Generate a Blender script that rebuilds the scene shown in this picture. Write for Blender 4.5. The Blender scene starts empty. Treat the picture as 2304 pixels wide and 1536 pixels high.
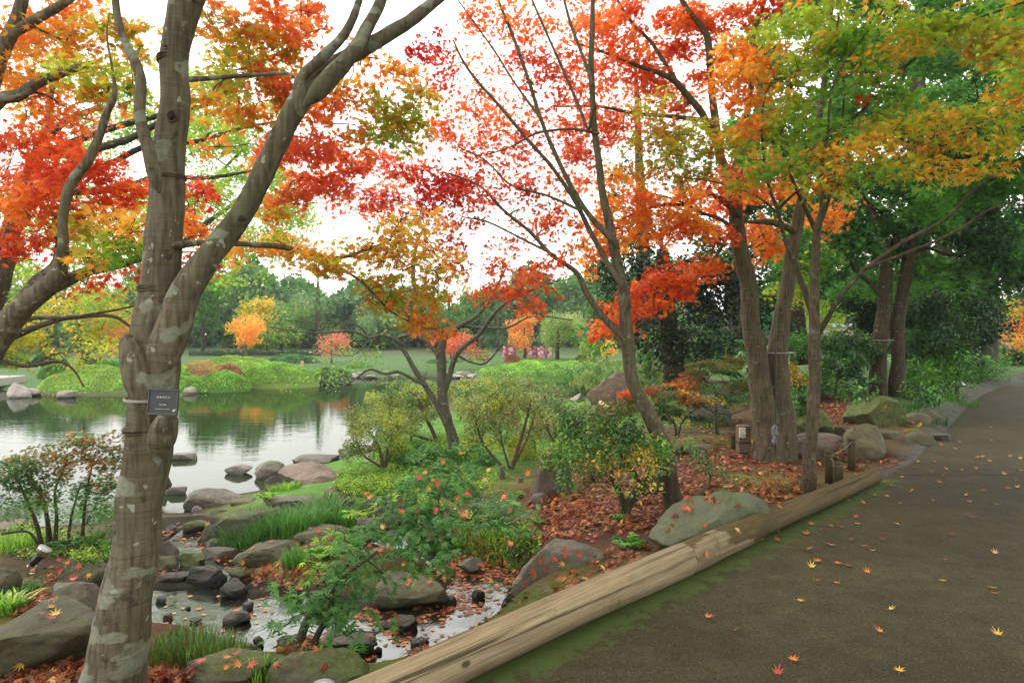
import bpy, math, random
import numpy as np
from mathutils import Vector, noise
from mathutils.bvhtree import BVHTree
sc = bpy.context.scene
C = sc.collection

# ---------------------------------------------------------------- camera, sky, sun, exposure
EYE = 1.55
cam_d = bpy.data.cameras.new('camera'); cam = bpy.data.objects.new('camera', cam_d); C.objects.link(cam)
cam.location = (0, 0, EYE); cam.rotation_euler = (math.radians(90), 0, 0)
cam_d.sensor_width = 36; cam_d.lens = 24; cam_d.shift_y = -33 / 2304
cam_d.clip_start = 0.05; cam_d.clip_end = 2000
sc.camera = cam
SUN_EL, SUN_AZ = math.radians(48), math.radians(-70)
w = bpy.data.worlds.new('World'); sc.world = w; w.use_nodes = True
nt = w.node_tree; nt.nodes.clear()
wo = nt.nodes.new('ShaderNodeOutputWorld'); bg = nt.nodes.new('ShaderNodeBackground')
sky = nt.nodes.new('ShaderNodeTexSky'); sky.sky_type = 'NISHITA'; sky.sun_disc = False
sky.sun_elevation = SUN_EL; sky.sun_rotation = math.radians(-52); sky.dust_density = 4; sky.air_density = 1.2
hs = nt.nodes.new('ShaderNodeHueSaturation'); hs.inputs['Saturation'].default_value = .35
cl = nt.nodes.new('ShaderNodeTexNoise'); cl.inputs['Scale'].default_value = 2.2; cl.inputs['Detail'].default_value = 6
cr = nt.nodes.new('ShaderNodeMapRange'); cr.inputs[1].default_value = .3; cr.inputs[2].default_value = .7
cr.inputs[3].default_value = .72; cr.inputs[4].default_value = .96
mx = nt.nodes.new('ShaderNodeMix'); mx.data_type = 'RGBA'; mx.inputs[7].default_value = (18.4, 18.0, 17.0, 1)
nt.links.new(sky.outputs[0], hs.inputs['Color']); nt.links.new(hs.outputs[0], mx.inputs[6])
nt.links.new(cl.outputs[0], cr.inputs[0]); nt.links.new(cr.outputs[0], mx.inputs[0])
nt.links.new(mx.outputs[2], bg.inputs[0]); bg.inputs[1].default_value = 0.12
nt.links.new(bg.outputs[0], wo.inputs[0])
sl = bpy.data.lights.new('sun', 'SUN'); sl.energy = 1.2; sl.angle = math.radians(25); sl.color = (1, .96, .9)
so = bpy.data.objects.new('sun', sl); C.objects.link(so)
so.rotation_euler = (math.radians(42), 0, math.radians(-128))
so.location = (0, 0, 30)
vs = sc.view_settings; vs.view_transform = 'Standard'; vs.look = 'None'; vs.gamma = 1; vs.use_curve_mapping = False
vs.exposure = 0.5
sc.cycles.max_bounces = 8; sc.cycles.transparent_max_bounces = 4
sc.cycles.use_denoising = True

# ---------------------------------------------------------------- helpers
F = 1536.0
def P(px, py, d): return np.array([(px - 1152) / F * d, d, EYE + (735 - py) / F * d])
def G(px, py, z): return P(px, py, (EYE - z) * F / (py - 735))
def dep(py, z): return (EYE - z) * F / (py - 735)

class MB:
    def __init__(s): s.V = []; s.L = []; s.T = []; s.K = []; s.S = []; s.n = 0; s.M = []
    def add(s, V, loops, totals, col=(1, 1, 1), smooth=False, mi=0):
        V = np.asarray(V, float).reshape(-1, 3)
        s.V.append(V); s.L.append(np.asarray(loops, np.int64).ravel() + s.n); t = np.asarray(totals, np.int64).ravel(); s.T.append(t)
        col = np.asarray(col, float)
        if col.ndim == 1: col = np.tile(col, (len(V), 1))
        s.K.append(col); s.S.append(np.full(len(t), smooth)); s.M.append(np.full(len(t), mi, np.int32)); s.n += len(V)
    def mesh(s, name, mats):
        me = bpy.data.meshes.new(name)
        V = np.concatenate(s.V); L = np.concatenate(s.L); T = np.concatenate(s.T); K = np.concatenate(s.K)
        me.vertices.add(len(V)); me.vertices.foreach_set('co', V.astype(np.float32).ravel())
        me.loops.add(len(L)); me.loops.foreach_set('vertex_index', L.astype(np.int32))
        me.polygons.add(len(T)); st = np.concatenate([[0], np.cumsum(T)[:-1]])
        me.polygons.foreach_set('loop_start', st.astype(np.int32)); me.polygons.foreach_set('loop_total', T.astype(np.int32))
        me.polygons.foreach_set('use_smooth', np.concatenate(s.S)); me.polygons.foreach_set('material_index', np.concatenate(s.M))
        for m in (mats if isinstance(mats, (list, tuple)) else [mats]): me.materials.append(m)
        a = me.color_attributes.new('Col', 'FLOAT_COLOR', 'POINT')
        a.data.foreach_set('color', np.concatenate([K, np.ones((len(K), 1))], 1).astype(np.float32).ravel())
        me.update(calc_edges=True)
        return me
    def obj(s, name, mats, parent=None, loc=None, kind=None):
        if loc is not None:
            loc = np.asarray(loc, float); s.V = [v - loc for v in s.V]
        o = bpy.data.objects.new(name, s.mesh(name, mats)); C.objects.link(o)
        if parent is not None: o.parent = parent
        elif loc is not None: o.location = loc
        if kind: o['kind'] = kind
        return o

def tag(o, label, cat, group=None):
    o['label'] = label; o['category'] = cat
    if group: o['group'] = group
    return o
def thing(name, label, cat, loc, group=None, rot=None):
    o = bpy.data.objects.new(name, None); C.objects.link(o); o.location = tuple(loc); o.empty_display_size = .1
    if rot: o.rotation_euler = rot
    return tag(o, label, cat, group)

def norm(v): return v / np.maximum(np.linalg.norm(v, axis=-1, keepdims=True), 1e-9)
def catmull(pts, n):
    pts = np.asarray(pts, float); k = len(pts)
    if k < 3:
        t = np.linspace(0, 1, n * (k - 1) + 1)[:, None]; return pts[0] * (1 - t) + pts[-1] * t
    q = np.vstack([2 * pts[0] - pts[1], pts, 2 * pts[-1] - pts[-2]]); out = []
    for i in range(k - 1):
        p0, p1, p2, p3 = q[i:i + 4]
        for j in range(n):
            t = j / n
            out.append(.5 * ((2 * p1) + (-p0 + p2) * t + (2 * p0 - 5 * p1 + 4 * p2 - p3) * t * t + (-p0 + 3 * p1 - 3 * p2 + p3) * t ** 3))
    out.append(pts[-1]); return np.array(out)
def sinoise(X, seed, f, octv=3):
    r = np.random.RandomState(seed); o = np.zeros(len(X)); a = 1.
    for k in range(octv):
        for j in range(4):
            o += a * .5 * np.sin(X @ (r.normal(size=3) * f) + r.uniform(0, 6.28))
        f *= 2.1; a *= .5
    return o
def tube(mb, pts, rad, sides=8, col=(1, 1, 1), bump=0., seed=0, res=0, mi=0, bf=None):
    pts = np.asarray(pts, float); rad = np.asarray(rad, float)
    if res > 1:
        q = catmull(np.hstack([pts, rad[:, None]]), res); pts = q[:, :3]; rad = np.maximum(q[:, 3], rad.min() * .6)
    n = len(pts); tan = norm(np.gradient(pts, axis=0))
    u = np.cross(tan[0], [0.3, 1, 0.2]); u /= np.linalg.norm(u); U = []
    for t in tan:
        u = u - t * (u @ t); u /= np.linalg.norm(u) + 1e-9; U.append(u)
    U = np.array(U); W = np.cross(tan, U)
    a = np.linspace(0, 2 * np.pi, sides, endpoint=False)
    ring = np.cos(a)[None, :, None] * U[:, None] + np.sin(a)[None, :, None] * W[:, None]
    V = (pts[:, None] + ring * rad[:, None, None]).reshape(-1, 3)
    if bump:
        d = sinoise(V, seed, bf or .9 / max(rad.mean(), .01), 3) * bump * np.repeat(rad, sides)
        V = V + ring.reshape(-1, 3) * d[:, None]
    i = np.arange((n - 1) * sides); r = i // sides; c = i % sides; c2 = (c + 1) % sides
    Q = np.stack([r * sides + c, r * sides + c2, (r + 1) * sides + c2, (r + 1) * sides + c], 1)
    L = np.concatenate([Q.ravel(), np.arange(sides)[::-1], (n - 1) * sides + np.arange(sides)])
    mb.add(V, L, [4] * len(Q) + [sides, sides], col, True, mi)
def box(mb, c, s, R=None, col=(1, 1, 1), mi=0, bev=0.):
    c = np.asarray(c, float); h = np.asarray(s, float) / 2
    b = min(bev, h.min() * .9)
    if b <= 0:
        V = np.array([[x, y, z] for x in (-1, 1) for y in (-1, 1) for z in (-1, 1)]) * h
        Lq = [0, 1, 3, 2, 4, 6, 7, 5, 0, 4, 5, 1, 2, 3, 7, 6, 0, 2, 6, 4, 1, 5, 7, 3]; T = [4] * 6
    else:
        import bmesh
        bm = bmesh.new(); bmesh.ops.create_cube(bm, size=1)
        for v in bm.verts: v.co = Vector((v.co.x * 2 * h[0], v.co.y * 2 * h[1], v.co.z * 2 * h[2]))
        bmesh.ops.bevel(bm, geom=list(bm.edges), offset=b, segments=2, affect='EDGES', profile=.6)
        V = np.array([v.co[:] for v in bm.verts]); Lq = [v.index for f in bm.faces for v in f.verts]; T = [len(f.verts) for f in bm.faces]; bm.free()
    if R is not None: V = V @ np.asarray(R).T
    mb.add(V + c, Lq, T, col, False, mi)
def rotz(a): return np.array([[math.cos(a), -math.sin(a), 0], [math.sin(a), math.cos(a), 0], [0, 0, 1]])
def rotx(a): return np.array([[1, 0, 0], [0, math.cos(a), -math.sin(a)], [0, math.sin(a), math.cos(a)]])
def roty(a): return np.array([[math.cos(a), 0, math.sin(a)], [0, 1, 0], [-math.sin(a), 0, math.cos(a)]])

# leaf templates: x across, y towards the tip, z out of the blade
def maple_tmpl(lobes, notch, droop=.12):
    tips = []; nts = []
    for a, l in lobes: tips.append((math.sin(a) * l, math.cos(a) * l, -droop * l))
    angs = [a for a, _ in lobes]
    bt = [-math.pi * .93] + [(angs[i] + angs[i + 1]) / 2 for i in range(len(angs) - 1)] + [math.pi * .93]
    for k, a in enumerate(bt):
        r = notch if 0 < k < len(bt) - 1 else notch * .45
        nts.append((math.sin(a) * r, math.cos(a) * r, .02))
    V = np.array(nts + tips); V[:, 1] += .1; m = len(nts)
    faces = [[i, m + i, i + 1][::-1] for i in range(len(tips))] + [list(range(m))[::-1]]
    return V * .62, faces
r_ = math.radians
MAPLE = maple_tmpl([(r_(-122), .42), (r_(-80), .74), (r_(-40), .93), (0, 1.05), (r_(40), .93), (r_(80), .74), (r_(122), .42)], .33)
MAPLE5 = maple_tmpl([(r_(-95), .66), (r_(-48), .92), (0, 1.05), (r_(48), .92), (r_(95), .66)], .33)
OVAL = (np.array([[0, -.5, 0], [.24, -.05, .05], [0, .5, -.06], [-.24, -.05, .05]]), [[0, 1, 2], [0, 2, 3]])
OVAL6 = (np.array([[0, -.5, 0], [.2, -.2, .04], [.2, .15, .03], [0, .5, -.1], [-.2, .15, .03], [-.2, -.2, .04]]), [[0, 1, 2, 3], [0, 3, 4, 5]])
TUFT = (np.array([[-.04, 0, 0], [.04, 0, 0], [0, .55, 0], [-.04, 0, 0], [.04, 0, 0], [.4, .38, .1], [-.04, 0, 0], [.04, 0, 0], [-.4, .38, .1], [0, 0, -.04], [0, 0, .04], [.12, .4, .4]]), [[0, 1, 2], [3, 4, 5], [6, 7, 8], [9, 10, 11]])
CLUMP = (np.array([[0, -.5, 0], [.3, -.15, .1], [.12, .1, 0], [.45, .3, -.1], [0, .2, .1], [-.35, .45, 0], [-.15, .05, .1], [-.4, -.2, -.1]]), [[0, 1, 2, 7], [2, 3, 4, 6], [4, 5, 6], [2, 6, 7]])
BLADE = (np.array([[-.03, 0, 0], [.03, 0, 0], [.025, .5, .06], [-.025, .5, .06], [0, 1, -.06]]), [[0, 1, 2, 3], [3, 2, 4]])
def leaves(mb, tmpl, pos, nrm, size, col, rng, tip=None, jit=.3, mi=0):
    N = len(pos); T, faces = tmpl
    if N == 0: return
    z = norm(np.asarray(nrm, float))
    if tip is None: tip = rng.normal(size=(N, 3))
    y = tip - z * (tip * z).sum(1, keepdims=True); y = norm(y); x = np.cross(y, z)
    size = np.broadcast_to(np.asarray(size, float), (N,))
    warp = 1 + rng.normal(size=(N, 1)) * .12
    TT = T[None] * np.stack([warp[:, 0], np.ones(N), 1 + rng.normal(size=N) * 1.2], 1)[:, None, :]
    V = pos[:, None] + size[:, None, None] * (TT[:, :, 0:1] * x[:, None] + TT[:, :, 1:2] * y[:, None] + TT[:, :, 2:3] * z[:, None])
    m = len(T); fl = np.concatenate([np.array(f) for f in faces]); ft = np.array([len(f) for f in faces])
    L = (np.arange(N)[:, None] * m + fl[None]).ravel(); TO = np.tile(ft, N)
    mb.add(V.reshape(-1, 3), L, TO, np.repeat(col, m, 0), False, mi)

def lin(r, g, b):
    return np.array([((c / 255 + .055) / 1.055) ** 2.4 if c > 10 else c / 255 / 12.92 for c in (r, g, b)])
PAL = {
 'R': [lin(226, 92, 52), lin(212, 78, 46), lin(234, 108, 58)],
 'C': [lin(186, 46, 52), lin(204, 58, 60), lin(165, 42, 45)],
 'P': [lin(232, 122, 84), lin(238, 136, 88), lin(228, 106, 76)],
 'O': [lin(240, 140, 62), lin(236, 122, 58), lin(243, 156, 66)],
 'Y': [lin(243, 182, 68), lin(240, 194, 82), lin(242, 170, 60)],
 'B': [lin(210, 142, 52), lin(204, 124, 50), lin(196, 152, 55)],
 'L': [lin(186, 190, 62), lin(200, 202, 72), lin(168, 178, 58)],
 'l': [lin(156, 192, 66), lin(172, 204, 72), lin(140, 180, 62)],
 'G': [lin(104, 162, 62), lin(118, 172, 66), lin(92, 148, 58)],
 'g': [lin(70, 118, 58), lin(82, 130, 60), lin(60, 106, 52)],
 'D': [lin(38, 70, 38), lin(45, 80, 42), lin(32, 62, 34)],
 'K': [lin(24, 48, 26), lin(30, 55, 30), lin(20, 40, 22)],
 'S': [lin(128, 160, 118), lin(140, 170, 125), lin(115, 148, 105)],
 's': [lin(105, 135, 95), lin(118, 148, 102), lin(92, 122, 86)],
 'A': [lin(165, 170, 105), lin(150, 162, 95), lin(178, 178, 118)],
 'i': [lin(148, 182, 84), lin(134, 170, 76), lin(164, 194, 96)],
 'W': [lin(228, 220, 225), lin(240, 235, 238)],
 'M': [lin(98, 146, 82), lin(114, 162, 94), lin(84, 132, 72)],
 'Z': [lin(130, 105, 50), lin(120, 88, 42), lin(110, 112, 50)],
 'a': [lin(150, 175, 60), lin(135, 160, 58), lin(165, 180, 75)],
 'z': [lin(205, 135, 110), lin(190, 120, 95)],
}
def pick(rng, key, n):
    k = [PAL[c][rng.randint(len(PAL[c]))] for c in (key[rng.randint(len(key))] for _ in range(n))]
    return np.array(k)

# ---------------------------------------------------------------- materials
def newmat(name):
    m = bpy.data.materials.new(name); m.use_nodes = True; n = m.node_tree.nodes
    b = n['Principled BSDF']; return m, m.node_tree, n, m.node_tree.links, b
def N(nt, t, **k):
    n = nt.nodes.new(t)
    for a, v in k.items():
        if a in ('Scale', 'Detail', 'Roughness', 'Strength', 'Distance', 'Distortion', 'Fac', 'Randomness'): n.inputs[a].default_value = v
        else: setattr(n, a, v)
    return n
def ramp(nt, src, stops, interp='LINEAR'):
    r = nt.nodes.new('ShaderNodeValToRGB'); e = r.color_ramp.elements; r.color_ramp.interpolation = interp
    e[0].position = stops[0][0]; e[0].color = (*stops[0][1], 1) if not np.isscalar(stops[0][1]) else (*([stops[0][1]] * 3), 1)
    e[1].position = stops[-1][0]; e[1].color = (*stops[-1][1], 1) if not np.isscalar(stops[-1][1]) else (*([stops[-1][1]] * 3), 1)
    for p, c in stops[1:-1]:
        x = e.new(p); x.color = (*c, 1) if not np.isscalar(c) else (c, c, c, 1)
    nt.links.new(src, r.inputs[0]); return r.outputs[0]
def mixc(nt, fac, a, b, mode='MIX'):
    m = nt.nodes.new('ShaderNodeMix'); m.data_type = 'RGBA'; m.blend_type = mode
    for i, v in ((0, fac), (6, a), (7, b)):
        if hasattr(v, 'is_output') or isinstance(v, bpy.types.NodeSocket): nt.links.new(v, m.inputs[i])
        elif i == 0: m.inputs[0].default_value = v
        else: m.inputs[i].default_value = (*v, 1)
    return m.outputs[2]
def tc(nt, kind='Object', scale=None):
    t = nt.nodes.new('ShaderNodeTexCoord'); o = t.outputs[kind]
    if scale is not None:
        mp = nt.nodes.new('ShaderNodeMapping'); mp.inputs['Scale'].default_value = scale; nt.links.new(o, mp.inputs[0]); o = mp.outputs[0]
    return o
def nz(nt, vec, scale, detail=4, rough=.55, dist=0):
    n = N(nt, 'ShaderNodeTexNoise', Scale=scale, Detail=detail, Roughness=rough, Distortion=dist); nt.links.new(vec, n.inputs['Vector']); return n.outputs[0]
def bump(nt, b, h, s=.3, d=.02, prev=None):
    bn = N(nt, 'ShaderNodeBump', Strength=s, Distance=d); nt.links.new(h, bn.inputs['Height'])
    if prev is not None: nt.links.new(prev, bn.inputs['Normal'])
    if b is not None: nt.links.new(bn.outputs[0], b.inputs['Normal'])
    return bn.outputs[0]

def leaf_mat(name, trans=.5, rough=.5, spec=.35, tint=(1.25, 1.25, 1.0)):
    m, nt, n, l, b = newmat(name)
    at = n.new('ShaderNodeVertexColor'); at.layer_name = 'Col'
    geo = tc(nt, 'Object'); v = nz(nt, geo, 35, 2)
    col = mixc(nt, .55, at.outputs[0], ramp(nt, v, [(.3, .75), (.7, 1.2)]), 'MULTIPLY')
    l.new(col, b.inputs['Base Color']); b.inputs['Roughness'].default_value = rough; b.inputs['Specular IOR Level'].default_value = spec
    tr = n.new('ShaderNodeBsdfTranslucent'); tcx = mixc(nt, 1., col, tint, 'MULTIPLY'); l.new(tcx, tr.inputs[0])
    ms = n.new('ShaderNodeMixShader'); ms.inputs[0].default_value = trans
    l.new(b.outputs[0], ms.inputs[1]); l.new(tr.outputs[0], ms.inputs[2]); l.new(ms.outputs[0], n['Material Output'].inputs[0])
    return m
M = {}
M['maple'] = leaf_mat('maple_leaf', .6, .5, .35, (1.16, 1.24, 1.22))
M['leaf'] = leaf_mat('glossy_leaf', .3, .35, .5, (1.2, 1.25, .8))
M['far'] = leaf_mat('far_foliage', .4, .6, .2)
M['fallen'] = leaf_mat('fallen_leaf', .15, .5, .4, (1, 1, 1))
M['grass'] = leaf_mat('grass_blade', .35, .45, .4, (1.1, 1.2, .8))

def bark_mat(name, c1, c2, lich=.0, dark=.0, ringy=.5, lc=(.33, .36, .28), scale=1.):
    m, nt, n, l, b = newmat(name); o = tc(nt); st = tc(nt, 'Object', (1, 1, .35))
    at = n.new('ShaderNodeVertexColor'); at.layer_name = 'Col'
    base = mixc(nt, ramp(nt, nz(nt, st, 9 * scale, 6, .65), [(.3, 0.), (.7, 1.)]), c1, c2)
    streak = nz(nt, tc(nt, 'Object', (14, 14, 1.2)), 3 * scale, 4, .6)
    base = mixc(nt, ramp(nt, streak, [(.35, .8), (.58, 0.)]), base, tuple(x * .38 for x in c1))
    rings = nz(nt, tc(nt, 'Object', (1.2, 1.2, 9)), 2.2 * scale, 5, .6, .4)
    base = mixc(nt, ramp(nt, rings, [(.58, 0.), (.7, .5 * ringy)]), base, tuple(x * .5 for x in c2))
    grn = nz(nt, o, 2.2 * scale, 4, .6)
    base = mixc(nt, ramp(nt, grn, [(.45, 0.), (.7, .6)]), base, (.06, .075, .03))
    if lich > 0:
        v = N(nt, 'ShaderNodeTexNoise', Scale=5.5 * scale, Detail=3, Roughness=.45, Distortion=.2); l.new(tc(nt, 'Object', (1, 1, 1.35)), v.inputs['Vector'])
        lm = ramp(nt, v.outputs[0], [(.66 - .14 * lich, 0.), (.675 - .14 * lich, 1.)])
        # more and larger patches of crust on the lower stem
        sx = n.new('ShaderNodeSeparateXYZ'); l.new(o, sx.inputs[0])
        lowz = n.new('ShaderNodeMapRange'); l.new(sx.outputs[2], lowz.inputs[0]); lowz.inputs[1].default_value = .0; lowz.inputs[2].default_value = 1.1
        lowz.inputs[3].default_value = .13 * lich; lowz.inputs[4].default_value = 0
        ad = n.new('ShaderNodeMath'); ad.operation = 'ADD'; l.new(v.outputs[0], ad.inputs[0]); l.new(lowz.outputs[0], ad.inputs[1])
        lm = ramp(nt, ad.outputs[0], [(.61 + (.9 - lich) * .12, 0.), (.63 + (.9 - lich) * .12, .6), (.72, .8), (.9, .9)])
        lcol = mixc(nt, ramp(nt, nz(nt, o, 40, 4), [(.35, 0.), (.65, 1.)]), lc, tuple(x * .72 for x in lc))
        base = mixc(nt, lm, base, lcol)
        v2 = N(nt, 'ShaderNodeTexNoise', Scale=17 * scale, Detail=2); l.new(o, v2.inputs['Vector'])
        base = mixc(nt, ramp(nt, v2.outputs[0], [(.69, 0.), (.7, .8)]), base, tuple(x * 1.15 for x in lc))
        v3 = N(nt, 'ShaderNodeTexNoise', Scale=9 * scale, Detail=5, Roughness=.7); l.new(o, v3.inputs['Vector'])
        base = mixc(nt, ramp(nt, v3.outputs[0], [(.6, 0.), (.66, .8)]), base, (.03, .026, .018))
    base = mixc(nt, 1., base, at.outputs[0], 'MULTIPLY')
    l.new(base, b.inputs['Base Color']); b.inputs['Roughness'].default_value = .85; b.inputs['Specular IOR Level'].default_value = .25
    p = bump(nt, None, rings, .6, .03); p = bump(nt, None, nz(nt, st, 40 * scale, 5, .7), .35, .01, p)
    bump(nt, b, streak, .4, .015, p)
    return m
M['bark1'] = bark_mat('lichened_maple_bark', (.098, .078, .05), (.165, .138, .094), 1.0, lc=(.24, .255, .2))
M['bark2'] = bark_mat('smooth_maple_bark', (.085, .064, .041), (.15, .117, .08), .22, lc=(.16, .16, .13), scale=1.3)
M['bark3'] = bark_mat('dark_maple_bark', (.05, .034, .022), (.085, .06, .04), .1, scale=1.6)
M['bark4'] = bark_mat('grey_bark', (.09, .08, .068), (.16, .145, .125), .2, scale=2)
M['stem'] = bark_mat('shrub_stem', (.12, .085, .06), (.2, .15, .11), 0, scale=4)

def rock_mat():
    m, nt, n, l, b = newmat('river_rock'); o = tc(nt)
    oi = n.new('ShaderNodeObjectInfo'); at = n.new('ShaderNodeVertexColor'); at.layer_name = 'Col'
    ad = n.new('ShaderNodeVectorMath'); ad.operation = 'ADD'; l.new(o, ad.inputs[0])
    cx = n.new('ShaderNodeVectorMath'); cx.operation = 'SCALE'; cx.inputs[3].default_value = 37.; l.new(oi.outputs['Random'], cx.inputs[0]); l.new(cx.outputs[0], ad.inputs[1])
    v = ad.outputs[0]
    a = nz(nt, v, 2.2, 8, .62, .3)
    base = mixc(nt, ramp(nt, a, [(.32, 0.), (.68, 1.)]), (.62, .62, .62), (1.12, 1.08, 1.02))
    base = mixc(nt, 1., base, at.outputs[0], 'MULTIPLY')
    sp = nz(nt, v, 60, 5, .75); base = mixc(nt, .7, base, ramp(nt, sp, [(.3, .6), (.5, 1.), (.72, 1.35)]), 'MULTIPLY')
    cr = nz(nt, v, 4.5, 9, .75, .6)
    base = mixc(nt, ramp(nt, cr, [(.6, 0.), (.7, .5)]), base, (.24, .25, .2))
    gn = n.new('ShaderNodeNewGeometry'); sx = n.new('ShaderNodeSeparateXYZ'); l.new(gn.outputs['Normal'], sx.inputs[0])
    # moss patches grow on the level faces; amount kept in the alpha-like second attribute
    mo = n.new('ShaderNodeAttribute'); mo.attribute_name = 'moss'
    mn = nz(nt, v, 3.2, 7, .65)
    s1 = n.new('ShaderNodeMath'); s1.operation = 'MULTIPLY_ADD'; l.new(sx.outputs[2], s1.inputs[0]); s1.inputs[1].default_value = .22; l.new(mn, s1.inputs[2])
    s2 = n.new('ShaderNodeMath'); s2.operation = 'ADD'; l.new(s1.outputs[0], s2.inputs[0]); l.new(mo.outputs['Fac'], s2.inputs[1])
    mm = ramp(nt, s2.outputs[0], [(.80, 0.), (.98, 1.)])
    mc = mixc(nt, ramp(nt, nz(nt, v, 30, 5, .7), [(.3, 0.), (.7, 1.)]), (.035, .05, .012), (.12, .15, .03))
    base = mixc(nt, mm, base, mc)
    l.new(base, b.inputs['Base Color']); b.inputs['Specular IOR Level'].default_value = .4
    wet = n.new('ShaderNodeAttribute'); wet.attribute_name = 'wet'
    rr = n.new('ShaderNodeMapRange'); l.new(wet.outputs['Fac'], rr.inputs[0]); rr.inputs[3].default_value = .72; rr.inputs[4].default_value = .3; l.new(rr.outputs[0], b.inputs['Roughness'])
    p = bump(nt, None, a, .7, .1); p = bump(nt, None, cr, .7, .04, p); bump(nt, b, sp, .7, .01, p)
    return m
M['rock'] = rock_mat()

def ground_mat():
    m, nt, n, l, b = newmat('garden_ground'); o = tc(nt); at = n.new('ShaderNodeVertexColor'); at.layer_name = 'Col'
    a = nz(nt, o, 5, 8, .65); f = nz(nt, o, 55, 6, .75)
    base = mixc(nt, .8, at.outputs[0], ramp(nt, a, [(.3, .5), (.7, 1.4)]), 'MULTIPLY')
    base = mixc(nt, .8, base, ramp(nt, f, [(.3, .45), (.7, 1.5)]), 'MULTIPLY')
    l.new(base, b.inputs['Base Color']); b.inputs['Roughness'].default_value = .9; b.inputs['Specular IOR Level'].default_value = .25
    p = bump(nt, None, a, .5, .06); bump(nt, b, f, .8, .02, p); return m
M['ground'] = ground_mat()

def path_mat():
    m, nt, n, l, b = newmat('path_surface'); o = tc(nt)
    big = nz(nt, o, .55, 5, .6); mid = nz(nt, o, 6, 6, .6); fine = nz(nt, o, 95, 4, .8)
    base = mixc(nt, ramp(nt, big, [(.35, 0.), (.65, 1.)]), (.025, .021, .0072), (.040, .032, .0115))
    base = mixc(nt, .8, base, ramp(nt, mid, [(.3, .6), (.7, 1.35)]), 'MULTIPLY'); base = mixc(nt, .8, base, ramp(nt, nz(nt, o, 1.4, 7, .7, .5), [(.35, .72), (.65, 1.2)]), 'MULTIPLY')
    base = mixc(nt, .95, base, ramp(nt, fine, [(.32, .3), (.5, 1.), (.66, 2.1)]), 'MULTIPLY')
    vo = N(nt, 'ShaderNodeTexVoronoi', Scale=60.); l.new(o, vo.inputs['Vector'])
    base = mixc(nt, ramp(nt, vo.outputs['Distance'], [(.1, .75), (.17, 0.)]), base, (.2, .15, .085))
    v4 = nz(nt, o, 260, 2, .7); base = mixc(nt, ramp(nt, v4, [(.66, 0.), (.72, .8)]), base, (.36, .3, .2))
    st = nz(nt, o, 1.7, 6, .7); base = mixc(nt, ramp(nt, st, [(.6, 0.), (.76, .6)]), base, (.12, .078, .04))
    at = n.new('ShaderNodeVertexColor'); at.layer_name = 'Col'; sx = n.new('ShaderNodeSeparateColor'); l.new(at.outputs[0], sx.inputs[0])
    mn = nz(nt, o, 9, 7, .7); s = n.new('ShaderNodeMath'); s.operation = 'MULTIPLY_ADD'; l.new(sx.outputs[0], s.inputs[0]); s.inputs[1].default_value = .42; l.new(mn, s.inputs[2])
    base = mixc(nt, ramp(nt, s.outputs[0], [(.74, 0.), (.86, .95)]), base, (.045, .075, .012))
    base = mixc(nt, sx.outputs[1], base, (.02, .017, .012))
    l.new(base, b.inputs['Base Color']); b.inputs['Roughness'].default_value = .8; b.inputs['Specular IOR Level'].default_value = .3
    p = bump(nt, None, fine, .5, .006); bump(nt, b, vo.outputs['Distance'], .35, .006, p); return m
M['path'] = path_mat()

def water_mat(name, body, amp, scale, dist, ior, stretch=(1, 1, 1), gl=.86):
    m, nt, n, l, b = newmat(name); n.remove(b); o = tc(nt, 'Object', stretch)
    g = n.new('ShaderNodeBsdfGlossy'); g.inputs['Roughness'].default_value = .015; g.inputs['Color'].default_value = (gl, gl * 1.03, gl * 1.03, 1)
    d = n.new('ShaderNodeBsdfDiffuse'); d.inputs[0].default_value = (*body, 1)
    fr = n.new('ShaderNodeFresnel'); fr.inputs[0].default_value = ior
    h = nz(nt, o, scale, 5, .6, 1.2); bn = N(nt, 'ShaderNodeBump', Strength=amp, Distance=dist); l.new(h, bn.inputs['Height'])
    for x in (g, d, fr): l.new(bn.outputs[0], x.inputs['Normal'])
    ms = n.new('ShaderNodeMixShader'); l.new(fr.outputs[0], ms.inputs[0]); l.new(d.outputs[0], ms.inputs[1]); l.new(g.outputs[0], ms.inputs[2])
    l.new(ms.outputs[0], n['Material Output'].inputs[0]); return m
M['pond'] = water_mat('pond_water', (.022, .036, .012), .07, 2.4, .03, 1.6, (.5, 1.1, 1), .68)
M['stream'] = water_mat('stream_water', (.015, .017, .012), .12, 6, .03, 2.4)

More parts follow.
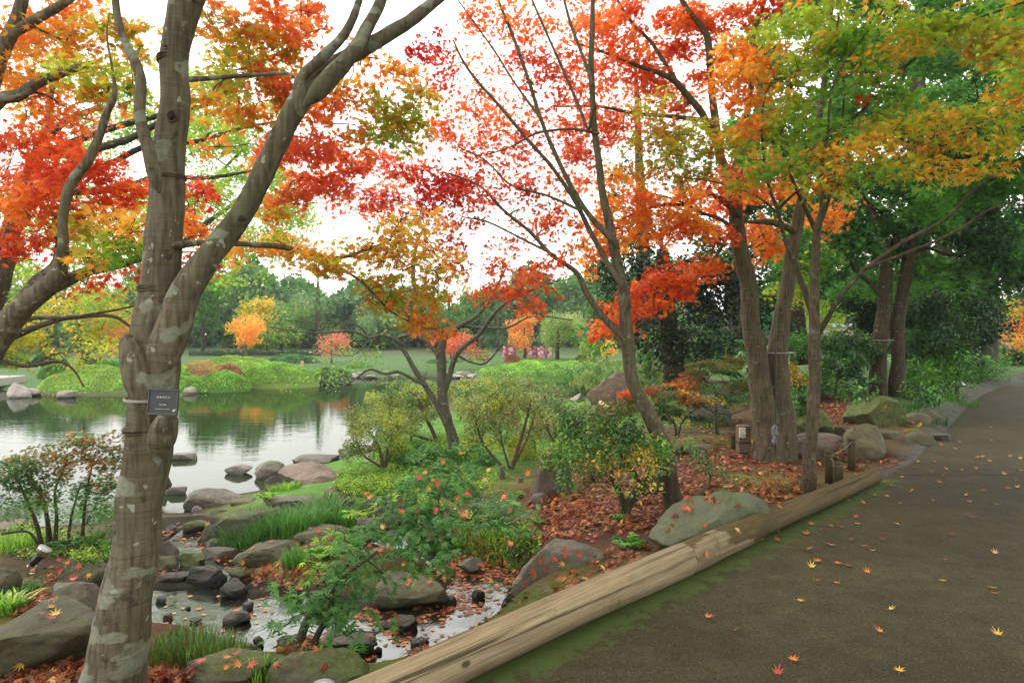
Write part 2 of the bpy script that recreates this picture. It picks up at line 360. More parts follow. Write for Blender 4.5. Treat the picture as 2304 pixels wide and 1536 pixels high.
def wood_mat(name, c1, c2, sc=1., up=False):
    m, nt, n, l, b = newmat(name); g = tc(nt, 'Object', (28, 28, 1.2) if up else (.6, 14, 14)); o = tc(nt)
    at = n.new('ShaderNodeVertexColor'); at.layer_name = 'Col'
    gr = nz(nt, g, 3.5 * sc, 7, .7, .3)
    base = mixc(nt, ramp(nt, gr, [(.3, 0.), (.66, 1.)]), c1, c2)
    ck = nz(nt, tc(nt, 'Object', (26, 26, .6) if up else (.14, 13, 13)), 2.1 * sc, 4, .5, .15)
    base = mixc(nt, ramp(nt, ck, [(.37, .85), (.4, 0.)]), base, (.03, .022, .015))
    big = nz(nt, tc(nt, 'Object', (.6, 2, 2)), 2.4, 6, .7)
    fc = nz(nt, tc(nt, 'Object', (.5, 40, 40)), 2.2, 3, .6); base = mixc(nt, ramp(nt, fc, [(.34, .7), (.4, 0.)]), base, (.05, .038, .025))
    base = mixc(nt, ramp(nt, big, [(.52, 0.), (.72, .75)]), base, (.1, .085, .045))
    base = mixc(nt, ramp(nt, nz(nt, o, 5, 6, .7), [(.62, 0.), (.75, .8)]), base, (.06, .08, .02))
    kn = N(nt, 'ShaderNodeTexVoronoi', Scale=2.3); l.new(tc(nt, 'Object', (1, 2, 2)), kn.inputs['Vector'])
    base = mixc(nt, ramp(nt, kn.outputs['Distance'], [(.045, .9), (.075, 0.)]), base, (.03, .025, .015))
    base = mixc(nt, 1., base, at.outputs[0], 'MULTIPLY')
    l.new(base, b.inputs['Base Color']); b.inputs['Roughness'].default_value = .8; b.inputs['Specular IOR Level'].default_value = .25
    p = bump(nt, None, ramp(nt, ck, [(.38, 0.), (.43, 1.)]), .6, .02); bump(nt, b, gr, .4, .012, p); return m
M['log'] = wood_mat('weathered_log', (.14, .105, .06), (.31, .24, .148))
M['post'] = wood_mat('old_post', (.09, .068, .045), (.18, .138, .095), 1.5, True)

def plain(name, col, rough=.5, metal=0., spec=.5, vc=False, bmp=0):
    m, nt, n, l, b = newmat(name); o = tc(nt); v = nz(nt, o, 25, 5, .6)
    if vc:
        at = n.new('ShaderNodeVertexColor'); at.layer_name = 'Col'; src = at.outputs[0]
    else: src = col
    l.new(mixc(nt, .35, src, ramp(nt, v, [(.3, .6), (.7, 1.3)]), 'MULTIPLY') , b.inputs['Base Color'])
    b.inputs['Roughness'].default_value = rough; b.inputs['Metallic'].default_value = metal; b.inputs['Specular IOR Level'].default_value = spec
    if bmp: bump(nt, b, v, bmp, .01)
    return m
M['blackplastic'] = plain('black_plastic', (.012, .015, .015), .35)
M['white'] = plain('white_letter', (.75, .77, .75), .6)
M['steel'] = plain('dull_steel', (.55, .55, .56), .3, 1.)
M['greyplastic'] = plain('grey_plastic', (.45, .43, .38), .5)
M['wire'] = plain('wire', (.3, .29, .27), .5)
M['rope'] = plain('hemp_rope', (.2, .15, .1), .9)
M['greypaint'] = plain('grey_paint', (.35, .37, .38), .35)
M['cloth'] = plain('dyed_cloth', (1, 1, 1), .9, vc=True)
M['redpaint'] = plain('vermilion_paint', (.55, .09, .04), .5)
M['plaster'] = plain('plaster_wall', (.55, .48, .36), .9)
M['tile'] = plain('pale_roof_tile', (.5, .53, .58), .5)
M['bamboo'] = plain('cut_bamboo', (.6, .48, .25), .5)
M['crust'] = plain('clipped_body', (1, 1, 1), .9, vc=True, bmp=.6)
# ---------------------------------------------------------------- setting: ground, path, water
ZP, ZS = -.8, -.66     # pond and stream level
def polyG(pts, z): return np.array([G(a, b, z)[:2] for a, b in pts])
POND = polyG([(-1500, 1190), (-300, 1215), (0, 1212), (60, 1200), (230, 1190), (300, 1180), (365, 1168), (440, 1166), (500, 1128), (590, 1112), (650, 1062), (760, 1042), (835, 1015), (850, 965), (900, 935), (1000, 908), (1150, 893), (1270, 900), (1320, 905), (1400, 902), (1470, 885), (1520, 862), (1500, 848), (1400, 847), (1060, 846), (900, 850), (760, 852), (700, 855), (640, 862), (550, 871), (430, 888), (300, 893), (170, 891), (80, 888), (20, 884), (0, 876), (-300, 862), (-1500, 862)], ZP)
STREAM = [polyG([(290, 1325), (500, 1318), (560, 1345), (660, 1330), (760, 1350), (850, 1372), (1000, 1330), (1030, 1290), (1000, 1268), (1100, 1262), (1150, 1275), (1168, 1320), (1150, 1400), (1080, 1460), (1000, 1530), (900, 1560), (800, 1500), (720, 1440), (620, 1500), (560, 1500), (500, 1460), (380, 1445), (300, 1455)], ZS),
          polyG([(370, 1168), (440, 1166), (480, 1180), (440, 1232), (540, 1238), (560, 1262), (545, 1290), (600, 1335), (520, 1335), (430, 1300), (360, 1290), (355, 1210)], ZS - .02),
          polyG([(780, 1190), (850, 1125), (930, 1150), (915, 1235), (1000, 1275), (960, 1290), (830, 1262)], ZS)]
def sdist(X, Y, poly):
    D = np.full(X.shape, 1e9); ins = np.zeros(X.shape, bool); n = len(poly)
    for i in range(n):
        ax, ay = poly[i]; bx, by = poly[(i + 1) % n]
        dx, dy = bx - ax, by - ay; t = np.clip(((X - ax) * dx + (Y - ay) * dy) / (dx * dx + dy * dy + 1e-12), 0, 1)
        D = np.minimum(D, np.hypot(X - ax - t * dx, Y - ay - t * dy))
        c = ((ay > Y) != (by > Y)) & (X < (bx - ax) * (Y - ay) / (by - ay + 1e-12) + ax); ins ^= c
    return np.where(ins, -D, D)
LA, LB = np.array([-.101, 2.995]), np.array([3.655, 6.74])
LD = (LB - LA) / np.linalg.norm(LB - LA); LN = np.array([-LD[1], LD[0]])
PATH = np.array([LA - LD * 9 + LN * .05, LA + LN * .05, LB + LN * .05, [4.15, 7.35], [4.75, 8.0], [5.6, 9.1], [6.6, 10.3], [8.2, 12.4], [10.6, 15.4], [12.7, 17.6], [15.4, 19.6], [22, 23], [34, 26], [60, 27], [60, 22], [36, 19], [24, 15], [14, 8], [9, 2], [5, -8]])
LAND = [(100, 1400, -.42), (0, 1250, -.5), (100, 1250, -.5), (60, 1536, -.38), (260, 1560, -.34), (500, 1520, -.42), (700, 1530, -.4), (600, 1250, -.6), (700, 1170, -.6), (900, 1090, -.5), (850, 1060, -.55), (1000, 1010, -.42),
        (900, 1180, -.5), (1100, 1150, -.38), (1200, 1200, -.36), (1300, 1100, -.28), (1500, 1140, -.13), (1400, 1200, -.2), (1400, 1000, -.2), (1250, 960, -.3), (1150, 1000, -.35), (1000, 940, -.5), (1700, 1020, -.02), (1820, 1095, -.03), (1650, 950, .0),
        (1500, 900, .1), (1400, 860, .1), (1600, 850, .35), (1900, 960, .12), (2000, 900, .3), (2150, 870, .18), (1800, 880, .3), (1250, 1240, -.35), (-200, 1500, -.4), (900, 1536, -.3)]
LXY = np.array([G(*a)[:2] for a in LAND]); LZ = np.array([a[2] for a in LAND])
ex = [(LA + LD * s + LN * .1, -.05) for s in np.linspace(-6, 5.4, 12)] + [((16, 24), .35), ((12, 22), .4), ((8, 20), .3), ((2, 18), -.5), ((4, 19), -.4), ((0, 18), -.6), ((0, 45), -.35), ((-30, 45), -.3), ((30, 45), .2), ((-60, 20), -.3), ((-9, 25), -.65), ((-13, 25), -.65), ((-17, 26), -.65), ((-10, 28), -.5), ((-20, 5), -.4), ((-6, -5), -.2), ((10, 30), .3), ((6, 36), -.1), ((0, 100), 0), ((-60, 100), 0), ((60, 100), .5), ((20, 20), .3)]
LXY = np.vstack([LXY, [np.asarray(a) for a, _ in ex]]); LZ = np.concatenate([LZ, [b for _, b in ex]])
def height(X, Y):
    X = np.asarray(X, float); Y = np.asarray(Y, float); sh = X.shape; X = X.ravel(); Y = Y.ravel()
    d2 = (X[:, None] - LXY[None, :, 0]) ** 2 + (Y[:, None] - LXY[None, :, 1]) ** 2
    wt = 1 / (d2 + .05 + .004 * (X ** 2 + Y ** 2)[:, None]) ** 1.6
    z = (wt * LZ).sum(1) / wt.sum(1)
    XYZ = np.stack([X, Y, X * 0], 1); z = z + sinoise(XYZ, 5, 1.7, 4) * .03 * np.clip(1, 0, 1)
    z = z + sinoise(XYZ, 9, 8, 2) * .008
    sp = sdist(X, Y, POND); k = np.clip(sp / 1.3, 0, 1); k = k * k * (3 - 2 * k)
    wz = ZP + .04
    z = np.where(sp > 0, wz + np.maximum(z - wz, .02) * (.12 + .88 * k), wz - .1 - np.minimum(-sp, 1) * .4)
    for S in STREAM:
        s = sdist(X, Y, S); wz = ZS + .02; k = np.clip(s / .35, 0, 1); k = k * k * (3 - 2 * k)
        z = np.where(s > 0, np.where(s < .35, np.minimum(z, wz + np.maximum(z - wz, 0) * k), z), np.minimum(z, wz - .03 - np.minimum(-s, .25) * .35))
    pp = sdist(X, Y, PATH); z = np.where(pp < 0, -.03, np.where(pp < .3, -.012 * (1 - pp / .3) + np.minimum(z, .15) * (pp / .3), z))
    return z.reshape(sh)
def hz(x, y): return float(height(np.array([x]), np.array([y]))[0])

def build_ground():
    u = np.linspace(-1, 1, 520); xs = np.sinh(u * 6.2) / np.sinh(6.2) * 150
    v = np.linspace(0, 1, 560); ys = 1 + np.sinh(v * 6.0 - .0) / np.sinh(6.0) * 500
    xs = np.sort(np.concatenate([np.linspace(-7, 8, 330), xs[np.abs(xs - .5) > 7.6]])); 
    ys = np.sort(np.concatenate([np.array([-60, -40, -25, -16, -10, -6, -4, -2, -1, 0, .5]), np.linspace(1, 13, 300), 13 + np.cumsum(.05 * 1.035 ** np.arange(132))]))
    X, Y = np.meshgrid(xs, ys); Z = height(X, Y)
    nx, ny = len(xs), len(ys)
    V = np.stack([X, Y, Z], -1).reshape(-1, 3)
    i = np.arange((ny - 1) * (nx - 1)); r = i // (nx - 1); c = i % (nx - 1)
    Q = np.stack([r * nx + c, r * nx + c + 1, (r + 1) * nx + c + 1, (r + 1) * nx + c], 1)
    x, y, z = V.T
    soil = lin(84, 68, 48) * .9; moss = lin(100, 108, 48); grass = lin(88, 130, 52); litter = lin(92, 58, 42); gravel = lin(120, 116, 108); mud = lin(62, 55, 45); lawn = lin(66, 96, 46)
    n1 = sinoise(V, 21, 1.6, 4); n2 = sinoise(V, 22, 4.5, 3)
    col = np.tile(soil, (len(V), 1))
    def blend(col, c, m): m = np.clip(m, 0, 1)[:, None]; return col * (1 - m) + c * m
    col = blend(col, moss, (n1 - .2) * 1.2)
    lit = lambda px, py, zz, r: np.exp(-(((x - G(px, py, zz)[0]) ** 2 + (y - G(px, py, zz)[1]) ** 2) / r ** 2))
    col = blend(col, litter, 1.3 * (lit(1600, 1080, -.1, 1.6) + lit(1400, 1150, -.2, 1.3) + lit(1250, 1150, -.3, 1) + lit(1850, 930, .1, 1.6) + lit(100, 1500, -.4, .8) + lit(330, 1536, -.4, .6)) + n2 * .15)
    col = blend(col, moss, 1.5 * (lit(1720, 1080, -.05, .45) + lit(1560, 1120, -.1, .25)))
    gz = lit(880, 1060, -.5, 1.5) + lit(980, 1010, -.4, 1.6) + lit(1050, 960, -.4, 2.2) + lit(780, 1100, -.55, .8) + lit(1300, 930, -.3, 2)
    col = blend(col, grass, gz * 1.8)
    col = blend(col, lawn, np.clip((y - 20) / 5, 0, 1)); col = blend(col, lin(66, 78, 46), np.clip((y - 40) / 6, 0, 1) * .85)
    col = blend(col, lin(72, 105, 50), ((x > 6) & (y > 10) & (y < 30)) * .9)
    pp = sdist(x, y, PATH); col = blend(col, gravel * .45, np.where((y > 6.6) & (x < 20), (1.2 - (pp / (.22 + .022 * (y - 6)) ) * 1.2) * 1.5 + n2 * .3, 0))
    sp = sdist(x, y, POND)
    col = blend(col, mud, (sp < .12) * 1.)
    for S in STREAM: col = blend(col, mud * .8, (sdist(x, y, S) < .08) * 1.)
    mb = MB(); mb.add(V, Q.ravel(), [4] * len(Q), col, True); mb.obj('ground', M['ground'], kind='structure')
    return V, Q
GV, GQ = build_ground()

def flat_sheet(name, mat, poly, z, res=None, colf=None):
    import bmesh
    mb = MB()
    if res is None:
        mb.add([[a, b, z] for a, b in poly], list(range(len(poly))), [len(poly)])
    else:
        x0, y0 = poly.min(0); x1, y1 = poly.max(0)
        xs = np.arange(x0, x1 + res, res); ys = np.arange(y0, y1 + res, res); X, Y = np.meshgrid(xs, ys); nx, ny = len(xs), len(ys)
        V = np.stack([X.ravel(), Y.ravel(), X.ravel() * 0 + z], 1)
        i = np.arange((ny - 1) * (nx - 1)); r = i // (nx - 1); c = i % (nx - 1)
        Q = np.stack([r * nx + c, r * nx + c + 1, (r + 1) * nx + c + 1, (r + 1) * nx + c], 1)
        mb.add(V, Q.ravel(), [4] * len(Q), colf(V) if colf else (1, 1, 1))
    return mb.obj(name, mat, kind='structure')
o = flat_sheet('water', M['pond'], np.array([[-149, -20], [3.2, -20], [3.2, 12.5], [149, 14], [149, 60], [-149, 60]]), ZP); o.name = 'pond_water'
sb = [G(200, 1290, ZS)[:2], G(-60, 1430, ZS)[:2]]
o = flat_sheet('water', M['stream'], np.array([[-3.2, 2.8], [-.6, 2.8], [.9, 4.6], [1.4, 7.4], [-1.9, 7.55], [-3.6, 7.5]]), ZS); o.name = 'stream_water'

# path: a strip mesh following its left edge, denser across so moss along the log edge can be drawn in
def build_path():
    L = PATH[:14]; R = np.array([[3.5, -8], [6.5, -1], [9, 3], [10.5, 6], [11.5, 8], [12.5, 9.5], [14, 11], [16, 12.5], [19, 14.5], [22, 16], [26, 18], [32, 19.5], [42, 20.5], [60, 21]])
    Lr = catmull(L, 12); Rr = catmull(R, 12)
    # linear (not smoothed) along the log
    t = np.linspace(0, 1, 60) ** 2.2; V = Lr[:, None] * (1 - t)[None, :, None] + Rr[:, None] * t[None, :, None]
    nx, ny = len(t), len(Lr); W = V.reshape(-1, 2)
    z = .004 + 0 * W[:, 0]
    i = np.arange((ny - 1) * (nx - 1)); r = i // (nx - 1); c = i % (nx - 1)
    Q = np.stack([r * nx + c, r * nx + c + 1, (r + 1) * nx + c + 1, (r + 1) * nx + c], 1)
    s = (W - LA) @ LD; dl = -(W - LA) @ LN
    moss = np.clip(1 - dl / .38, 0, 1) * (s < 5.6) + np.clip(1 - t[None, :].repeat(ny, 0).ravel() * 3.5, 0, 1) * .55 * (W[:, 1] > 10)
    crack = np.zeros(len(W))
    mb = MB(); mb.add(np.c_[W, z], Q.ravel(), [4] * len(Q), np.stack([moss, crack, crack], 1), True)
    mb.obj('path', M['path'], kind='structure')
build_path()
mb = MB(); pts = [(4.0, 7.12), (4.8, 7.16), (5.6, 7.13), (6.5, 7.17), (8.5, 7.15)]
mb.add([[a, b + s * .007, .0085] for a, b in pts for s in (-1, 1)], [k for i in range(4) for k in (2 * i, 2 * i + 2, 2 * i + 3, 2 * i + 1)], [4] * 4)
o = mb.obj('path_joint', plain('joint_tar', (.022, .018, .012), .9), kind='structure')

# ---------------------------------------------------------------- rocks
ROCKBVH = []
GREY = lin(128, 124, 112); OLV = lin(112, 110, 84); PALE = lin(165, 158, 152); DRK = lin(78, 74, 66); TAN = lin(138, 122, 112)
def rock(x0, y0, x1, y1, zb, col, moss, label, seed, thick=.8, lean=0., ang=0., cut=5, wet=0., flat=0., group=None, dz=None):
    """bounding box in the picture, height of its foot; dz: distance instead of foot height"""
    d = dep(y1, zb) if dz is None else dz
    if dz is not None: zb = EYE - (y1 - 735) / F * d
    wd = (x1 - x0) / F * d; ht = (y1 - y0) / F * d
    rad = np.array([wd / 2, wd / 2 * thick, ht])
    te = (EYE - zb) / d; Hh = ht; rad[1] = min(rad[1], .75 * Hh / te) if te > .12 else rad[1]
    dc = d + rad[1] * .85; rad[0] *= dc / d
    cx = ((x0 + x1) / 2 - 1152) / F * dc
    yc = 735 + (EYE - zb) / dc * F; Hp = (yc - y0) / F * dc
    ht = math.sqrt(max(Hp * Hp - (rad[1] * te) ** 2, (Hp * .35) ** 2)); ht = max(ht, .02)
    import bmesh
    bm = bmesh.new(); big = (x1 - x0) > 90
    bmesh.ops.create_icosphere(bm, subdivisions=5 if big else 4 if (x1 - x0) > 30 else 3, radius=1)
    V = np.array([v.co[:] for v in bm.verts]); T = np.array([[v.index for v in f.verts] for f in bm.faces]); bm.free()
    r = np.random.RandomState(seed)
    for k in range(cut * 3):
        nn = norm(r.normal(size=3)); h = r.uniform(.5, .85); dd = V @ nn; V = V - np.maximum(dd - h, 0)[:, None] * nn * .93
    sd = r.uniform(0, 100)
    nv = np.array([noise.fractal(Vector(v * 1.3 + sd), .8, 2.1, 5) for v in V]); V = V * (1 + .13 * nv[:, None])
    nv = np.array([noise.fractal(Vector(v * 5 + sd), .9, 2.1, 3) for v in V]); V = V * (1 + .035 * nv[:, None])
    V = V @ roty(lean).T
    V = V / np.abs(V).max(0)
    bury = .45
    V[:, 2] = V[:, 2] * (1 + bury) / 2 + (1 - bury) / 2      # -bury .. 1
    if flat: V[:, 2] = np.where(V[:, 2] > 1 - flat, 1 - flat + (V[:, 2] - 1 + flat) * .3, V[:, 2]); V[:, 2] /= V[:, 2].max()
    V = V * np.array([rad[0], rad[1], ht]); V = V @ rotz(ang).T
    if ang: V[:, 0] *= rad[0] / np.abs(V[:, 0]).max()
    loc = np.array([cx, dc, zb])
    K = np.tile(col * .78 * r.uniform(.85, 1.1), (len(V), 1)) * (1 + .12 * sinoise(V, seed, 6, 3))[:, None]
    wl = ZS if dc < 7.6 and wet else ZP
    wt = np.clip(1 - (V[:, 2] + zb - wl - .01) / .07, 0, 1) if wet else np.zeros(len(V))
    K = K * (1 - .6 * wt[:, None]) * (1 - .35 * (wet > .5))
    mb = MB(); mb.add(V, T.ravel(), [3] * len(T), np.maximum(K, .01), True)
    me = mb.mesh('rock', M['rock'])
    for nm, a in (('moss', np.full(len(V), moss)), ('wet', np.clip(wt + (wet > .5) * .6, 0, 1))):
        at = me.attributes.new(nm, 'FLOAT', 'POINT'); at.data.foreach_set('value', a.astype(np.float32))
    o = bpy.data.objects.new('rock', me); C.objects.link(o); o.location = loc; tag(o, label, 'rock', group)
    ROCKBVH.append((V + loc, T, o, (x0, y0, x1, y1))); return o

RK = [
 (-90, 1352, 232, 1540, -.36, OLV * .85, .05, 'huge flat-topped olive grey boulder at the very bottom left corner', .95, 0, .2, 4, 0, .3),
 (122, 1293, 238, 1400, -.42, GREY, .0, 'grey boulder wedged between the big maple trunk and the mossy stone behind it', .8, .2, .4, 6, 0, 0),
 (118, 1240, 250, 1320, -.5, OLV * .75, .22, 'round boulder with green moss and red leaves behind the trunk, left of it', .8, 0, 0, 2, 0, 0),
 (-60, 1268, 42, 1352, -.45, OLV * .6, .1, 'dark mossy boulder cut by the left edge below the garden spotlight', .8, 0, 0, 3, 0, 0),
 (-10, 1168, 82, 1222, -.62, GREY * .8, 0., 'smooth grey boulder behind the stems of the small red-green maple', .7, 0, 0, 2, 0, .2),
 (338, 1203, 416, 1276, -.66, GREY * .55, .02, 'dark wedge-shaped rock touching the right side of the big trunk', .8, .6, 0, 5, 1, 0),
 (404, 1238, 461, 1274, -.66, OLV * .5, .35, 'small moss-capped stone in the middle of the leafy riffle', .8, 0, 0, 2, 1, 0),
 (413, 1098, 548, 1156, -.8, GREY * .95, .06, 'rounded grey boulder standing in the near edge of the pond', .7, -.1, 0, 3, .3, .1),
 (506, 1042, 570, 1068, -.8, PALE * .8, .1, 'low pale stone with a green cap in the pond, left of the domed one', .7, 0, 0, 3, .3, 0),
 (574, 1033, 646, 1077, -.8, GREY * 1.05, .08, 'domed tan-grey stone rising from the pond', .8, 0, 0, 2, .3, 0),
 (380, 1017, 442, 1036, -.8, PALE * .85, .0, 'thin flat pale stone in the pond beside the trunk burl', .6, 0, 0, 3, .3, .4),
 (372, 1092, 427, 1114, -.8, PALE * .75, .05, 'small oval pale stone in the pond close to the big trunk', .6, 0, 0, 2, .3, .2),
 (345, 1052, 390, 1100, -.8, DRK * .7, .0, 'dark stone half hidden behind the right edge of the big trunk', .8, 0, 0, 3, .3, 0),
 (590, 1068, 650, 1120, -.76, DRK * .8, .05, 'dark blocky rock under the left end of the long pale slab', .9, 0, 0, 5, .3, 0),
 (622, 1036, 784, 1112, -.74, TAN * 1.1, .0, 'long pale slab-like boulder with a sharp right corner on the pond shore', .75, -.25, -.25, 6, 0, 0),
 (655, 1022, 762, 1056, -.78, GREY * .9, .0, 'flat grey rock at the shore behind the long pale slab', .7, 0, 0, 4, 0, .4),
 (750, 1005, 835, 1030, -.76, GREY * .85, .0, 'flat rock at the waterline left of the azalea shrubs', .7, 0, 0, 4, 0, .4),
 (488, 1130, 650, 1218, -.62, OLV * .55, .12, 'long dark rock sloping down to a wet tip above the round stone', .7, -.35, .4, 4, 0, 0),
 (590, 1112, 730, 1160, -.62, GREY * .8, .05, 'long low grey rock behind the tufted grass', .6, 0, 0, 4, 0, .3),
 (716, 1088, 805, 1150, -.58, GREY * .8, .08, 'rounded grey boulder right of the tufted grass', .8, .2, 0, 4, 0, 0),
 (518, 1113, 592, 1146, -.7, OLV * .8, .06, 'small mossy grey rock behind the long dark rock', .7, 0, 0, 3, 0, 0),
 (448, 1172, 512, 1226, -.68, GREY * .62, .05, 'rounded dark grey stone left of the long dark rock tip', .8, 0, 0, 2, .3, 0),
 (404, 1168, 472, 1202, -.68, OLV * .45, .3, 'mossy dark stone at the mouth of the leafy riffle', .7, 0, 0, 2, .3, 0),
 (410, 1152, 436, 1172, -.78, DRK * .8, 0., 'little dark stone below the boulder in the pond edge, left one', .8, 0, 0, 2, .3, 0),
 (432, 1136, 462, 1158, -.78, GREY * .8, 0., 'little pointed grey stone leaning on the boulder in the pond edge', .8, 0, 0, 4, .3, 0),
 (428, 1154, 462, 1176, -.76, GREY * .7, 0., 'little round grey stone below the boulder in the pond edge, right one', .8, 0, 0, 2, .3, 0),
 (466, 1142, 520, 1172, -.7, OLV * .7, .1, 'low brownish stone between the pond boulder and the round dark stone', .7, 0, 0, 3, 0, 0),
 (532, 1198, 675, 1292, -.66, OLV * .85, .02, 'large peaked olive-brown boulder beside the pool, red leaves on it', .8, .15, 0, 4, .2, 0),
 (452, 1228, 545, 1264, -.67, GREY * .7, .02, 'flat wet stone left of the large peaked boulder', .7, 0, 0, 3, .3, .4),
 (455, 1210, 505, 1236, -.67, OLV * .55, .25, 'small moss-edged stone just under the rounded dark grey stone', .7, 0, 0, 3, .3, 0),
 (498, 1296, 556, 1348, -.66, DRK * .7, .08, 'nearly black round stone standing in the back of the pool', .9, 0, 0, 2, .7, 0),
 (512, 1273, 572, 1304, -.66, OLV * .5, .28, 'mossy lump left of the foot of the large peaked boulder', .8, 0, 0, 2, .3, 0),
 (566, 1273, 662, 1308, -.66, OLV * .45, .42, 'bright moss cushion rock at the foot of the large peaked boulder', .7, 0, 0, 2, .3, .2),
 (340, 1285, 440, 1316, -.66, DRK * .8, .02, 'left half of the low dark ledge across the pool', .5, 0, 0, 4, .7, .5),
 (420, 1272, 516, 1322, -.66, DRK * .9, .04, 'right hump of the low dark ledge across the pool', .5, .2, 0, 3, .7, .3),
 (340, 1252, 400, 1290, -.64, OLV * .75, .08, 'low green-grey stone right beside the big trunk above the pool', .7, 0, 0, 2, 0, .3),
 (640, 1183, 795, 1232, -.58, OLV * .75, .12, 'long low rock strewn with red leaves behind the large peaked boulder', .6, 0, 0, 4, 0, .3),
 (498, 1368, 568, 1408, -.66, GREY * .62, .08, 'olive stone with orange leaves on top in the middle of the pool', .8, 0, 0, 3, .6, 0),
 (544, 1352, 572, 1374, -.66, DRK * .7, .05, 'small black stone above the olive stone in the pool', .8, 0, 0, 3, .8, 0),
 (427, 1389, 456, 1403, -.66, DRK * .7, .0, 'small flat black stone in the pool near two floating yellow leaves', .8, 0, 0, 3, .8, .3),
 (367, 1378, 392, 1396, -.66, GREY * .8, .0, 'small grey stone in the pool beside the big trunk', .8, 0, 0, 3, .6, 0),
 (350, 1342, 374, 1359, -.66, DRK * .7, .0, 'small dark pebble in the pool touching the trunk outline', .8, 0, 0, 3, .8, 0),
 (417, 1362, 430, 1371, -.66, DRK * .7, .0, 'tiny black pebble alone in the open pool', .8, 0, 0, 2, .8, 0),
 (566, 1430, 594, 1456, -.66, DRK * .7, .15, 'dark mossy pebble beside the foot of the green maple', .8, 0, 0, 3, .8, 0),
 (828, 1262, 1020, 1372, -.66, OLV * .9, .1, 'big rounded boulder with mossy right flank in the stream', .8, .1, 0, 3, .3, 0),
 (1150, 1192, 1396, 1350, -.42, GREY * .95, .02, 'large pale slanting boulder sprinkled with red leaves just behind the log', .5, -.3, .2, 5, .2, 0),
 (1450, 1098, 1730, 1240, -.08, lin(104, 112, 88), .05, 'smooth triangular green-grey boulder tucked behind the log', .6, 0, .1, 5, 0, 0),
 (878, 1378, 940, 1424, -.66, OLV * .6, .1, 'brown stone in the lower stream left of the log', .8, 0, 0, 3, .7, 0),
 (990, 1334, 1032, 1364, -.66, DRK * .6, .0, 'black rounded stone in the stream among floating leaves', .8, 0, 0, 2, .8, 0),
 (1060, 1324, 1092, 1352, -.66, DRK * .8, .05, 'squarish dark stone in the bright water left of the pale slanting boulder', .8, 0, 0, 4, .8, 0),
 (1124, 1344, 1154, 1372, -.66, DRK * .6, .0, 'black stone in the stream nearest to the log', .8, 0, 0, 4, .8, 0),
 (922, 1430, 966, 1458, -.66, DRK * .6, .1, 'mossy black stone in the stream close to the log', .8, 0, 0, 3, .8, 0),
 (838, 1454, 860, 1472, -.66, DRK * .6, .0, 'small black pebble at the lower end of the stream', .8, 0, 0, 3, .8, 0),
 (855, 1398, 885, 1416, -.66, DRK * .7, .0, 'small dark stone beside the brown one in the lower stream', .8, 0, 0, 3, .8, 0),
 (700, 1418, 850, 1470, -.64, GREY * .7, .05, 'flat grey stone lying behind the small trunk of the green maple', .6, 0, 0, 3, .3, .5),
 (618, 1425, 720, 1500, -.56, GREY * .7, .15, 'upright grey-green rock left of the green maple foot', .7, 0, 0, 4, 0, 0),
 (390, 1458, 650, 1570, -.4, OLV * .8, .2, 'broad mossy boulder at the bottom edge right of the big trunk', .7, 0, 0, 2, 0, .1),
 (590, 1462, 835, 1585, -.39, OLV * .8, .25, 'broad green boulder at the bottom edge under the end of the log', .7, 0, 0, 2, 0, .1),
 (350, 1436, 590, 1500, -.56, OLV * .6, .25, 'long low mossy rock behind the near grass tuft', .45, 0, 0, 2, 0, .3),
 (230, 1430, 350, 1500, -.5, OLV * .9, .1, 'rounded green stone partly hidden behind the base of the big trunk', .7, 0, 0, 2, 0, 0),
 (1188, 992, 1300, 1135, -.34, TAN * .7, .08, 'tall sloping purple-grey rock behind the shrub with yellow leaves', .8, -.5, .5, 5, 0, 0),
 (1262, 1096, 1288, 1120, -.3, GREY * .7, 0., 'small angular stone at the foot of the tall purple-grey rock', .8, 0, 0, 6, 0, 0),
 (1192, 1108, 1252, 1150, -.36, GREY * .8, 0., 'low rounded rock with leaves in front of the tall purple-grey rock', .8, 0, 0, 3, 0, .2),
 (1252, 1153, 1330, 1190, -.36, DRK * .9, .08, 'low dark rock in the red leaf litter, left one of two', .7, 0, 0, 3, 0, .3),
 (1326, 1152, 1384, 1178, -.34, DRK * .8, .1, 'low dark rock in the red leaf litter, right one of two', .7, 0, 0, 3, 0, .3),
 (1136, 1180, 1200, 1258, -.55, OLV * .6, .3, 'mossy rock on the bank beside the upper stream', .7, 0, 0, 3, 0, 0),
 (1396, 1064, 1440, 1090, -.25, GREY * .6, 0., 'grey rock showing through the lower stems of the yellow-leaved shrub', .8, 0, 0, 4, 0, 0),
 (1440, 1060, 1500, 1124, -.2, OLV * .5, .15, 'dark rock directly left of the leaning trunk foot', .7, 0, 0, 4, 0, 0),
 (1500, 1000, 1545, 1030, -.15, DRK, .0, 'dark stone just right of the bend of the leaning trunk', .7, 0, 0, 4, 0, 0),
 (1124, 955, 1206, 1030, -.38, GREY * .8, .05, 'standing rock with a round white lichen spot among the azaleas', .7, .2, 0, 4, 0, 0),
 (1190, 925, 1240, 970, -.35, GREY * .9, .0, 'grey rock behind the rock with the white lichen spot', .7, 0, 0, 4, 0, 0),
 (855, 985, 935, 1040, -.5, GREY * .75, .1, 'grey rock behind the stems of the left azalea shrubs', .8, 0, 0, 3, 0, 0),
 (884, 1020, 935, 1042, -.5, GREY * .9, .0, 'small pointed rock in the bright ground cover', .8, 0, 0, 4, 0, 0),
 (785, 1092, 830, 1112, -.58, GREY * .9, .0, 'small pale stone in the grass below the bright ground cover', .8, 0, 0, 4, 0, .2),
 (1318, 835, 1425, 935, -.1, TAN * .95, .06, 'large tilted rock slab leaning left of the leaning trunk', .8, -.7, .4, 6, 0, 0),
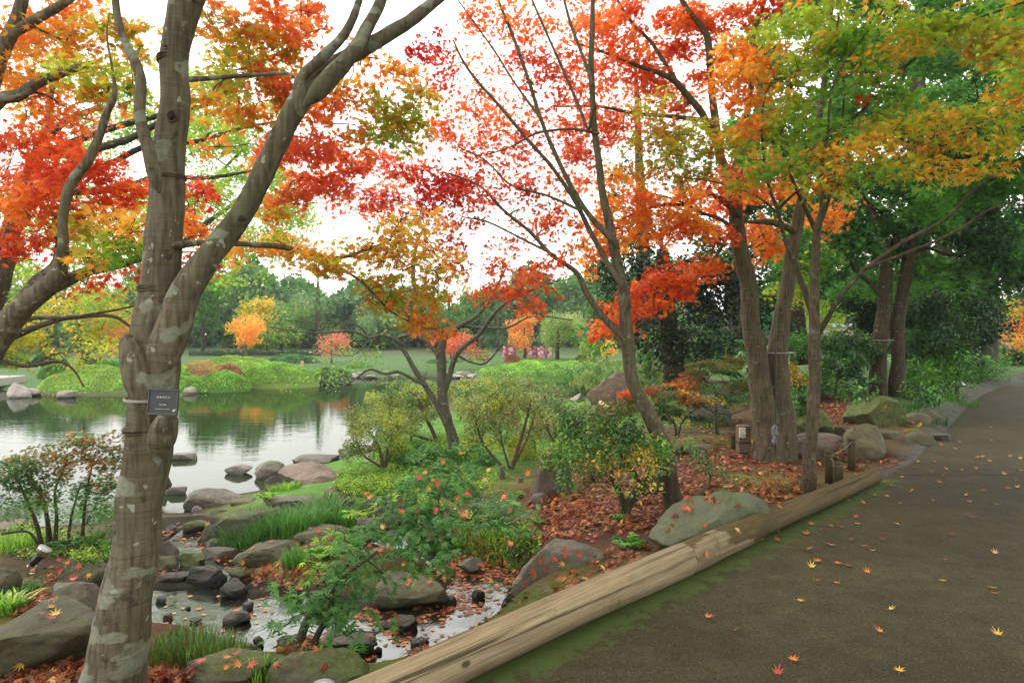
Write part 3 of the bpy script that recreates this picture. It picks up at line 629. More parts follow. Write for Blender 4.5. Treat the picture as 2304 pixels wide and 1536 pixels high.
 (1278, 878, 1322, 912, -.28, PALE, .0, 'pale pointed rock at the end of the azaleas', .8, 0, 0, 5, 0, 0),
 (1285, 900, 1370, 945, -.28, TAN * .8, .05, 'low brown-grey rock below the tilted slab', .8, 0, 0, 5, 0, 0),
 (1478, 820, 1562, 880, .1, TAN * 1.05, .0, 'pinkish grey boulder behind the red-tipped shrub', .8, 0, 0, 4, 0, 0),
 (1540, 872, 1650, 962, -.02, GREY * .8, .05, 'white-flecked grey boulder behind the bonsai-like shrub', .8, -.3, 0, 4, 0, 0),
 (1894, 950, 2006, 1022, .0, OLV * 1.0, .02, 'angular grey boulder with a flat front beside the path, behind the stakes', .7, 0, 0, 6, 0, 0),
 (1896, 886, 2040, 966, .08, OLV * .6, .5, 'large moss-covered mound rock below the twin trunks', .7, 0, 0, 2, 0, 0),
 (2032, 926, 2096, 964, .05, OLV * .7, .12, 'rounded grey-green rock right of the mossy mound', .7, 0, 0, 2, 0, 0),
 (2068, 912, 2120, 950, .1, GREY * .75, .05, 'egg-shaped grey rock leaning by the path bend', .7, .4, 0, 2, 0, 0),
 (1776, 972, 1905, 1026, .0, TAN * .8, .0, 'broad flat brown rock behind the slim trunk', .6, 0, 0, 3, 0, .4),
 (1836, 955, 1902, 980, .08, OLV * .7, .25, 'mossy flat stone behind the broad flat brown rock', .6, 0, 0, 3, 0, .3),
 (1970, 966, 2034, 1002, .0, OLV * .8, .05, 'first edging slab right of the angular boulder', .6, 0, 0, 5, 0, .5),
 (2026, 972, 2102, 1002, .0, OLV * .75, .08, 'second edging slab, long and dark fronted, beside the path', .6, 0, 0, 5, 0, .5),
 (2092, 974, 2146, 992, .0, GREY * .7, .0, 'last thin edging slab touching the path', .6, 0, 0, 5, 0, .5),
 (1770, 915, 1880, 992, .05, OLV * .45, .4, 'dark moss-covered rock between the twin trunk and the slim trunk', .7, 0, 0, 2, 0, 0),
 (1540, 998, 1620, 1022, -.08, TAN * .9, .0, 'low brown stone in the leaves left of the wooden post', .6, 0, 0, 3, 0, .3),
 (1690, 985, 1712, 1012, 0, GREY, .0, 'small grey stone between the wooden post and the double trunk', .6, 0, 0, 3, 0, .0),
 (1158, 832, 1188, 846, -.78, PALE * 1.05, .0, 'round pale rock at the far shore, left of the pointed one', .7, 0, 0, 2, 0, 0),
 (1186, 828, 1216, 846, -.78, PALE * 1.1, .0, 'pointed pale rock at the far shore below the banners', .7, 0, 0, 4, 0, 0),
 (18, 860, 78, 894, -.78, PALE * 1.05, .0, 'large pale streaked rock at the left tip of the island', .7, .3, 0, 4, .3, 0),
 (46, 872, 92, 892, -.8, PALE * .95, .0, 'rounded pale rock in front of the streaked island rock', .7, 0, 0, 3, .3, 0),
 (130, 878, 174, 896, -.8, PALE * 1.1, .0, 'pale flat-topped rock standing in the water before the island', .7, 0, 0, 4, .3, .2),
 (408, 870, 446, 887, -.8, PALE * 1.1, .0, 'white rock in the water just right of the black name plate', .7, 0, 0, 4, .3, 0),
 (546, 855, 570, 870, -.8, PALE, .0, 'pointed small pale rock below the red shrub of the island', .7, 0, 0, 4, .3, 0),
 (577, 851, 602, 864, -.8, PALE * .9, .0, 'second pale rock along the island shore, between two others', .7, 0, 0, 3, .3, 0),
 (628, 850, 662, 862, -.8, PALE * .9, .0, 'flattish pale rock at the right end of the island shore', .7, 0, 0, 3, .3, .2),
 (470, 1196, 500, 1214, -.68, GREY * .6, .1, 'small grey cobble wedged left of the rounded dark grey stone', .8, 0, 0, 4, .3, 0),
 (372, 1180, 404, 1200, -.69, DRK * .8, .05, 'dark cobble at the pond outlet beside the big trunk', .8, 0, 0, 4, .5, 0),
 (505, 1226, 535, 1244, -.67, GREY * .7, 0, 'wet pebble below the long dark rock tip', .8, 0, 0, 4, .5, 0),
 (385, 1205, 412, 1222, -.69, GREY * .7, .05, 'pale-edged cobble in the leafy riffle', .8, 0, 0, 4, .5, 0),
 (600, 1150, 668, 1190, -.6, GREY * .8, .1, 'grey boulder half buried in the lily-turf', .8, 0, 0, 5, 0, 0),
 (680, 1225, 740, 1262, -.6, OLV * .7, .15, 'mossy brown boulder right of the large peaked boulder', .8, 0, 0, 4, 0, 0),
 (800, 1160, 862, 1196, -.56, GREY * .8, .08, 'grey boulder beside the upper glimpse of water', .8, 0, 0, 5, 0, 0),
 (880, 1100, 940, 1132, -.52, GREY * .75, .1, 'rock edge showing above the young green maple, left part', .8, 0, 0, 5, 0, 0),
 (700, 1330, 760, 1372, -.63, OLV * .7, .12, 'mossy boulder behind the young green maple trunk', .8, 0, 0, 4, .3, 0),
 (1030, 1250, 1096, 1284, -.62, GREY * .7, .08, 'grey stone at the head of the leafy stream', .8, 0, 0, 5, .3, 0),
 (245, 1395, 330, 1450, -.5, GREY * .85, .05, 'grey boulder just behind the lower big trunk', .8, 0, 0, 5, 0, 0),
 (60, 1225, 118, 1252, -.55, GREY * .7, .1, 'low grey stone behind the garden spotlight', .8, 0, 0, 4, 0, 0),
]
for i, a in enumerate(RK):
    rock(*a[:8], seed=100 + i, thick=a[8], lean=a[9], ang=a[10], cut=a[11], wet=a[12], flat=a[13])
rr = random.Random(4)
for i, (px, py) in enumerate([(742, 852), (765, 849), (792, 851), (815, 848), (838, 851), (862, 847), (884, 850), (1002, 847), (1022, 850), (1044, 846), (1068, 849), (1088, 851), (1110, 848)]):
    wd = rr.uniform(14, 24); rock(px - wd, py - rr.uniform(8, 16), px + wd, py, -.78, PALE * rr.uniform(.85, 1.05), 0, 'pale rock in the broken row along the far shore behind the bare tree', 300 + i, .7, 0, 0, 3, .3, group='pale rocks lining the far shore')

# ---------------------------------------------------------------- the kerb logs
def kerb_log(name, s0, s1, r0, r1, label, seed, off=.0):
    L = s1 - s0; n = int(L / .035); t = np.linspace(0, 1, n); sides = 40
    rad = r0 + (r1 - r0) * t; a = np.linspace(0, 2 * np.pi, sides, endpoint=False)
    x = np.repeat(t * L, sides); A = np.tile(a, n); R = np.repeat(rad, sides)
    q = np.stack([x * .6, np.cos(A), np.sin(A)], 1)
    R = R * (1 + .075 * sinoise(q * [1.2, 1.5, 1.5], seed, 1.4, 3) + .012 * sinoise(q * [.8, 9, 9], seed + 1, 2, 2))
    V = np.stack([x, R * np.cos(A), R * np.sin(A)], 1)
    i = np.arange((n - 1) * sides); r = i // sides; c = i % sides; c2 = (c + 1) % sides
    Q = np.stack([r * sides + c, (r + 1) * sides + c, (r + 1) * sides + c2, r * sides + c2], 1)
    ang = math.atan2(LD[1], LD[0])
    root = thing(name, label, 'log', (*(LA + LD * s0 + LN * (r0 * .85 + off)), r0 * .93), 'two kerb logs laid end to end along the path', (0, math.asin((r0 - r1) / L), ang))
    far = s0 > 0; bk = sinoise(V * [1, 1.6, 1.6], 77, 2.6, 4); K = np.where((far & (bk > -.35))[:, None], np.array([.36, .33, .2]), np.array([1., 1., 1.]) * (.92 + .1 * bk[:, None]))
    mb = MB(); mb.add(V, Q.ravel(), [4] * len(Q), K, True)
    mb.obj('log_body', M['log'], root)
    for e, xx, rr_ in ((0, 0, V[:sides]), (1, L, V[-sides:])):
        mb = MB(); m = rr_.copy(); m[:, 0] += (.002 if e else -.002); mm = np.vstack([m, m * [1, .5, .5] + [.002 if e else -.002, 0, 0]])
        k = np.arange(sides); k2 = (k + 1) % sides
        Q2 = np.stack([k, k2, k2 + sides, k + sides], 1)
        if not e: Q2 = Q2[:, ::-1]
        lo = np.concatenate([Q2.ravel(), (sides + np.arange(sides)) if e else (sides + np.arange(sides))[::-1]])
        mb.add(mm, lo, [4] * sides + [sides], (.55, .5, .42)); mb.obj('sawn_end', M['log'], root)
    return root
SJ = float((np.array([1.1, 4.28]) - LA) @ LD)
kerb_log('kerb_log', -3.2, SJ - .002, .104, .095, 'near kerb log, pale weathered wood, running out of the bottom of the picture', 3)
kerb_log('kerb_log', SJ + .002, 5.33, .0945, .074, 'far kerb log with bark left in patches, ending beside the slim trunk', 8, .0)
# ---------------------------------------------------------------- trees and shrubs
DENS = 2.1
def spray_leaves(mb, rng, cen, R, n, pal, tmpl, size, flat=.16, tiltS=.35, tiltL=.5, droop=.5, hue=None):
    """n leaves on flat, slightly drooping sprays around the points cen"""
    K = len(cen); idx = rng.randint(K, size=n)
    sn = norm(np.c_[rng.normal(size=(K, 2)) * tiltS, np.ones(K)])
    ref = norm(rng.normal(size=(K, 3))); e1 = norm(np.cross(sn, ref)); e2 = np.cross(sn, e1)
    rad = R * (rng.uniform(.7, 1.25, K))[idx] * np.sqrt(rng.uniform(0, 1, n)); th = rng.uniform(0, 6.283, n)
    # gather the leaves along a few twigs
    th = np.round(th / (6.283 / 7)) * (6.283 / 7) + rng.normal(size=n) * .22
    off = (np.cos(th) * rad)[:, None] * e1[idx] + (np.sin(th) * rad * .8)[:, None] * e2[idx]
    pos = cen[idx] + off + sn[idx] * (rng.normal(size=n) * R * flat)[:, None]
    pos[:, 2] -= droop * (rad / R) ** 2 * R * .3
    nr = sn[idx] + rng.normal(size=(n, 3)) * tiltL
    tip = norm(off) + rng.normal(size=(n, 3)) * .45; tip[:, 2] -= droop
    base = pick(rng, pal, K)[idx]; own = pick(rng, pal, n)
    f = np.where(rng.uniform(0, 1, (n, 1)) < .35, 1., rng.uniform(0, 1, (n, 1)) * .5); col = base * (1 - f) + own * f
    col = col * rng.uniform(.72, 1.15, (n, 1))
    leaves(mb, tmpl, pos, nr, size * rng.uniform(.65, 1.15, n), col, rng, tip)

def tree(name, label, cat, limbs, blobs, base=None, leaf=MAPLE, size=.08, mat='maple', bark='bark2', cover=1.4, spray=.26, sides=12, group=None,
         seed=1, tw=.010, bump_=.05, parts=('trunk', 'crown'), flat=.16, tiltL=.5, droop=.5, tiltS=.35, ws=1., stems=False, rings=(), knots=(), stain=()):
    rng = np.random.RandomState(seed)
    sk = []; skr = []
    L3 = []
    for lb in limbs:
        pts = []; rad = []; d = None
        lb = [(q[0], q[1], q[2] * ws, *q[3:]) for q in lb]
        for q in lb:
            if len(q) > 3: d = q[3]
            pts.append(P(q[0], q[1], d)); rad.append(q[2] / 2 / F * d)
        # depths given only at some points are interpolated
        ds = [(i, q[3]) for i, q in enumerate(lb) if len(q) > 3]
        if len(ds) > 1:
            dd = np.interp(range(len(lb)), [a for a, _ in ds], [b for _, b in ds])
            pts = [P(q[0], q[1], x) for q, x in zip(lb, dd)]; rad = [q[2] / 2 / F * x for q, x in zip(lb, dd)]
        L3.append((np.array(pts), np.array(rad)))
    if base is None: base = L3[0][0][0].copy()
    base = np.asarray(base, float)
    root = thing(name, label, cat, base, group)
    mb = MB()
    for k, (pts, rad) in enumerate(L3):
        if k and not stems:
            dv = pts[0] - pts[1]; dv /= np.linalg.norm(dv); pts = np.vstack([pts[0] + dv * rad[0] * 2.6, pts]); rad = np.concatenate([[rad[0] * .2], rad])
        sd = sides if rad.max() > .03 else max(6, sides // 2)
        q = catmull(np.c_[pts, rad], 8)
        if k or len(q) > 20:   # small natural wander
            wv = sinoise(q[:, :3], seed + k, 3.0, 2)
            q[:, 0] += wv * np.minimum(q[:, 3] * .35, .02); q[:, 2] += sinoise(q[:, :3], seed + k + 50, 3, 2) * np.minimum(q[:, 3] * .3, .02)
        tube(mb, q[:, :3], np.maximum(q[:, 3], .0015), sd, (1, 1, 1), bump_, seed + k)
        st = 2
        sk += list(q[::st, :3]); skr += list(q[::st, 3])
    if not sk: sk = [base.copy()]; skr = [.02]
    for px, py, wp, d in rings:
        cc = P(px, py, d); L0 = catmull(np.c_[L3[0][0], L3[0][1]], 8); j0 = int(np.abs(L0[:, 2] - cc[2]).argmin()); cc = L0[j0, :3]; r = L0[j0, 3] * 1.0
        for q_ in range(3):
            aa = np.linspace(0, 6.283, 40); wob = sinoise(np.c_[np.cos(aa), np.sin(aa), aa * 0 + py + q_ * 3], 5, 2.5, 2)
            q = np.stack([cc[0] + np.cos(aa) * r, cc[1] + np.sin(aa) * r, cc[2] + (q_ - 1) * .009 + wob * .004], 1); tube(mb, q, .0035 + .003 * np.abs(wob), 6, (.7, .68, .62))
    for px, py, wp, hp, d in knots:
        cc = P(px, py, d); w_, h_ = wp / F * d / 2, hp / F * d / 2
        aa = np.linspace(0, 6.283, 24); tube(mb, np.stack([cc[0] + np.cos(aa) * w_, cc[1] + np.cos(aa) ** 2 * .01, cc[2] + np.sin(aa) * h_], 1), [w_ * .38] * 24, 8, (.6, .55, .5), .1, 3)
        tube(mb, [cc + [0, .012, -h_ * .8], cc + [0, .0, 0], cc + [0, .012, h_ * .8]], [w_ * .5, w_ * .8, w_ * .5], 8, (.25, .22, .2), .1, 4)
    for A_, B_, r_s, kc in stain:
        for j_ in range(len(mb.V)):
            V_ = mb.V[j_]; ab = B_ - A_; t_ = np.clip(((V_ - A_) @ ab) / (ab @ ab), 0, 1); dd = np.linalg.norm(V_ - A_ - t_[:, None] * ab, axis=1)
            m_ = np.clip((r_s - dd + r_s * .45 * sinoise(V_, 8, 22, 3)) / (r_s * .4), 0, 1)[:, None]; mb.K[j_] = mb.K[j_] * (1 - m_) + np.array(kc) * m_
    # blobs
    mc = MB(); B = []
    for b in blobs:
        px, py, rx, ry, d, pal = b[:6]; cv = b[6] if len(b) > 6 else 1.
        if mat == 'maple' and d < 9.5: rx *= 1.22; ry *= 1.22; cv *= .85
        c = P(px, py, d); B.append((c, rx * d / F, ry * d / F, d, pal, cv, rx, ry))
    todo = list(range(len(B))); S = np.array(sk); SR = np.array(skr)
    nl = len(L3)
    while todo:
        best = None
        for i in todo:
            c = B[i][0]
            if stems: D = np.linalg.norm(S - c, axis=1) + np.where(S[:, 2] > c[2] - .02, .3, 0)
            else: D = np.linalg.norm(S - c, axis=1) + np.maximum(S[:, 2] - c[2], 0) * .5
            j = int(D.argmin())
            if best is None or D[j] < best[0]: best = (D[j], i, j)
        _, i, j = best; todo.remove(i); c, ax, az, d, pal, cv, rx, ry = B[i]
        s = S[j]; Ln = np.linalg.norm(c - s)
        if Ln > .05:
            r0 = min(max(SR[j] * .6, tw * .5), tw * (1 + Ln * .6)); mid = []
            for t in (0, .3, .65, 1):
                p = s * (1 - t) + c * t; p = p + rng.normal(size=3) * Ln * .07 * (0 < t < 1); p[2] += (math.sin(t * 3.14) * .12 * Ln) * (1 if not stems else -.3)
                mid.append(p)
            q = catmull(np.array(mid), 5); rr_ = np.linspace(r0, max(r0 * .45, .002), len(q))
            tube(mb, q, rr_, 6 if d < 9 else 5, (1, 1, 1), .08, seed)
            S = np.vstack([S, q[4:]]); SR = np.concatenate([SR, rr_[4:]])
        ay = (ax + az) / 2 * 1.2
        K = int(max(3, round(2.2 * ax * az / spray ** 2)))
        u = norm(rng.normal(size=(K, 3))) * (rng.uniform(0, 1, (K, 1)) ** (1 / 2.4))
        cen = c + u * np.array([max(ax - spray * .5, ax * .5), ay, max(az - spray * .15, az * .6)])
        nt_ = min(K, 14)
        for k in range(nt_):
            e = cen[k]; m_ = (c + e) / 2 + rng.normal(size=3) * .04; m_[2] += .03
            q = catmull(np.array([c + (s - c) * rng.uniform(0, .25), m_, e, e + (e - c) * .25]), 3); tube(mb, q, np.linspace(max(tw * .35, .0022), .0012, len(q)), 4)
        lp = size / d * F; n = int(cv * cover * math.pi * rx * ry / (.22 * lp * lp)) if (leaf is MAPLE or leaf is MAPLE5) else int(cv * cover * math.pi * rx * ry / (.2 * lp * lp))
        n = max(12, min(int(n * DENS * (1.35 if mat == 'maple' else 1)), 60000))
        spray_leaves(mc, rng, cen, min(spray, max(ax, .08)), n, pal, leaf, size, flat, tiltS, tiltL, droop)
    o = mb.obj(parts[0], M[bark], root, base)
    if mc.V: o = mc.obj(parts[1], M[mat], root, base)
    return root
def place_root(r, z):  # unused guard
    r.location.z = z

mg = 'maple trees around the stream'
# --- big lichened maple with the name plate
T1 = tree('maple_tree', 'big lichen-spotted maple with two heavy limbs carrying the black name plate', 'tree', [
  [(248, 1625, 172, 3.4), (258, 1540, 152), (270, 1450, 140), (286, 1340, 118), (300, 1230, 108), (311, 1100, 105), (330, 990, 108), (341, 900, 110), (345, 820, 116), (348, 740, 104), (355, 650, 90), (370, 520, 84), (377, 400, 80), (382, 250, 68), (389, 120, 66), (412, 20, 78), (432, -60, 80, 3.6), (450, -300, 64, 3.9), (470, -700, 44, 4.3)],
  [(340, 960, 20, 3.4), (348, 890, 60), (368, 815, 80), (394, 745, 80), (424, 665, 74), (475, 590, 62), (540, 500, 55), (588, 410, 52), (625, 330, 50), (662, 262, 54), (702, 212, 54), (765, 148, 42), (850, 88, 36, 3.6), (930, 38, 30), (1000, -15, 26), (1090, -90, 22, 4)],
  [(676, 225, 38, 3.42), (671, 175, 26), (715, 128, 26), (770, 72, 22), (805, 0, 18), (825, -90, 14, 3.6)],
  [(715, 205, 44, 3.42), (790, 125, 36), (825, 55, 30), (862, -20, 26), (900, -160, 22, 3.7)],
  [(352, 400, 30, 3.36), (338, 330, 30), (318, 255, 26), (319, 185, 25), (303, 135, 24), (280, 90, 18), (264, 25, 17), (258, -60, 15, 3.5)],
  [(345, 930, 40, 3.36), (322, 870, 66), (303, 815, 58), (291, 778, 44), (290, 760, 26), (293, 752, 8)],
  [(362, 1040, 12, 3.3), (370, 1005, 48), (380, 975, 66), (388, 945, 50), (388, 922, 14)],
  [(400, 552, 18, 3.5), (450, 548, 15), (560, 552, 14), (640, 557, 14, 4), (700, 572, 12), (770, 580, 9, 4.4), (830, 560, 7), (880, 540, 5)],
  [(700, 570, 9, 4.2), (760, 600, 7), (820, 640, 6), (880, 700, 5), (960, 740, 3, 4.6)],
  [(405, 180, 14, 3.6), (470, 178, 12, 3.9), (560, 170, 10, 4.2), (640, 165, 8), (662, 175, 8, 3.6)],
 ], [
  (470, 50, 60, 45, 4.6, 'OBL'), (555, 75, 55, 45, 4.8, 'OYL'), (630, 40, 50, 40, 5, 'OP'), (700, 30, 45, 35, 5.2, 'OPB'), (520, 160, 50, 40, 4.6, 'LLB'), (600, 170, 50, 40, 4.8, 'OPB'),
  (470, 235, 50, 35, 4.4, 'LBY', .8), (560, 120, 50, 40, 5, 'YBL'), (650, 130, 50, 40, 5.2, 'OLB'), (690, 80, 40, 35, 5, 'OB'), (560, 250, 50, 40, 5, 'BOL', .9), (630, 230, 50, 45, 5, 'LOB', .9),
  (640, 300, 50, 45, 5.2, 'OP'), (600, 340, 40, 35, 5.2, 'OP', .8), (740, 250, 55, 40, 4.8, 'OPB'), (780, 190, 45, 30, 4.6, 'OYB', .8), (820, 130, 45, 30, 4.8, 'OYB', .6), (860, 230, 55, 40, 4.6, 'LlB', .9), (930, 270, 50, 35, 4.6, 'LBl', .8), (900, 150, 40, 35, 4.8, 'YOB', .7),
  (950, 210, 45, 30, 4.6, 'LOB', .8), (830, 300, 55, 40, 4.9, 'LO', .8), (900, 320, 45, 30, 4.8, 'lLB', .8), (700, 330, 50, 40, 5, 'P'), (750, 340, 50, 45, 5.3, 'PPO'), (690, 400, 45, 40, 5.4, 'PPO'), (640, 430, 40, 35, 5.2, 'OPB'), (740, 420, 45, 40, 5.4, 'PP', .8),
  (800, 380, 40, 35, 5.3, 'PP', .8), (620, 480, 35, 30, 5.2, 'LO', .6), (470, 330, 35, 30, 5, 'OB', .3),
  (560, 555, 50, 22, 4.1, 'YO', .8), (640, 560, 50, 22, 4.1, 'YO', .9), (710, 575, 50, 25, 4.2, 'YL'), (760, 600, 40, 28, 4.2, 'LBY'), (830, 560, 55, 40, 4.4, 'YLB', 0.5), (900, 500, 60, 28, 4.5, 'YYL', 0.5), (870, 540, 50, 40, 4.4, 'LYB', 0.5), (950, 490, 50, 22, 4.6, 'YO', 0.5),
  (960, 540, 60, 40, 4.6, 'YLO', 0.5), (900, 590, 60, 45, 4.5, 'LBY', 0.5), (850, 640, 50, 40, 4.5, 'LlB', 0.5), (910, 650, 55, 45, 4.5, 'LBO', 0.5), (980, 610, 55, 40, 4.6, 'BLO', 0.45), (860, 690, 45, 35, 4.5, 'LlB', 0.5), (920, 710, 50, 35, 4.5, 'BLO', 0.5), (985, 660, 45, 35, 4.6, 'BOL', 0.4), (970, 740, 35, 22, 4.6, 'OB', 0.4), (1000, 745, 25, 18, 4.6, 'OR', 0.35),
  # crown above the picture
  (300, -150, 260, 120, 4.2, 'OYB', .13), (700, -160, 260, 110, 4.6, 'OPY', .13), (500, -500, 400, 220, 4.6, 'OYL', .13), (1000, -300, 250, 150, 4.8, 'ORP', .13),
 ], bark='bark1', size=.076, ws=.92, rings=[(377, 388, 82, 3.4), (352, 645, 88, 3.4), (388, 97, 72, 3.4), (345, 858, 106, 3.4), (334, 968, 104, 3.4)], knots=[(386, 262, 18, 26, 3.325), (372, 105, 10, 8, 3.33), (545, 495, 20, 18, 3.34)], stain=[(P(392, 640, 3.3), P(352, 830, 3.25), .045, (.3, .34, .22)), (P(392, 930, 3.25), P(380, 1010, 3.25), .05, (.4, .42, .3)), (P(300, 770, 3.25), P(296, 800, 3.25), .03, (.4, .5, .25))], sides=40, seed=11, bump_=.035, cover=1.7, tw=.011)

# --- maple leaning in from the left edge
tree('maple_tree', 'grey maple leaning in from the left edge with red and orange layers', 'tree', [
  [(-330, 1560, 150, 4.6), (-260, 1300, 120), (-180, 1050, 110), (-90, 880, 100), (0, 745, 76), (70, 680, 60), (130, 630, 50), (148, 560, 30, 4.4), (147, 480, 26), (165, 410, 30), (200, 365, 28), (226, 305, 24), (241, 250, 20), (256, 222, 16), (258, 190, 10), (250, 140, 7), (240, 80, 5), (246, 30, 3, 4.8)],
  [(125, 638, 40, 4.5), (200, 607, 28), (270, 590, 24), (330, 572, 20), (420, 540, 12, 4.8)],
  [(-90, 860, 60, 4.7), (20, 715, 42), (82, 640, 38, 5), (125, 592, 24), (136, 520, 14), (140, 480, 8)],
  [(-180, 1040, 90, 4.8), (-150, 700, 70), (-100, 400, 60), (-20, 240, 40), (40, 215, 34), (90, 185, 28), (150, 160, 24), (192, 146, 18), (210, 140, 9)],
  [(-100, 420, 60, 4.8), (-60, 180, 46), (0, 95, 34), (70, 50, 28), (140, 8, 24), (200, -40, 18)],
  [(-120, 520, 60, 4.8), (-40, 230, 50), (0, 120, 42), (40, 40, 34), (60, -40, 30)],
  [(-30, 780, 22, 5.5), (60, 720, 15), (150, 715, 12), (215, 705, 8), (300, 688, 6), (420, 650, 4, 6)],
 ], [
  (60, 40, 70, 50, 5.2, 'OOB'), (30, 110, 60, 40, 5.6, 'OB'), (170, 40, 65, 45, 5.2, 'OYB'), (240, 60, 45, 45, 5, 'YOL'), (70, 180, 60, 35, 5, 'OBY'), (150, 110, 65, 40, 5.1, 'YLB'), (130, 230, 60, 30, 5, 'OOB'), (220, 150, 55, 45, 4.8, 'LYl'), (215, 210, 40, 30, 4.8, 'OLB'), (60, 260, 55, 28, 5.4, 'OB', .7), (190, 270, 55, 25, 5.2, 'OP', .7), (30, 175, 45, 30, 5.4, 'OR', .9),
  (290, 60, 40, 40, 5, 'YBL', .9), (300, 130, 40, 30, 5, 'LlY', .8), (310, 200, 30, 30, 5, 'LG', .7), (270, 240, 30, 20, 5, 'LO', .5),
  (60, 330, 70, 30, 5, 'RRP'), (140, 340, 65, 30, 5, 'RRO'), (210, 365, 60, 30, 4.9, 'RR'), (60, 385, 65, 30, 5, 'ROO'), (150, 400, 70, 30, 4.9, 'RR'), (250, 405, 60, 30, 4.9, 'RR'), (300, 430, 45, 35, 4.9, 'RRO'), (40, 440, 60, 28, 4.8, 'OB'), (110, 450, 50, 28, 4.8, 'ROO'), (200, 455, 60, 28, 5, 'OB'),
  (70, 490, 60, 25, 4.8, 'OO'), (150, 500, 60, 25, 4.9, 'OB'), (20, 520, 45, 30, 5, 'CR'), (50, 560, 50, 28, 5.2, 'CR'), (110, 540, 45, 28, 5, 'OR'), (200, 510, 45, 25, 4.8, 'YL'), (260, 490, 55, 22, 4.5, 'YY'), (300, 520, 45, 22, 4.4, 'YL'), (240, 545, 45, 25, 4.4, 'lGL'), (200, 580, 40, 22, 4.4, 'LY'), (290, 560, 45, 28, 4.5, 'Gl'), (200, 640, 40, 20, 5, 'CR', .7), (30, 470, 30, 30, 5, 'OB'),
  (440, 500, 45, 22, 4.9, 'YOO'), (460, 530, 40, 18, 4.9, 'YO'), (440, 440, 35, 40, 5.2, 'RC', .8), (440, 590, 40, 22, 5.2, 'RC', .8), (330, 600, 40, 25, 5, 'RC', .8), (390, 480, 40, 30, 5.4, 'RO', .8), (20, 410, 40, 26, 5.4, 'RC', .8),
  (-250, -100, 300, 200, 5, 'OYR', .13), (0, -250, 300, 150, 5.2, 'OYR', .13),
 ], bark='bark1', size=.08, ws=.78, sides=26, seed=23, bump_=.05, cover=1.4)

# --- yellow-green tree behind the left maples
tree('maple_tree', 'dark-limbed tree with small yellow-green leaves behind the leaning left maple', 'tree', [
  [(-170, 1080, 70, 8.6), (-60, 800, 50), (0, 620, 42), (30, 520, 38), (45, 430, 30), (90, 330, 22), (150, 270, 16), (230, 240, 12)],
  [(35, 500, 28, 8.6), (100, 420, 20), (200, 345, 17), (300, 310, 15), (420, 240, 12), (520, 200, 9), (600, 120, 6)],
  [(60, 420, 20, 8.8), (105, 290, 17), (118, 200, 13), (150, 120, 9), (160, 40, 6)],
  [(100, 425, 16, 8.8), (240, 430, 14), (360, 400, 12), (460, 400, 9), (570, 385, 6)],
  [(60, 450, 18, 8.8), (200, 390, 14), (330, 330, 13), (430, 320, 10), (540, 290, 7), (640, 270, 5)],
  [(100, 350, 18, 8.8), (250, 290, 14), (400, 250, 12), (480, 230, 9), (560, 170, 6)],
  [(-60, 800, 30, 8.6), (60, 745, 16), (160, 715, 11), (250, 712, 8), (300, 740, 5)],
  [(-60, 820, 14, 8.6), (0, 810, 10), (60, 822, 8), (130, 812, 7), (165, 830, 5), (190, 870, 3)],
 ], [
  (90, 150, 80, 40, 9, 'La', .4), (60, 230, 70, 30, 9, 'Lla', .5), (240, 290, 70, 35, 9, 'la', .6), (330, 250, 60, 35, 9, 'La', .5), (470, 290, 70, 45, 9.2, 'laL', 1), (560, 330, 60, 40, 9.4, 'la', 1), (620, 400, 50, 40, 10.4, 'aL', .9), (530, 390, 60, 40, 10.2, 'la', 1), (470, 440, 50, 30, 9.2, 'aL', 1), (560, 460, 55, 35, 10.4, 'la', .9), (600, 520, 60, 30, 10.4, 'La', 1), (660, 540, 60, 25, 10.4, 'La', 1), (520, 520, 50, 30, 9.2, 'aL', 1), (450, 200, 80, 50, 10.4, 'la', .8), (560, 230, 80, 60, 11, 'la', .7), (280, 200, 80, 60, 10, 'al', .6), (160, 160, 80, 60, 10, 'al', .6), (640, 470, 60, 40, 11, 'aG', .8), (700, 500, 50, 40, 11, 'aL', .5), (470, 610, 60, 30, 9.4, 'la', .3), (560, 620, 60, 25, 9.4, 'la', .25),
  (60, 690, 80, 45, 9, 'LaY', .7), (60, 760, 80, 50, 9, 'LYa', .8), (160, 680, 70, 35, 9.2, 'La', .7), (230, 740, 70, 45, 9.4, 'LYa', .8), (260, 660, 60, 35, 9.2, 'La', .8), (150, 800, 60, 25, 9.2, 'LYa', .5), (40, 620, 60, 35, 9.2, 'La', .6), (20, 800, 60, 30, 9, 'Gg', .5), (100, 350, 60, 30, 9.2, 'la', .4), (90, 420, 60, 30, 9.4, 'la', .5), (250, 470, 80, 40, 9.6, 'aL', .4), (30, 300, 50, 40, 9.6, 'aL', .5), (200, 330, 60, 25, 9.4, 'la', .4),
 ], bark='bark3', size=.075, leaf=MAPLE5, sides=12, seed=31, cover=1.0, spray=.4, bump_=.06)

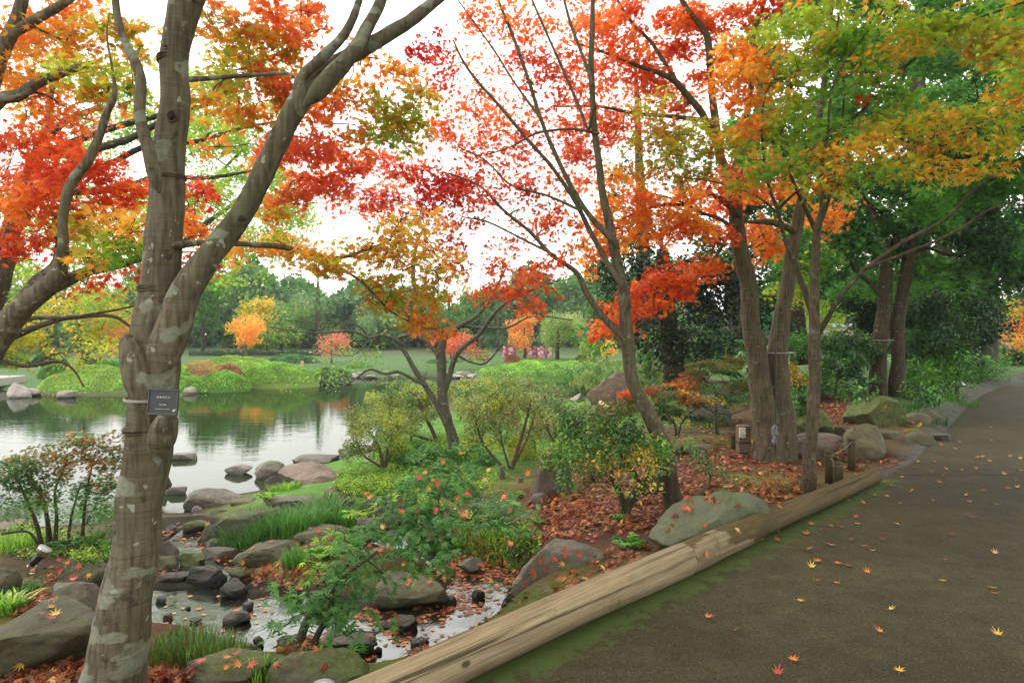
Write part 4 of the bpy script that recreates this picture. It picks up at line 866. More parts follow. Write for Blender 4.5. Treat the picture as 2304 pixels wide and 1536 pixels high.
# --- the slim leaning maple in the middle
tree('maple_tree', 'slim maple with a curved leaning trunk in the middle, thin crossing branches and red leaves', 'tree', [
  [(1524, 1160, 66, 6.3), (1512, 1110, 54), (1500, 1050, 50), (1482, 985, 50), (1448, 915, 44), (1425, 850, 41), (1414, 770, 40), (1404, 690, 38), (1392, 620, 33), (1380, 550, 30), (1366, 480, 26), (1350, 400, 22), (1338, 300, 20), (1333, 180, 18), (1333, 60, 16), (1338, -60, 12, 6.6)],
  [(1378, 545, 22, 6.4), (1335, 500, 17), (1290, 435, 15), (1250, 350, 14), (1215, 262, 12), (1190, 180, 11), (1158, 90, 10), (1120, 0, 8), (1090, -80, 6, 7)],
  [(1392, 640, 20, 6.4), (1362, 590, 16), (1335, 540, 15), (1303, 468, 14), (1250, 385, 12), (1190, 318, 11), (1120, 235, 10), (1050, 150, 8), (1020, 90, 5, 7)],
  [(1412, 770, 26, 6.4), (1362, 716, 21), (1322, 662, 19), (1296, 612, 16), (1240, 570, 13), (1190, 520, 11), (1130, 470, 9), (1080, 420, 7), (1010, 390, 5, 7)],
  [(1245, 572, 9, 6.5), (1180, 540, 7), (1100, 500, 6), (1040, 488, 4, 7)],
  [(1333, 185, 13, 6.4), (1310, 120, 10), (1280, 40, 9), (1262, -30, 7, 6.8)],
  [(1335, 250, 12, 6.4), (1325, 290, 10), (1300, 230, 9), (1250, 120, 8), (1210, 30, 7), (1180, -40, 5, 6.8)],
  [(1215, 265, 8, 6.5), (1160, 190, 7), (1110, 110, 6), (1060, 40, 5), (1030, 0, 4, 6.8)],
  [(1405, 700, 8, 6.35), (1418, 640, 4), (1425, 560, 3.5), (1470, 490, 3)],
  [(1300, 470, 9, 6.5), (1230, 440, 8), (1150, 415, 7), (1090, 360, 5), (1030, 330, 4, 7.2)],
  [(1340, 300, 9, 6.5), (1280, 290, 8), (1210, 300, 7), (1150, 330, 5), (1090, 350, 4, 7)],
 ], [
  (965, 100, 40, 40, 7, 'CC'), (1000, 160, 38, 30, 7, 'CR'), (950, 200, 30, 25, 7, 'CO', .6), (1060, 40, 50, 30, 7, 'OP', .6), (1110, 60, 45, 30, 7, 'OP', .6), (1160, 40, 45, 30, 7, 'OPR', .8), (1215, 60, 50, 35, 7.2, 'OP', .8), (1170, 130, 55, 30, 7.2, 'PR', .8), (1230, 130, 45, 35, 7, 'RP'), (1200, 190, 45, 25, 7, 'RC', .8), (1260, 170, 35, 25, 7, 'RP', .7),
  (930, 370, 50, 30, 7.2, 'RPC'), (985, 400, 50, 30, 7.2, 'CCR'), (1050, 400, 55, 30, 7.2, 'CRP'), (1010, 440, 50, 25, 7.2, 'CCR'), (960, 460, 50, 18, 7.2, 'CC'), (1080, 445, 45, 25, 7, 'CR'), (1170, 412, 45, 18, 7, 'RC', 1.1), (1185, 432, 30, 14, 7, 'RC'), (1040, 500, 50, 25, 7.2, 'CRO', .9), (1000, 560, 55, 25, 7.2, 'CC'), (1040, 590, 25, 18, 7, 'RC'), (980, 520, 40, 20, 7.2, 'CR', .8),
  (1070, 270, 50, 25, 7.2, 'OP', .7), (1010, 290, 40, 25, 7.4, 'OR', .6), (1130, 300, 50, 25, 7.2, 'OR', .7), (1080, 340, 45, 22, 7.2, 'RP', .7), (1190, 300, 50, 22, 7, 'PR', .6), (1240, 260, 40, 25, 7.2, 'PR', .5), (1290, 290, 40, 30, 7.4, 'PR', .7), (1180, 350, 50, 22, 7.2, 'PR', .6), (890, 400, 40, 30, 7.2, 'RP', .9), (850, 360, 35, 30, 7.2, 'PR', .9), (820, 430, 40, 35, 7.4, 'PPC', .8), (770, 460, 35, 25, 7.4, 'PR', .6), (860, 460, 40, 25, 7.4, 'PC', .7), (730, 390, 35, 40, 7.6, 'PO', .6),
  (1240, 470, 35, 25, 6.9, 'RP', .8), (1270, 510, 40, 30, 6.9, 'RO', .8), (1220, 520, 30, 20, 6.9, 'RP', .7), (1290, 560, 30, 25, 6.9, 'OY', .8), (1130, 600, 40, 22, 6.6, 'RO'), (1180, 610, 50, 25, 6.6, 'RO'), (1230, 600, 40, 22, 6.6, 'OR'), (1120, 640, 40, 22, 6.6, 'RO'), (1170, 660, 40, 25, 6.6, 'RR'), (1190, 685, 30, 12, 6.6, 'RO'), (1080, 660, 30, 16, 6.6, 'RO', .8), (1230, 640, 30, 14, 6.6, 'RO', .7), (1120, 560, 35, 20, 6.8, 'RP', .6), (1165, 545, 30, 18, 6.8, 'RO', .7),
  (1160, 500, 40, 18, 7.2, 'OP', .4), (1080, 200, 130, 130, 7.6, 'PRO', .22), (1200, 330, 120, 90, 7.6, 'PRO', .25), (1080, 420, 120, 80, 7.6, 'RCP', .25), (900, 420, 120, 90, 7.8, 'PRP', .3), (1250, 480, 80, 60, 7.6, 'PO', .2), (1300, 250, 80, 120, 7.8, 'PRO', .3), (1000, 330, 90, 70, 7.6, 'ROP', .3), (1300, 130, 45, 30, 7.4, 'PO', .8), (1290, 50, 45, 30, 7.4, 'OP', .8), (1300, 210, 40, 25, 7.4, 'PR', .6), (1380, 60, 45, 30, 7.2, 'OP', .9),
  (1290, 350, 35, 30, 7.4, 'PR', .7), (1260, 400, 30, 25, 7.2, 'PO', .4), (1200, -120, 260, 100, 7, 'ORP', .2), (1300, -350, 300, 150, 7, 'ORP', .15),
 ], bark='bark2', size=.08, ws=.73, sides=26, seed=41, tw=.008, cover=1.0)

# --- double-trunk maple
tree('maple_tree', 'stout double-trunk maple with wires up its side and orange-red foliage', 'tree', [
  [(1730, 1040, 112, 8.2), (1725, 960, 84), (1712, 860, 68), (1697, 760, 60), (1684, 650, 54), (1669, 560, 48), (1656, 470, 42), (1640, 400, 36), (1622, 340, 28), (1610, 250, 24), (1600, 150, 22), (1588, 80, 20), (1545, 20, 16), (1500, -60, 12)],
  [(1762, 1040, 90, 8.25), (1758, 900, 66), (1755, 800, 60), (1762, 700, 50), (1772, 620, 44), (1792, 520, 38), (1810, 430, 28), (1830, 330, 24), (1845, 250, 20), (1860, 120, 14), (1880, -40, 10)],
  [(1640, 410, 26, 8.2), (1668, 330, 20), (1692, 200, 18), (1698, 80, 15), (1724, -20, 12)],
  [(1618, 330, 24, 8.2), (1575, 250, 22), (1530, 192, 20), (1490, 168, 17), (1440, 150, 13), (1380, 125, 10), (1290, 95, 7, 7.8)],
  [(1600, 270, 15, 8.1), (1520, 262, 13), (1440, 256, 12), (1400, 250, 10), (1340, 240, 8), (1250, 240, 6, 7.8)],
  [(1655, 480, 22, 8.1), (1620, 450, 18), (1590, 440, 15), (1540, 460, 12), (1480, 462, 9), (1400, 490, 5, 7.8)],
  [(1655, 540, 16, 8.1), (1630, 500, 13), (1580, 480, 10), (1520, 450, 7), (1440, 430, 5, 7.8)],
  [(1655, 500, 16, 8.1), (1640, 530, 13), (1610, 580, 9), (1570, 620, 6), (1500, 650, 4, 7.8)],
  [(1690, 500, 12, 8.2), (1740, 500, 20), (1790, 520, 22)],
  [(1530, 192, 12, 8.1), (1470, 100, 11), (1430, 60, 9), (1390, 0, 7), (1370, -40, 5)],
  [(1598, 140, 14, 8.1), (1660, 110, 10), (1700, 60, 8), (1760, 10, 5)],
 ], [
  (1340, 60, 55, 40, 8.2, 'OP'), (1420, 50, 50, 40, 8.2, 'OR'), (1500, 60, 50, 40, 8.4, 'OR'), (1570, 40, 50, 40, 8.6, 'OP'), (1640, 30, 50, 35, 8.4, 'OR'), (1700, 30, 40, 30, 8.4, 'OR'), (1400, 120, 45, 30, 8, 'RO'), (1460, 150, 45, 30, 8.2, 'RO'), (1540, 120, 45, 35, 8.6, 'ORP'), (1500, 190, 40, 28, 8.4, 'PO'), (1430, 210, 45, 25, 8.2, 'PO'), (1350, 160, 40, 30, 8, 'PO'), (1340, 250, 45, 25, 8, 'PR', .9), (1360, 310, 40, 30, 8.4, 'PR', .9), (1300, 350, 40, 30, 8.4, 'PR', .8), (1600, 100, 45, 35, 8.6, 'OP'), (1570, 180, 40, 30, 8.6, 'OR'), (1310, 400, 35, 25, 8.2, 'OP', .7), (1400, 290, 40, 20, 8, 'RO', .7), (1520, 250, 40, 25, 8.4, 'RO', .9),
  (1400, 420, 50, 30, 7.8, 'OY'), (1460, 440, 55, 28, 7.8, 'OY'), (1540, 440, 55, 28, 7.8, 'OY'), (1600, 410, 45, 25, 7.9, 'OR'), (1430, 480, 50, 28, 7.8, 'YO'), (1500, 490, 55, 28, 7.8, 'OY'), (1570, 500, 45, 28, 7.8, 'OY'), (1370, 480, 35, 30, 7.8, 'OY'), (1400, 530, 50, 25, 7.8, 'YO'), (1470, 535, 40, 20, 7.8, 'OY'), (1340, 540, 35, 35, 8, 'OY'), (1320, 590, 25, 25, 8, 'YO', .7), (1520, 520, 40, 20, 7.9, 'OR'), (1620, 460, 40, 30, 8.4, 'OR'), (1620, 540, 35, 25, 8, 'OR'), (1600, 590, 35, 22, 8, 'OR'),
  (1560, 600, 45, 22, 7.9, 'RO'), (1500, 620, 50, 25, 7.8, 'RO'), (1450, 650, 45, 28, 7.8, 'RO'), (1530, 640, 45, 25, 7.8, 'RO'), (1430, 690, 40, 20, 7.8, 'RO'), (1480, 690, 35, 18, 7.8, 'RO'), (1540, 660, 25, 20, 7.8, 'R'), (1390, 700, 35, 25, 7.8, 'RO'), (1350, 735, 35, 22, 7.8, 'RO'), (1405, 740, 30, 18, 7.8, 'RO', .8), (1590, 560, 40, 25, 8.2, 'gG', .5),
  (1700, 500, 45, 35, 8.6, 'OY'), (1730, 550, 40, 28, 8.6, 'OY'), (1840, 490, 45, 22, 8.6, 'YO'), (1880, 470, 30, 20, 8.6, 'YO'), (1690, 440, 40, 35, 8.6, 'OR'), (1760, 420, 45, 30, 8.6, 'OY'), (1700, 380, 40, 30, 8.8, 'OR', .8),
  (1500, -150, 300, 130, 8.2, 'ORP', .25), (1800, -250, 300, 160, 8.2, 'ORY', .3), (1700, -550, 500, 220, 8, 'ORY', .2),
 ], bark='bark2', size=.092, ws=.71, sides=24, seed=53, cover=1.5)

# --- slim maple beside the log with yellow-green layers
tree('maple_tree', 'slim straight maple at the end of the log with lime and yellow layers of leaves', 'tree', [
  [(1812, 1112, 62, 6.7), (1818, 1060, 44), (1823, 980, 40), (1828, 850, 37), (1830, 740, 34), (1832, 640, 30), (1837, 560, 26), (1841, 510, 24), (1852, 450, 17), (1850, 380, 13), (1862, 300, 10), (1880, 180, 8), (1960, 60, 6, 5.8), (2060, -80, 5)],
  [(1838, 530, 16, 6.7), (1810, 470, 13), (1790, 420, 11), (1760, 330, 9), (1780, 200, 7), (1830, 60, 5, 6.2), (1840, -60, 4)],
  [(1832, 760, 22, 6.7), (1862, 716, 18), (1890, 668, 15), (1950, 602, 14), (2040, 540, 12), (2130, 492, 11), (2200, 422, 9), (2304, 372, 7, 5.6), (2420, 320, 5)],
  [(1945, 606, 11, 6.5), (2060, 562, 9), (2150, 522, 8), (2230, 470, 7), (2340, 440, 5, 5.8)],
  [(1827, 700, 22, 6.7), (1795, 610, 17), (1768, 545, 13), (1752, 480, 11), (1730, 420, 9), (1716, 340, 8), (1714, 250, 6, 6.3), (1740, 160, 4)],
  [(1753, 470, 9, 6.6), (1800, 428, 8), (1870, 400, 7), (1960, 360, 5, 6)],
  [(1840, 520, 14, 6.6), (1868, 440, 12), (1882, 310, 11), (1960, 232, 10), (2060, 130, 9), (2150, 60, 8), (2304, 5, 7, 5.4), (2450, -60, 5)],
  [(1752, 480, 7, 6.6), (1700, 440, 6), (1620, 412, 5), (1540, 400, 4, 6.2)],
  [(1885, 320, 8, 6.5), (1900, 200, 7), (1880, 100, 6), (1895, 0, 4, 6)],
 ], [
  (1660, 150, 50, 32, 6.3, 'YOY'), (1640, 110, 40, 30, 6.4, 'YO'), (1720, 130, 45, 32, 6.3, 'YO'), (1620, 200, 45, 25, 6.4, 'YO', .9), (1690, 210, 45, 32, 6.3, 'YO'), (1740, 190, 40, 28, 6.2, 'YL'), (1830, 90, 50, 30, 6, 'lYL'), (1760, 60, 50, 35, 6.1, 'lL'), (1860, 30, 55, 35, 6, 'lLL'), (1800, 160, 50, 30, 6, 'lLL'), (1790, 240, 45, 28, 6.1, 'lL'), (1900, 110, 50, 35, 6, 'lG'), (1960, 50, 60, 35, 5.8, 'lL'), (2050, 70, 60, 35, 5.8, 'lY'), (2130, 50, 60, 35, 5.6, 'lL'), (2230, 60, 60, 40, 5.5, 'LlB'), (2020, 130, 50, 30, 5.8, 'YL'),
  (1950, 160, 50, 30, 5.8, 'lGY'), (2000, 210, 55, 28, 5.8, 'lG'), (1890, 200, 45, 28, 6, 'Gl'), (1480, 250, 50, 22, 6.6, 'LlB'), (1540, 290, 60, 30, 6.5, 'LBl'), (1450, 310, 45, 25, 6.6, 'LB'), (1500, 350, 60, 25, 6.5, 'LBl'), (1570, 350, 50, 28, 6.5, 'lLB'), (1600, 290, 45, 28, 6.5, 'LB'), (1480, 390, 60, 20, 6.5, 'BLO'), (1560, 395, 50, 20, 6.5, 'BL'), (1640, 330, 40, 28, 6.4, 'LYl'),
  (1700, 290, 50, 32, 6.3, 'YlO'), (1760, 300, 45, 28, 6.2, 'lL'), (1700, 360, 50, 28, 6.3, 'lG'), (1820, 290, 45, 28, 6.1, 'Gl'), (1830, 350, 50, 28, 6, 'lY'), (1760, 380, 50, 25, 6.2, 'lGB'), (1900, 290, 50, 28, 6, 'lGY'), (1890, 350, 50, 28, 5.9, 'LYB'), (1950, 390, 50, 22, 5.8, 'Gl'), (1860, 410, 50, 22, 5.9, 'lYB'), (1680, 410, 45, 22, 6.3, 'OlY'), (1960, 330, 55, 25, 5.8, 'YL'),
  (2020, 290, 55, 22, 5.7, 'YLl'), (2090, 270, 55, 20, 5.7, 'YL'), (2160, 260, 55, 22, 5.6, 'YLL'), (2230, 270, 55, 28, 5.5, 'YlL'), (2060, 330, 55, 22, 5.7, 'YLB'), (2130, 310, 55, 25, 5.6, 'YBl'), (2210, 330, 55, 25, 5.5, 'lYL'), (2280, 310, 40, 40, 5.5, 'lL'), (2020, 370, 45, 20, 5.7, 'YL', .9), (2100, 375, 50, 20, 5.6, 'YL', .9), (2170, 390, 45, 18, 5.6, 'YYL', .9), (2250, 380, 40, 18, 5.5, 'YLl', .8), (2080, 400, 40, 14, 5.6, 'lY', .6), (2280, 230, 40, 25, 5.6, 'YO', .7), (2260, 120, 50, 25, 5.6, 'BOL', .7), (1920, 440, 30, 15, 5.8, 'lY', .5), (1980, 260, 45, 22, 5.9, 'lB', .9), (1960, 225, 25, 14, 5.9, 'R', .4),
  (2000, -150, 350, 130, 5.8, 'lLY', .22), (2500, 0, 200, 200, 5, 'lLY', .25), (2200, -450, 500, 220, 5.6, 'lLG', .13), (2400, -900, 500, 300, 4.5, 'lLG', .12), (1700, -1100, 600, 300, 5, 'lLG', .08),
 ], bark='bark2', size=.088, ws=.69, sides=24, seed=67, cover=1.35)

# --- twin-trunk green maple behind
tree('maple_tree', 'twin-trunk green maple behind the mossy mound rock', 'tree', [
  [(1974, 900, 66, 13), (1978, 800, 52), (1988, 700, 48), (1996, 600, 44), (1985, 540, 36), (1960, 480, 30), (1930, 430, 22), (1900, 330, 16)],
  [(2018, 905, 56, 13), (2020, 800, 46), (2025, 680, 44), (2046, 580, 40), (2062, 520, 34), (2110, 440, 24), (2165, 330, 18), (2200, 220, 12)],
  [(1996, 610, 26, 13), (2030, 500, 19), (2070, 420, 16), (2105, 370, 12), (2140, 280, 9)],
  [(1990, 680, 20, 13), (1960, 640, 16), (1920, 600, 14), (1890, 560, 10), (1800, 520, 8)],
  [(2048, 570, 14, 13), (2090, 560, 10), (2150, 575, 8), (2250, 540, 6)],
 ], [
  (x, y, rx, ry, d, p, c) for x, y, rx, ry, d, p, c in [
   (1900, 540, 90, 45, 12.5, 'gGD', .8), (1990, 460, 90, 50, 13, 'gD', .8), (2090, 470, 80, 45, 12.5, 'gG', .8), (2180, 520, 80, 45, 12.5, 'gD', .8), (2250, 450, 80, 50, 12.5, 'gG', .8), (2150, 420, 80, 40, 13, 'gG', .8), (1830, 580, 70, 40, 12.5, 'GgL', .7), (1960, 560, 60, 40, 13.5, 'gD', .8), (2100, 600, 80, 35, 13, 'gG', .7), (2220, 590, 80, 35, 12.5, 'gD', .7), (1900, 450, 80, 50, 14, 'gG', .8), (1860, 520, 60, 50, 14, 'gG', .7), (2000, 540, 90, 50, 14.5, 'gD', .9), (2150, 480, 90, 50, 14.5, 'gD', .9), (2280, 380, 70, 60, 13, 'gG', .8), (2280, 520, 60, 50, 13, 'gG', .8), (2060, 400, 90, 50, 14.5, 'gG', .8), (2260, 300, 70, 60, 13, 'gG', .8), (1950, 620, 90, 40, 15, 'gG', .7),
   (2050, 230, 90, 50, 13, 'gG', .7), (2150, 160, 90, 50, 13, 'gG', .7), (2250, 200, 80, 50, 13, 'gDG', .7), (2080, 120, 80, 40, 13, 'gG', .6), (2260, 80, 70, 40, 13.5, 'Gg', .5), (1960, 300, 80, 45, 13, 'gG', .7), (2220, 310, 80, 45, 13, 'gG', .7), (2100, 330, 80, 45, 13.4, 'gD', .8), (1880, 240, 70, 40, 13, 'gG', .7), (1800, 640, 50, 50, 12.5, 'GlL', .7), (1780, 520, 50, 50, 13, 'gG', .7), (1840, 380, 70, 45, 13.4, 'gG', .7),
   (2000, -100, 300, 150, 12, 'gG', .5), (2350, -200, 300, 300, 11, 'gG', .5), (2450, 200, 200, 200, 11.5, 'gG', .5), (2400, -800, 400, 300, 8, 'gG', .4)]
 ], bark='bark3', size=.13, ws=.62, leaf=MAPLE5, sides=18, seed=71, cover=2.2, spray=.5)

# --- bare-looking twisted tree on the bank
tree('twisted_tree', 'twisted grey nearly bare tree with sparse tiny green leaves at the pond edge', 'tree', [
  [(1020, 1018, 38, 10.8), (1008, 940, 34), (996, 870, 34), (986, 800, 34), (990, 765, 30), (962, 720, 22), (932, 640, 17), (935, 560, 12), (960, 500, 7)],
  [(1018, 985, 22, 10.75), (986, 920, 20), (945, 850, 19), (908, 790, 15), (892, 764, 14), (925, 752, 13), (958, 768, 12), (985, 800, 12)],
  [(1002, 880, 20, 10.8), (1030, 795, 17), (1078, 752, 15), (1100, 720, 14), (1128, 690, 12), (1190, 655, 9), (1260, 630, 6, 10)],
  [(990, 772, 22, 10.8), (1035, 735, 17), (1080, 705, 12), (1120, 640, 8), (1140, 600, 5)],
  [(902, 772, 13, 10.7), (865, 752, 12), (830, 758, 9), (790, 745, 7), (700, 748, 5), (600, 735, 3, 10)],
  [(830, 756, 8, 10.7), (800, 730, 6), (740, 728, 4), (640, 720, 3)],
  [(955, 865, 12, 10.7), (900, 838, 10), (868, 842, 9), (830, 832, 8), (790, 860, 6), (740, 880, 5), (690, 890, 3, 10)],
  [(1030, 800, 9, 10.8), (1060, 815, 8), (1095, 815, 7), (1140, 760, 5)],
  [(1040, 735, 10, 10.9), (1120, 740, 9), (1150, 735, 8), (1200, 712, 6), (1290, 720, 4, 10.5)],
  [(830, 758, 6, 10.7), (810, 790, 4), (760, 800, 3), (690, 770, 2)],
  [(960, 560, 5, 10.8), (900, 530, 4), (850, 500, 3)],
 ], [
  (760, 780, 70, 30, 10.4, 'a', .12), (720, 840, 70, 28, 10.4, 'aG', .16), (820, 800, 60, 30, 10.6, 'aG', .16), (900, 700, 60, 40, 10.6, 'a', .1), (1050, 660, 60, 30, 10.6, 'aG', .12), (880, 860, 60, 22, 10.6, 'aG', .14), (1080, 800, 60, 22, 10.6, 'aG', .14), (1180, 700, 70, 25, 10.4, 'a', .08), (860, 480, 50, 30, 11, 'G', .16), (1180, 470, 60, 40, 11, 'G', .1), (1000, 440, 60, 30, 11, 'G', .08), (640, 760, 60, 30, 10.4, 'a', .06), (1250, 660, 60, 30, 10.4, 'a', .06), (950, 600, 50, 50, 11, 'a', .08)
 ], bark='bark4', size=.06, leaf=OVAL, mat='leaf', ws=.66, sides=16, seed=83, cover=1., spray=.35, tiltL=.9, tw=.007)

# --- little green cut-leaf maple in front
tree('maple_sapling', 'young green maple spreading over the stream in front, some fallen leaves caught in it', 'tree', [
  [(662, 1490, 26, 4.15), (678, 1440, 22), (692, 1395, 18), (725, 1330, 14), (780, 1270, 11), (850, 1200, 9), (960, 1160, 8), (1060, 1170, 6), (1140, 1190, 4, 4.8)],
  [(690, 1490, 20, 4.15), (712, 1430, 16), (740, 1380, 13), (760, 1310, 10), (850, 1240, 7)],
 ], [
  (1000, 1060, 70, 25, 5.0, 'MM'), (940, 1080, 60, 28, 4.9, 'M'), (1060, 1090, 70, 28, 4.9, 'MS'), (990, 1110, 80, 28, 4.7, 'M'), (1080, 1130, 70, 25, 4.7, 'MS'), (930, 1140, 70, 28, 4.6, 'M'), (1150, 1150, 45, 22, 4.6, 'MS', .9), (1010, 1160, 80, 28, 4.5, 'M'), (1110, 1170, 65, 22, 4.5, 'MS'), (880, 1180, 70, 30, 4.5, 'MG'), (960, 1200, 75, 28, 4.4, 'M'), (1150, 1180, 40, 20, 4.6, 'M', .8),
  (820, 1210, 60, 28, 4.5, 'MG'), (900, 1240, 65, 26, 4.3, 'M'), (980, 1250, 55, 25, 4.3, 'MG', .9), (800, 1260, 55, 28, 4.3, 'M'), (860, 1290, 50, 24, 4.2, 'M', .9), (760, 1300, 50, 28, 4.2, 'MG'), (940, 1290, 40, 18, 4.2, 'MG', .7), (720, 1340, 55, 28, 4.1, 'M'), (790, 1350, 45, 25, 4.1, 'M', .9), (680, 1380, 45, 25, 4.1, 'MG', .9), (740, 1390, 45, 25, 4.0, 'M', .9), (640, 1410, 35, 22, 4.1, 'M', .7), (780, 1430, 40, 20, 4.0, 'MG', .6), (640, 1330, 35, 22, 4.2, 'MG', .5), (820, 1130, 50, 22, 5, 'Ml', .7), (760, 1200, 45, 20, 4.8, 'Gl', .6),
  (960, 1030, 50, 20, 5.2, 'M', .8), (1020, 1210, 60, 25, 4.5, 'GD', .9), (700, 1270, 30, 18, 4.4, 'lG', .8), (860, 1420, 35, 16, 4.0, 'MG', .4)
 ], bark='bark3', size=.085, sides=12, seed=91, cover=1.0, spray=.17, tw=.006, tiltL=.35, flat=.1)

# --- small red-green maple at the left
tree('maple_shrub', 'low many-stemmed maple with reddish-green layered leaves at the left edge', 'tree', [
  [(95, 1238, 20, 6.2), (82, 1180, 15), (62, 1130, 12), (40, 1080, 7)], [(110, 1225, 22, 6.3), (106, 1170, 16), (95, 1120, 13), (60, 1070, 6)],
  [(125, 1225, 16, 6.3), (128, 1160, 12), (125, 1100, 9), (150, 1040, 5)], [(185, 1220, 14, 6.4), (190, 1150, 10), (200, 1080, 7), (215, 1020, 4)], [(150, 1230, 12, 6.4), (160, 1160, 9), (180, 1090, 6)], [(10, 1200, 10, 6), (60, 1195, 9), (80, 1210, 10), (95, 1238, 12)],
 ], [
  (60, 1030, 60, 22, 6, 'gZZ'), (140, 1000, 70, 22, 6.2, 'ZZgO'), (220, 1000, 60, 22, 6.4, 'ZZgR'), (100, 1050, 70, 22, 6, 'gZ'), (190, 1045, 70, 24, 6.2, 'gZB'), (250, 1040, 45, 24, 6.5, 'gB'), (30, 1080, 50, 24, 5.9, 'g'), (110, 1090, 60, 22, 6, 'gZ'), (190, 1095, 60, 22, 6.3, 'gGZ'), (30, 1130, 45, 20, 5.9, 'gG', .8), (230, 1110, 50, 25, 6.4, 'gG'), (130, 1130, 50, 18, 6.2, 'G', .5), (210, 1160, 50, 25, 6.6, 'gG', .8), (230, 1210, 40, 22, 6.5, 'gG', .8), (-30, 1050, 60, 40, 6, 'gB')
 ], bark='bark3', size=.05, ws=.6, sides=10, seed=97, cover=1.0, spray=.22, tw=.006, tiltL=.35, flat=.1)

# --- shrubs
def shrub(label, base, stems, blobs, **k):
    b = G(base[0], base[1], base[2]); d = b[1]
    lim = [[(q[0], q[1], q[2] * .7, d * (q[3] if len(q) > 3 else 1)) for q in s] for s in stems]
    bl = [(x, y, rx * 1.25, ry * 1.3, d * f, p, c) for x, y, rx, ry, f, p, c in blobs]
    kw = dict(leaf=OVAL, size=.04, mat='leaf', bark='stem', cover=1.5, spray=.14, sides=8, tw=.007, stems=True, parts=('stems', 'foliage'), tiltL=.9, flat=.4)
    kw.update(k); nm = kw.pop('name', 'shrub')
    return tree(nm, label, kw.pop('cat', 'shrub'), lim, bl, base=b, **kw)
AZ = 'leggy azalea shrubs along the pond bank'
shrub('rounded yellow-green azalea closest to the small white label, bare stems below', (862, 1052, -.5), [[(862, 1052, 14), (850, 1000, 9), (820, 960, 6)], [(868, 1052, 12), (875, 1000, 8), (900, 960, 5)], [(858, 1050, 10), (820, 1025, 7), (800, 990, 5)]],
  [(800, 965, 35, 28, 1, 'AZLg', 1), (850, 945, 40, 25, 1.02, 'AgLs', 1), (880, 985, 45, 28, .98, 'AgLs', 1), (820, 1000, 35, 22, .98, 'AZg', .8), (790, 1010, 30, 20, .97, 'AZg', .6), (910, 950, 35, 25, 1.03, 'AgL', 1)], size=.042, seed=201, cover=.95, group=AZ, name='azalea')
shrub('wide yellow-green azalea left of the twisted tree with curving tan stems', (960, 1000, -.45), [[(985, 1000, 14), (955, 930, 11), (940, 895, 8), (920, 880, 5)], [(980, 995, 11), (900, 965, 8), (890, 940, 5)], [(925, 1000, 9), (925, 940, 7), (930, 900, 4)]],
  [(850, 915, 45, 28, 1.02, 'AgL', 1), (900, 895, 50, 25, 1.02, 'AgLs', 1), (950, 885, 45, 25, 1.03, 'AgL', 1), (880, 930, 50, 25, 1., 'AgLs', 1), (935, 920, 50, 28, 1, 'AgLs', 1), (970, 910, 35, 30, 1.04, 'Asg', 1), (900, 965, 40, 18, .98, 'Ag', .5)], size=.042, seed=202, cover=.95, group=AZ, name='azalea')
shrub('small dense azalea tuft right behind the twisted trunk', (1035, 960, -.5), [[(1035, 960, 8), (1038, 925, 6), (1040, 900, 4)]], [(1040, 893, 32, 24, 1, 'AgLs', 1.1), (1050, 915, 25, 18, .99, 'lG', 1)], size=.042, seed=203, cover=.95, group=AZ, name='azalea')
shrub('tall open azalea with a fan of brown stems before the white-spotted rock', (1140, 1055, -.38), [[(1150, 1055, 14), (1175, 980, 10), (1195, 900, 7)], [(1135, 1055, 12), (1090, 1000, 9), (1070, 950, 6)], [(1145, 1052, 9), (1130, 1000, 6), (1120, 940, 4)], [(1155, 1050, 9), (1185, 990, 6), (1200, 940, 4)]],
  [(1080, 915, 50, 28, 1.02, 'AgL', 1), (1140, 900, 50, 30, 1.03, 'AgLs', 1), (1070, 955, 40, 26, 1, 'AgLs', .8), (1130, 945, 50, 28, 1, 'AZg', .9), (1190, 925, 45, 28, 1.02, 'AgL', .9), (1060, 990, 35, 20, .99, 'AgLs', .5), (1120, 990, 35, 18, .98, 'AgLs', .4)], size=.04, seed=204, cover=.95, group=AZ, name='azalea')
shrub('pale green azalea mass farthest right before the tilted slab', (1250, 985, -.3), [[(1250, 985, 10), (1240, 930, 8), (1225, 890, 5)], [(1240, 985, 9), (1215, 930, 6), (1190, 890, 4)], [(1255, 980, 8), (1275, 930, 6)]],
  [(1230, 895, 50, 25, 1.05, 'Asg', 1), (1190, 880, 50, 22, 1.08, 'Asg', 1), (1270, 925, 40, 26, 1, 'AgLs', .9), (1220, 935, 40, 24, 1., 'Asg', .8), (1280, 960, 35, 22, .98, 'lG', .7)], size=.042, seed=205, cover=.95, group=AZ, name='azalea')
shrub('light olive azalea nearest the water behind the others', (1110, 930, -.55), [[(1110, 930, 8), (1100, 890, 6)], [(1115, 930, 7), (1130, 880, 5)]],
  [(1110, 862, 50, 18, 1.0, 'AgL', 1), (1160, 866, 50, 18, 1.02, 'AgLs', 1), (1080, 880, 40, 18, .98, 'AgL', 1), (1140, 885, 50, 18, .98, 'AgL', 1), (1210, 872, 40, 16, 1, 'AgL', .9)], size=.04, seed=206, cover=.95, group=AZ, name='azalea')
shrub('feathery olive azalea directly right of the twisted trunk', (1075, 1000, -.42), [[(1075, 1000, 8), (1068, 950, 6), (1060, 900, 4)], [(1080, 998, 7), (1095, 950, 5)]], [(1060, 900, 40, 24, 1, 'Asg', .9), (1100, 925, 40, 24, 1, 'AZ', .8), (1075, 950, 35, 20, .98, 'AgL', .7)], size=.042, seed=231, cover=.95, group=AZ, name='azalea')
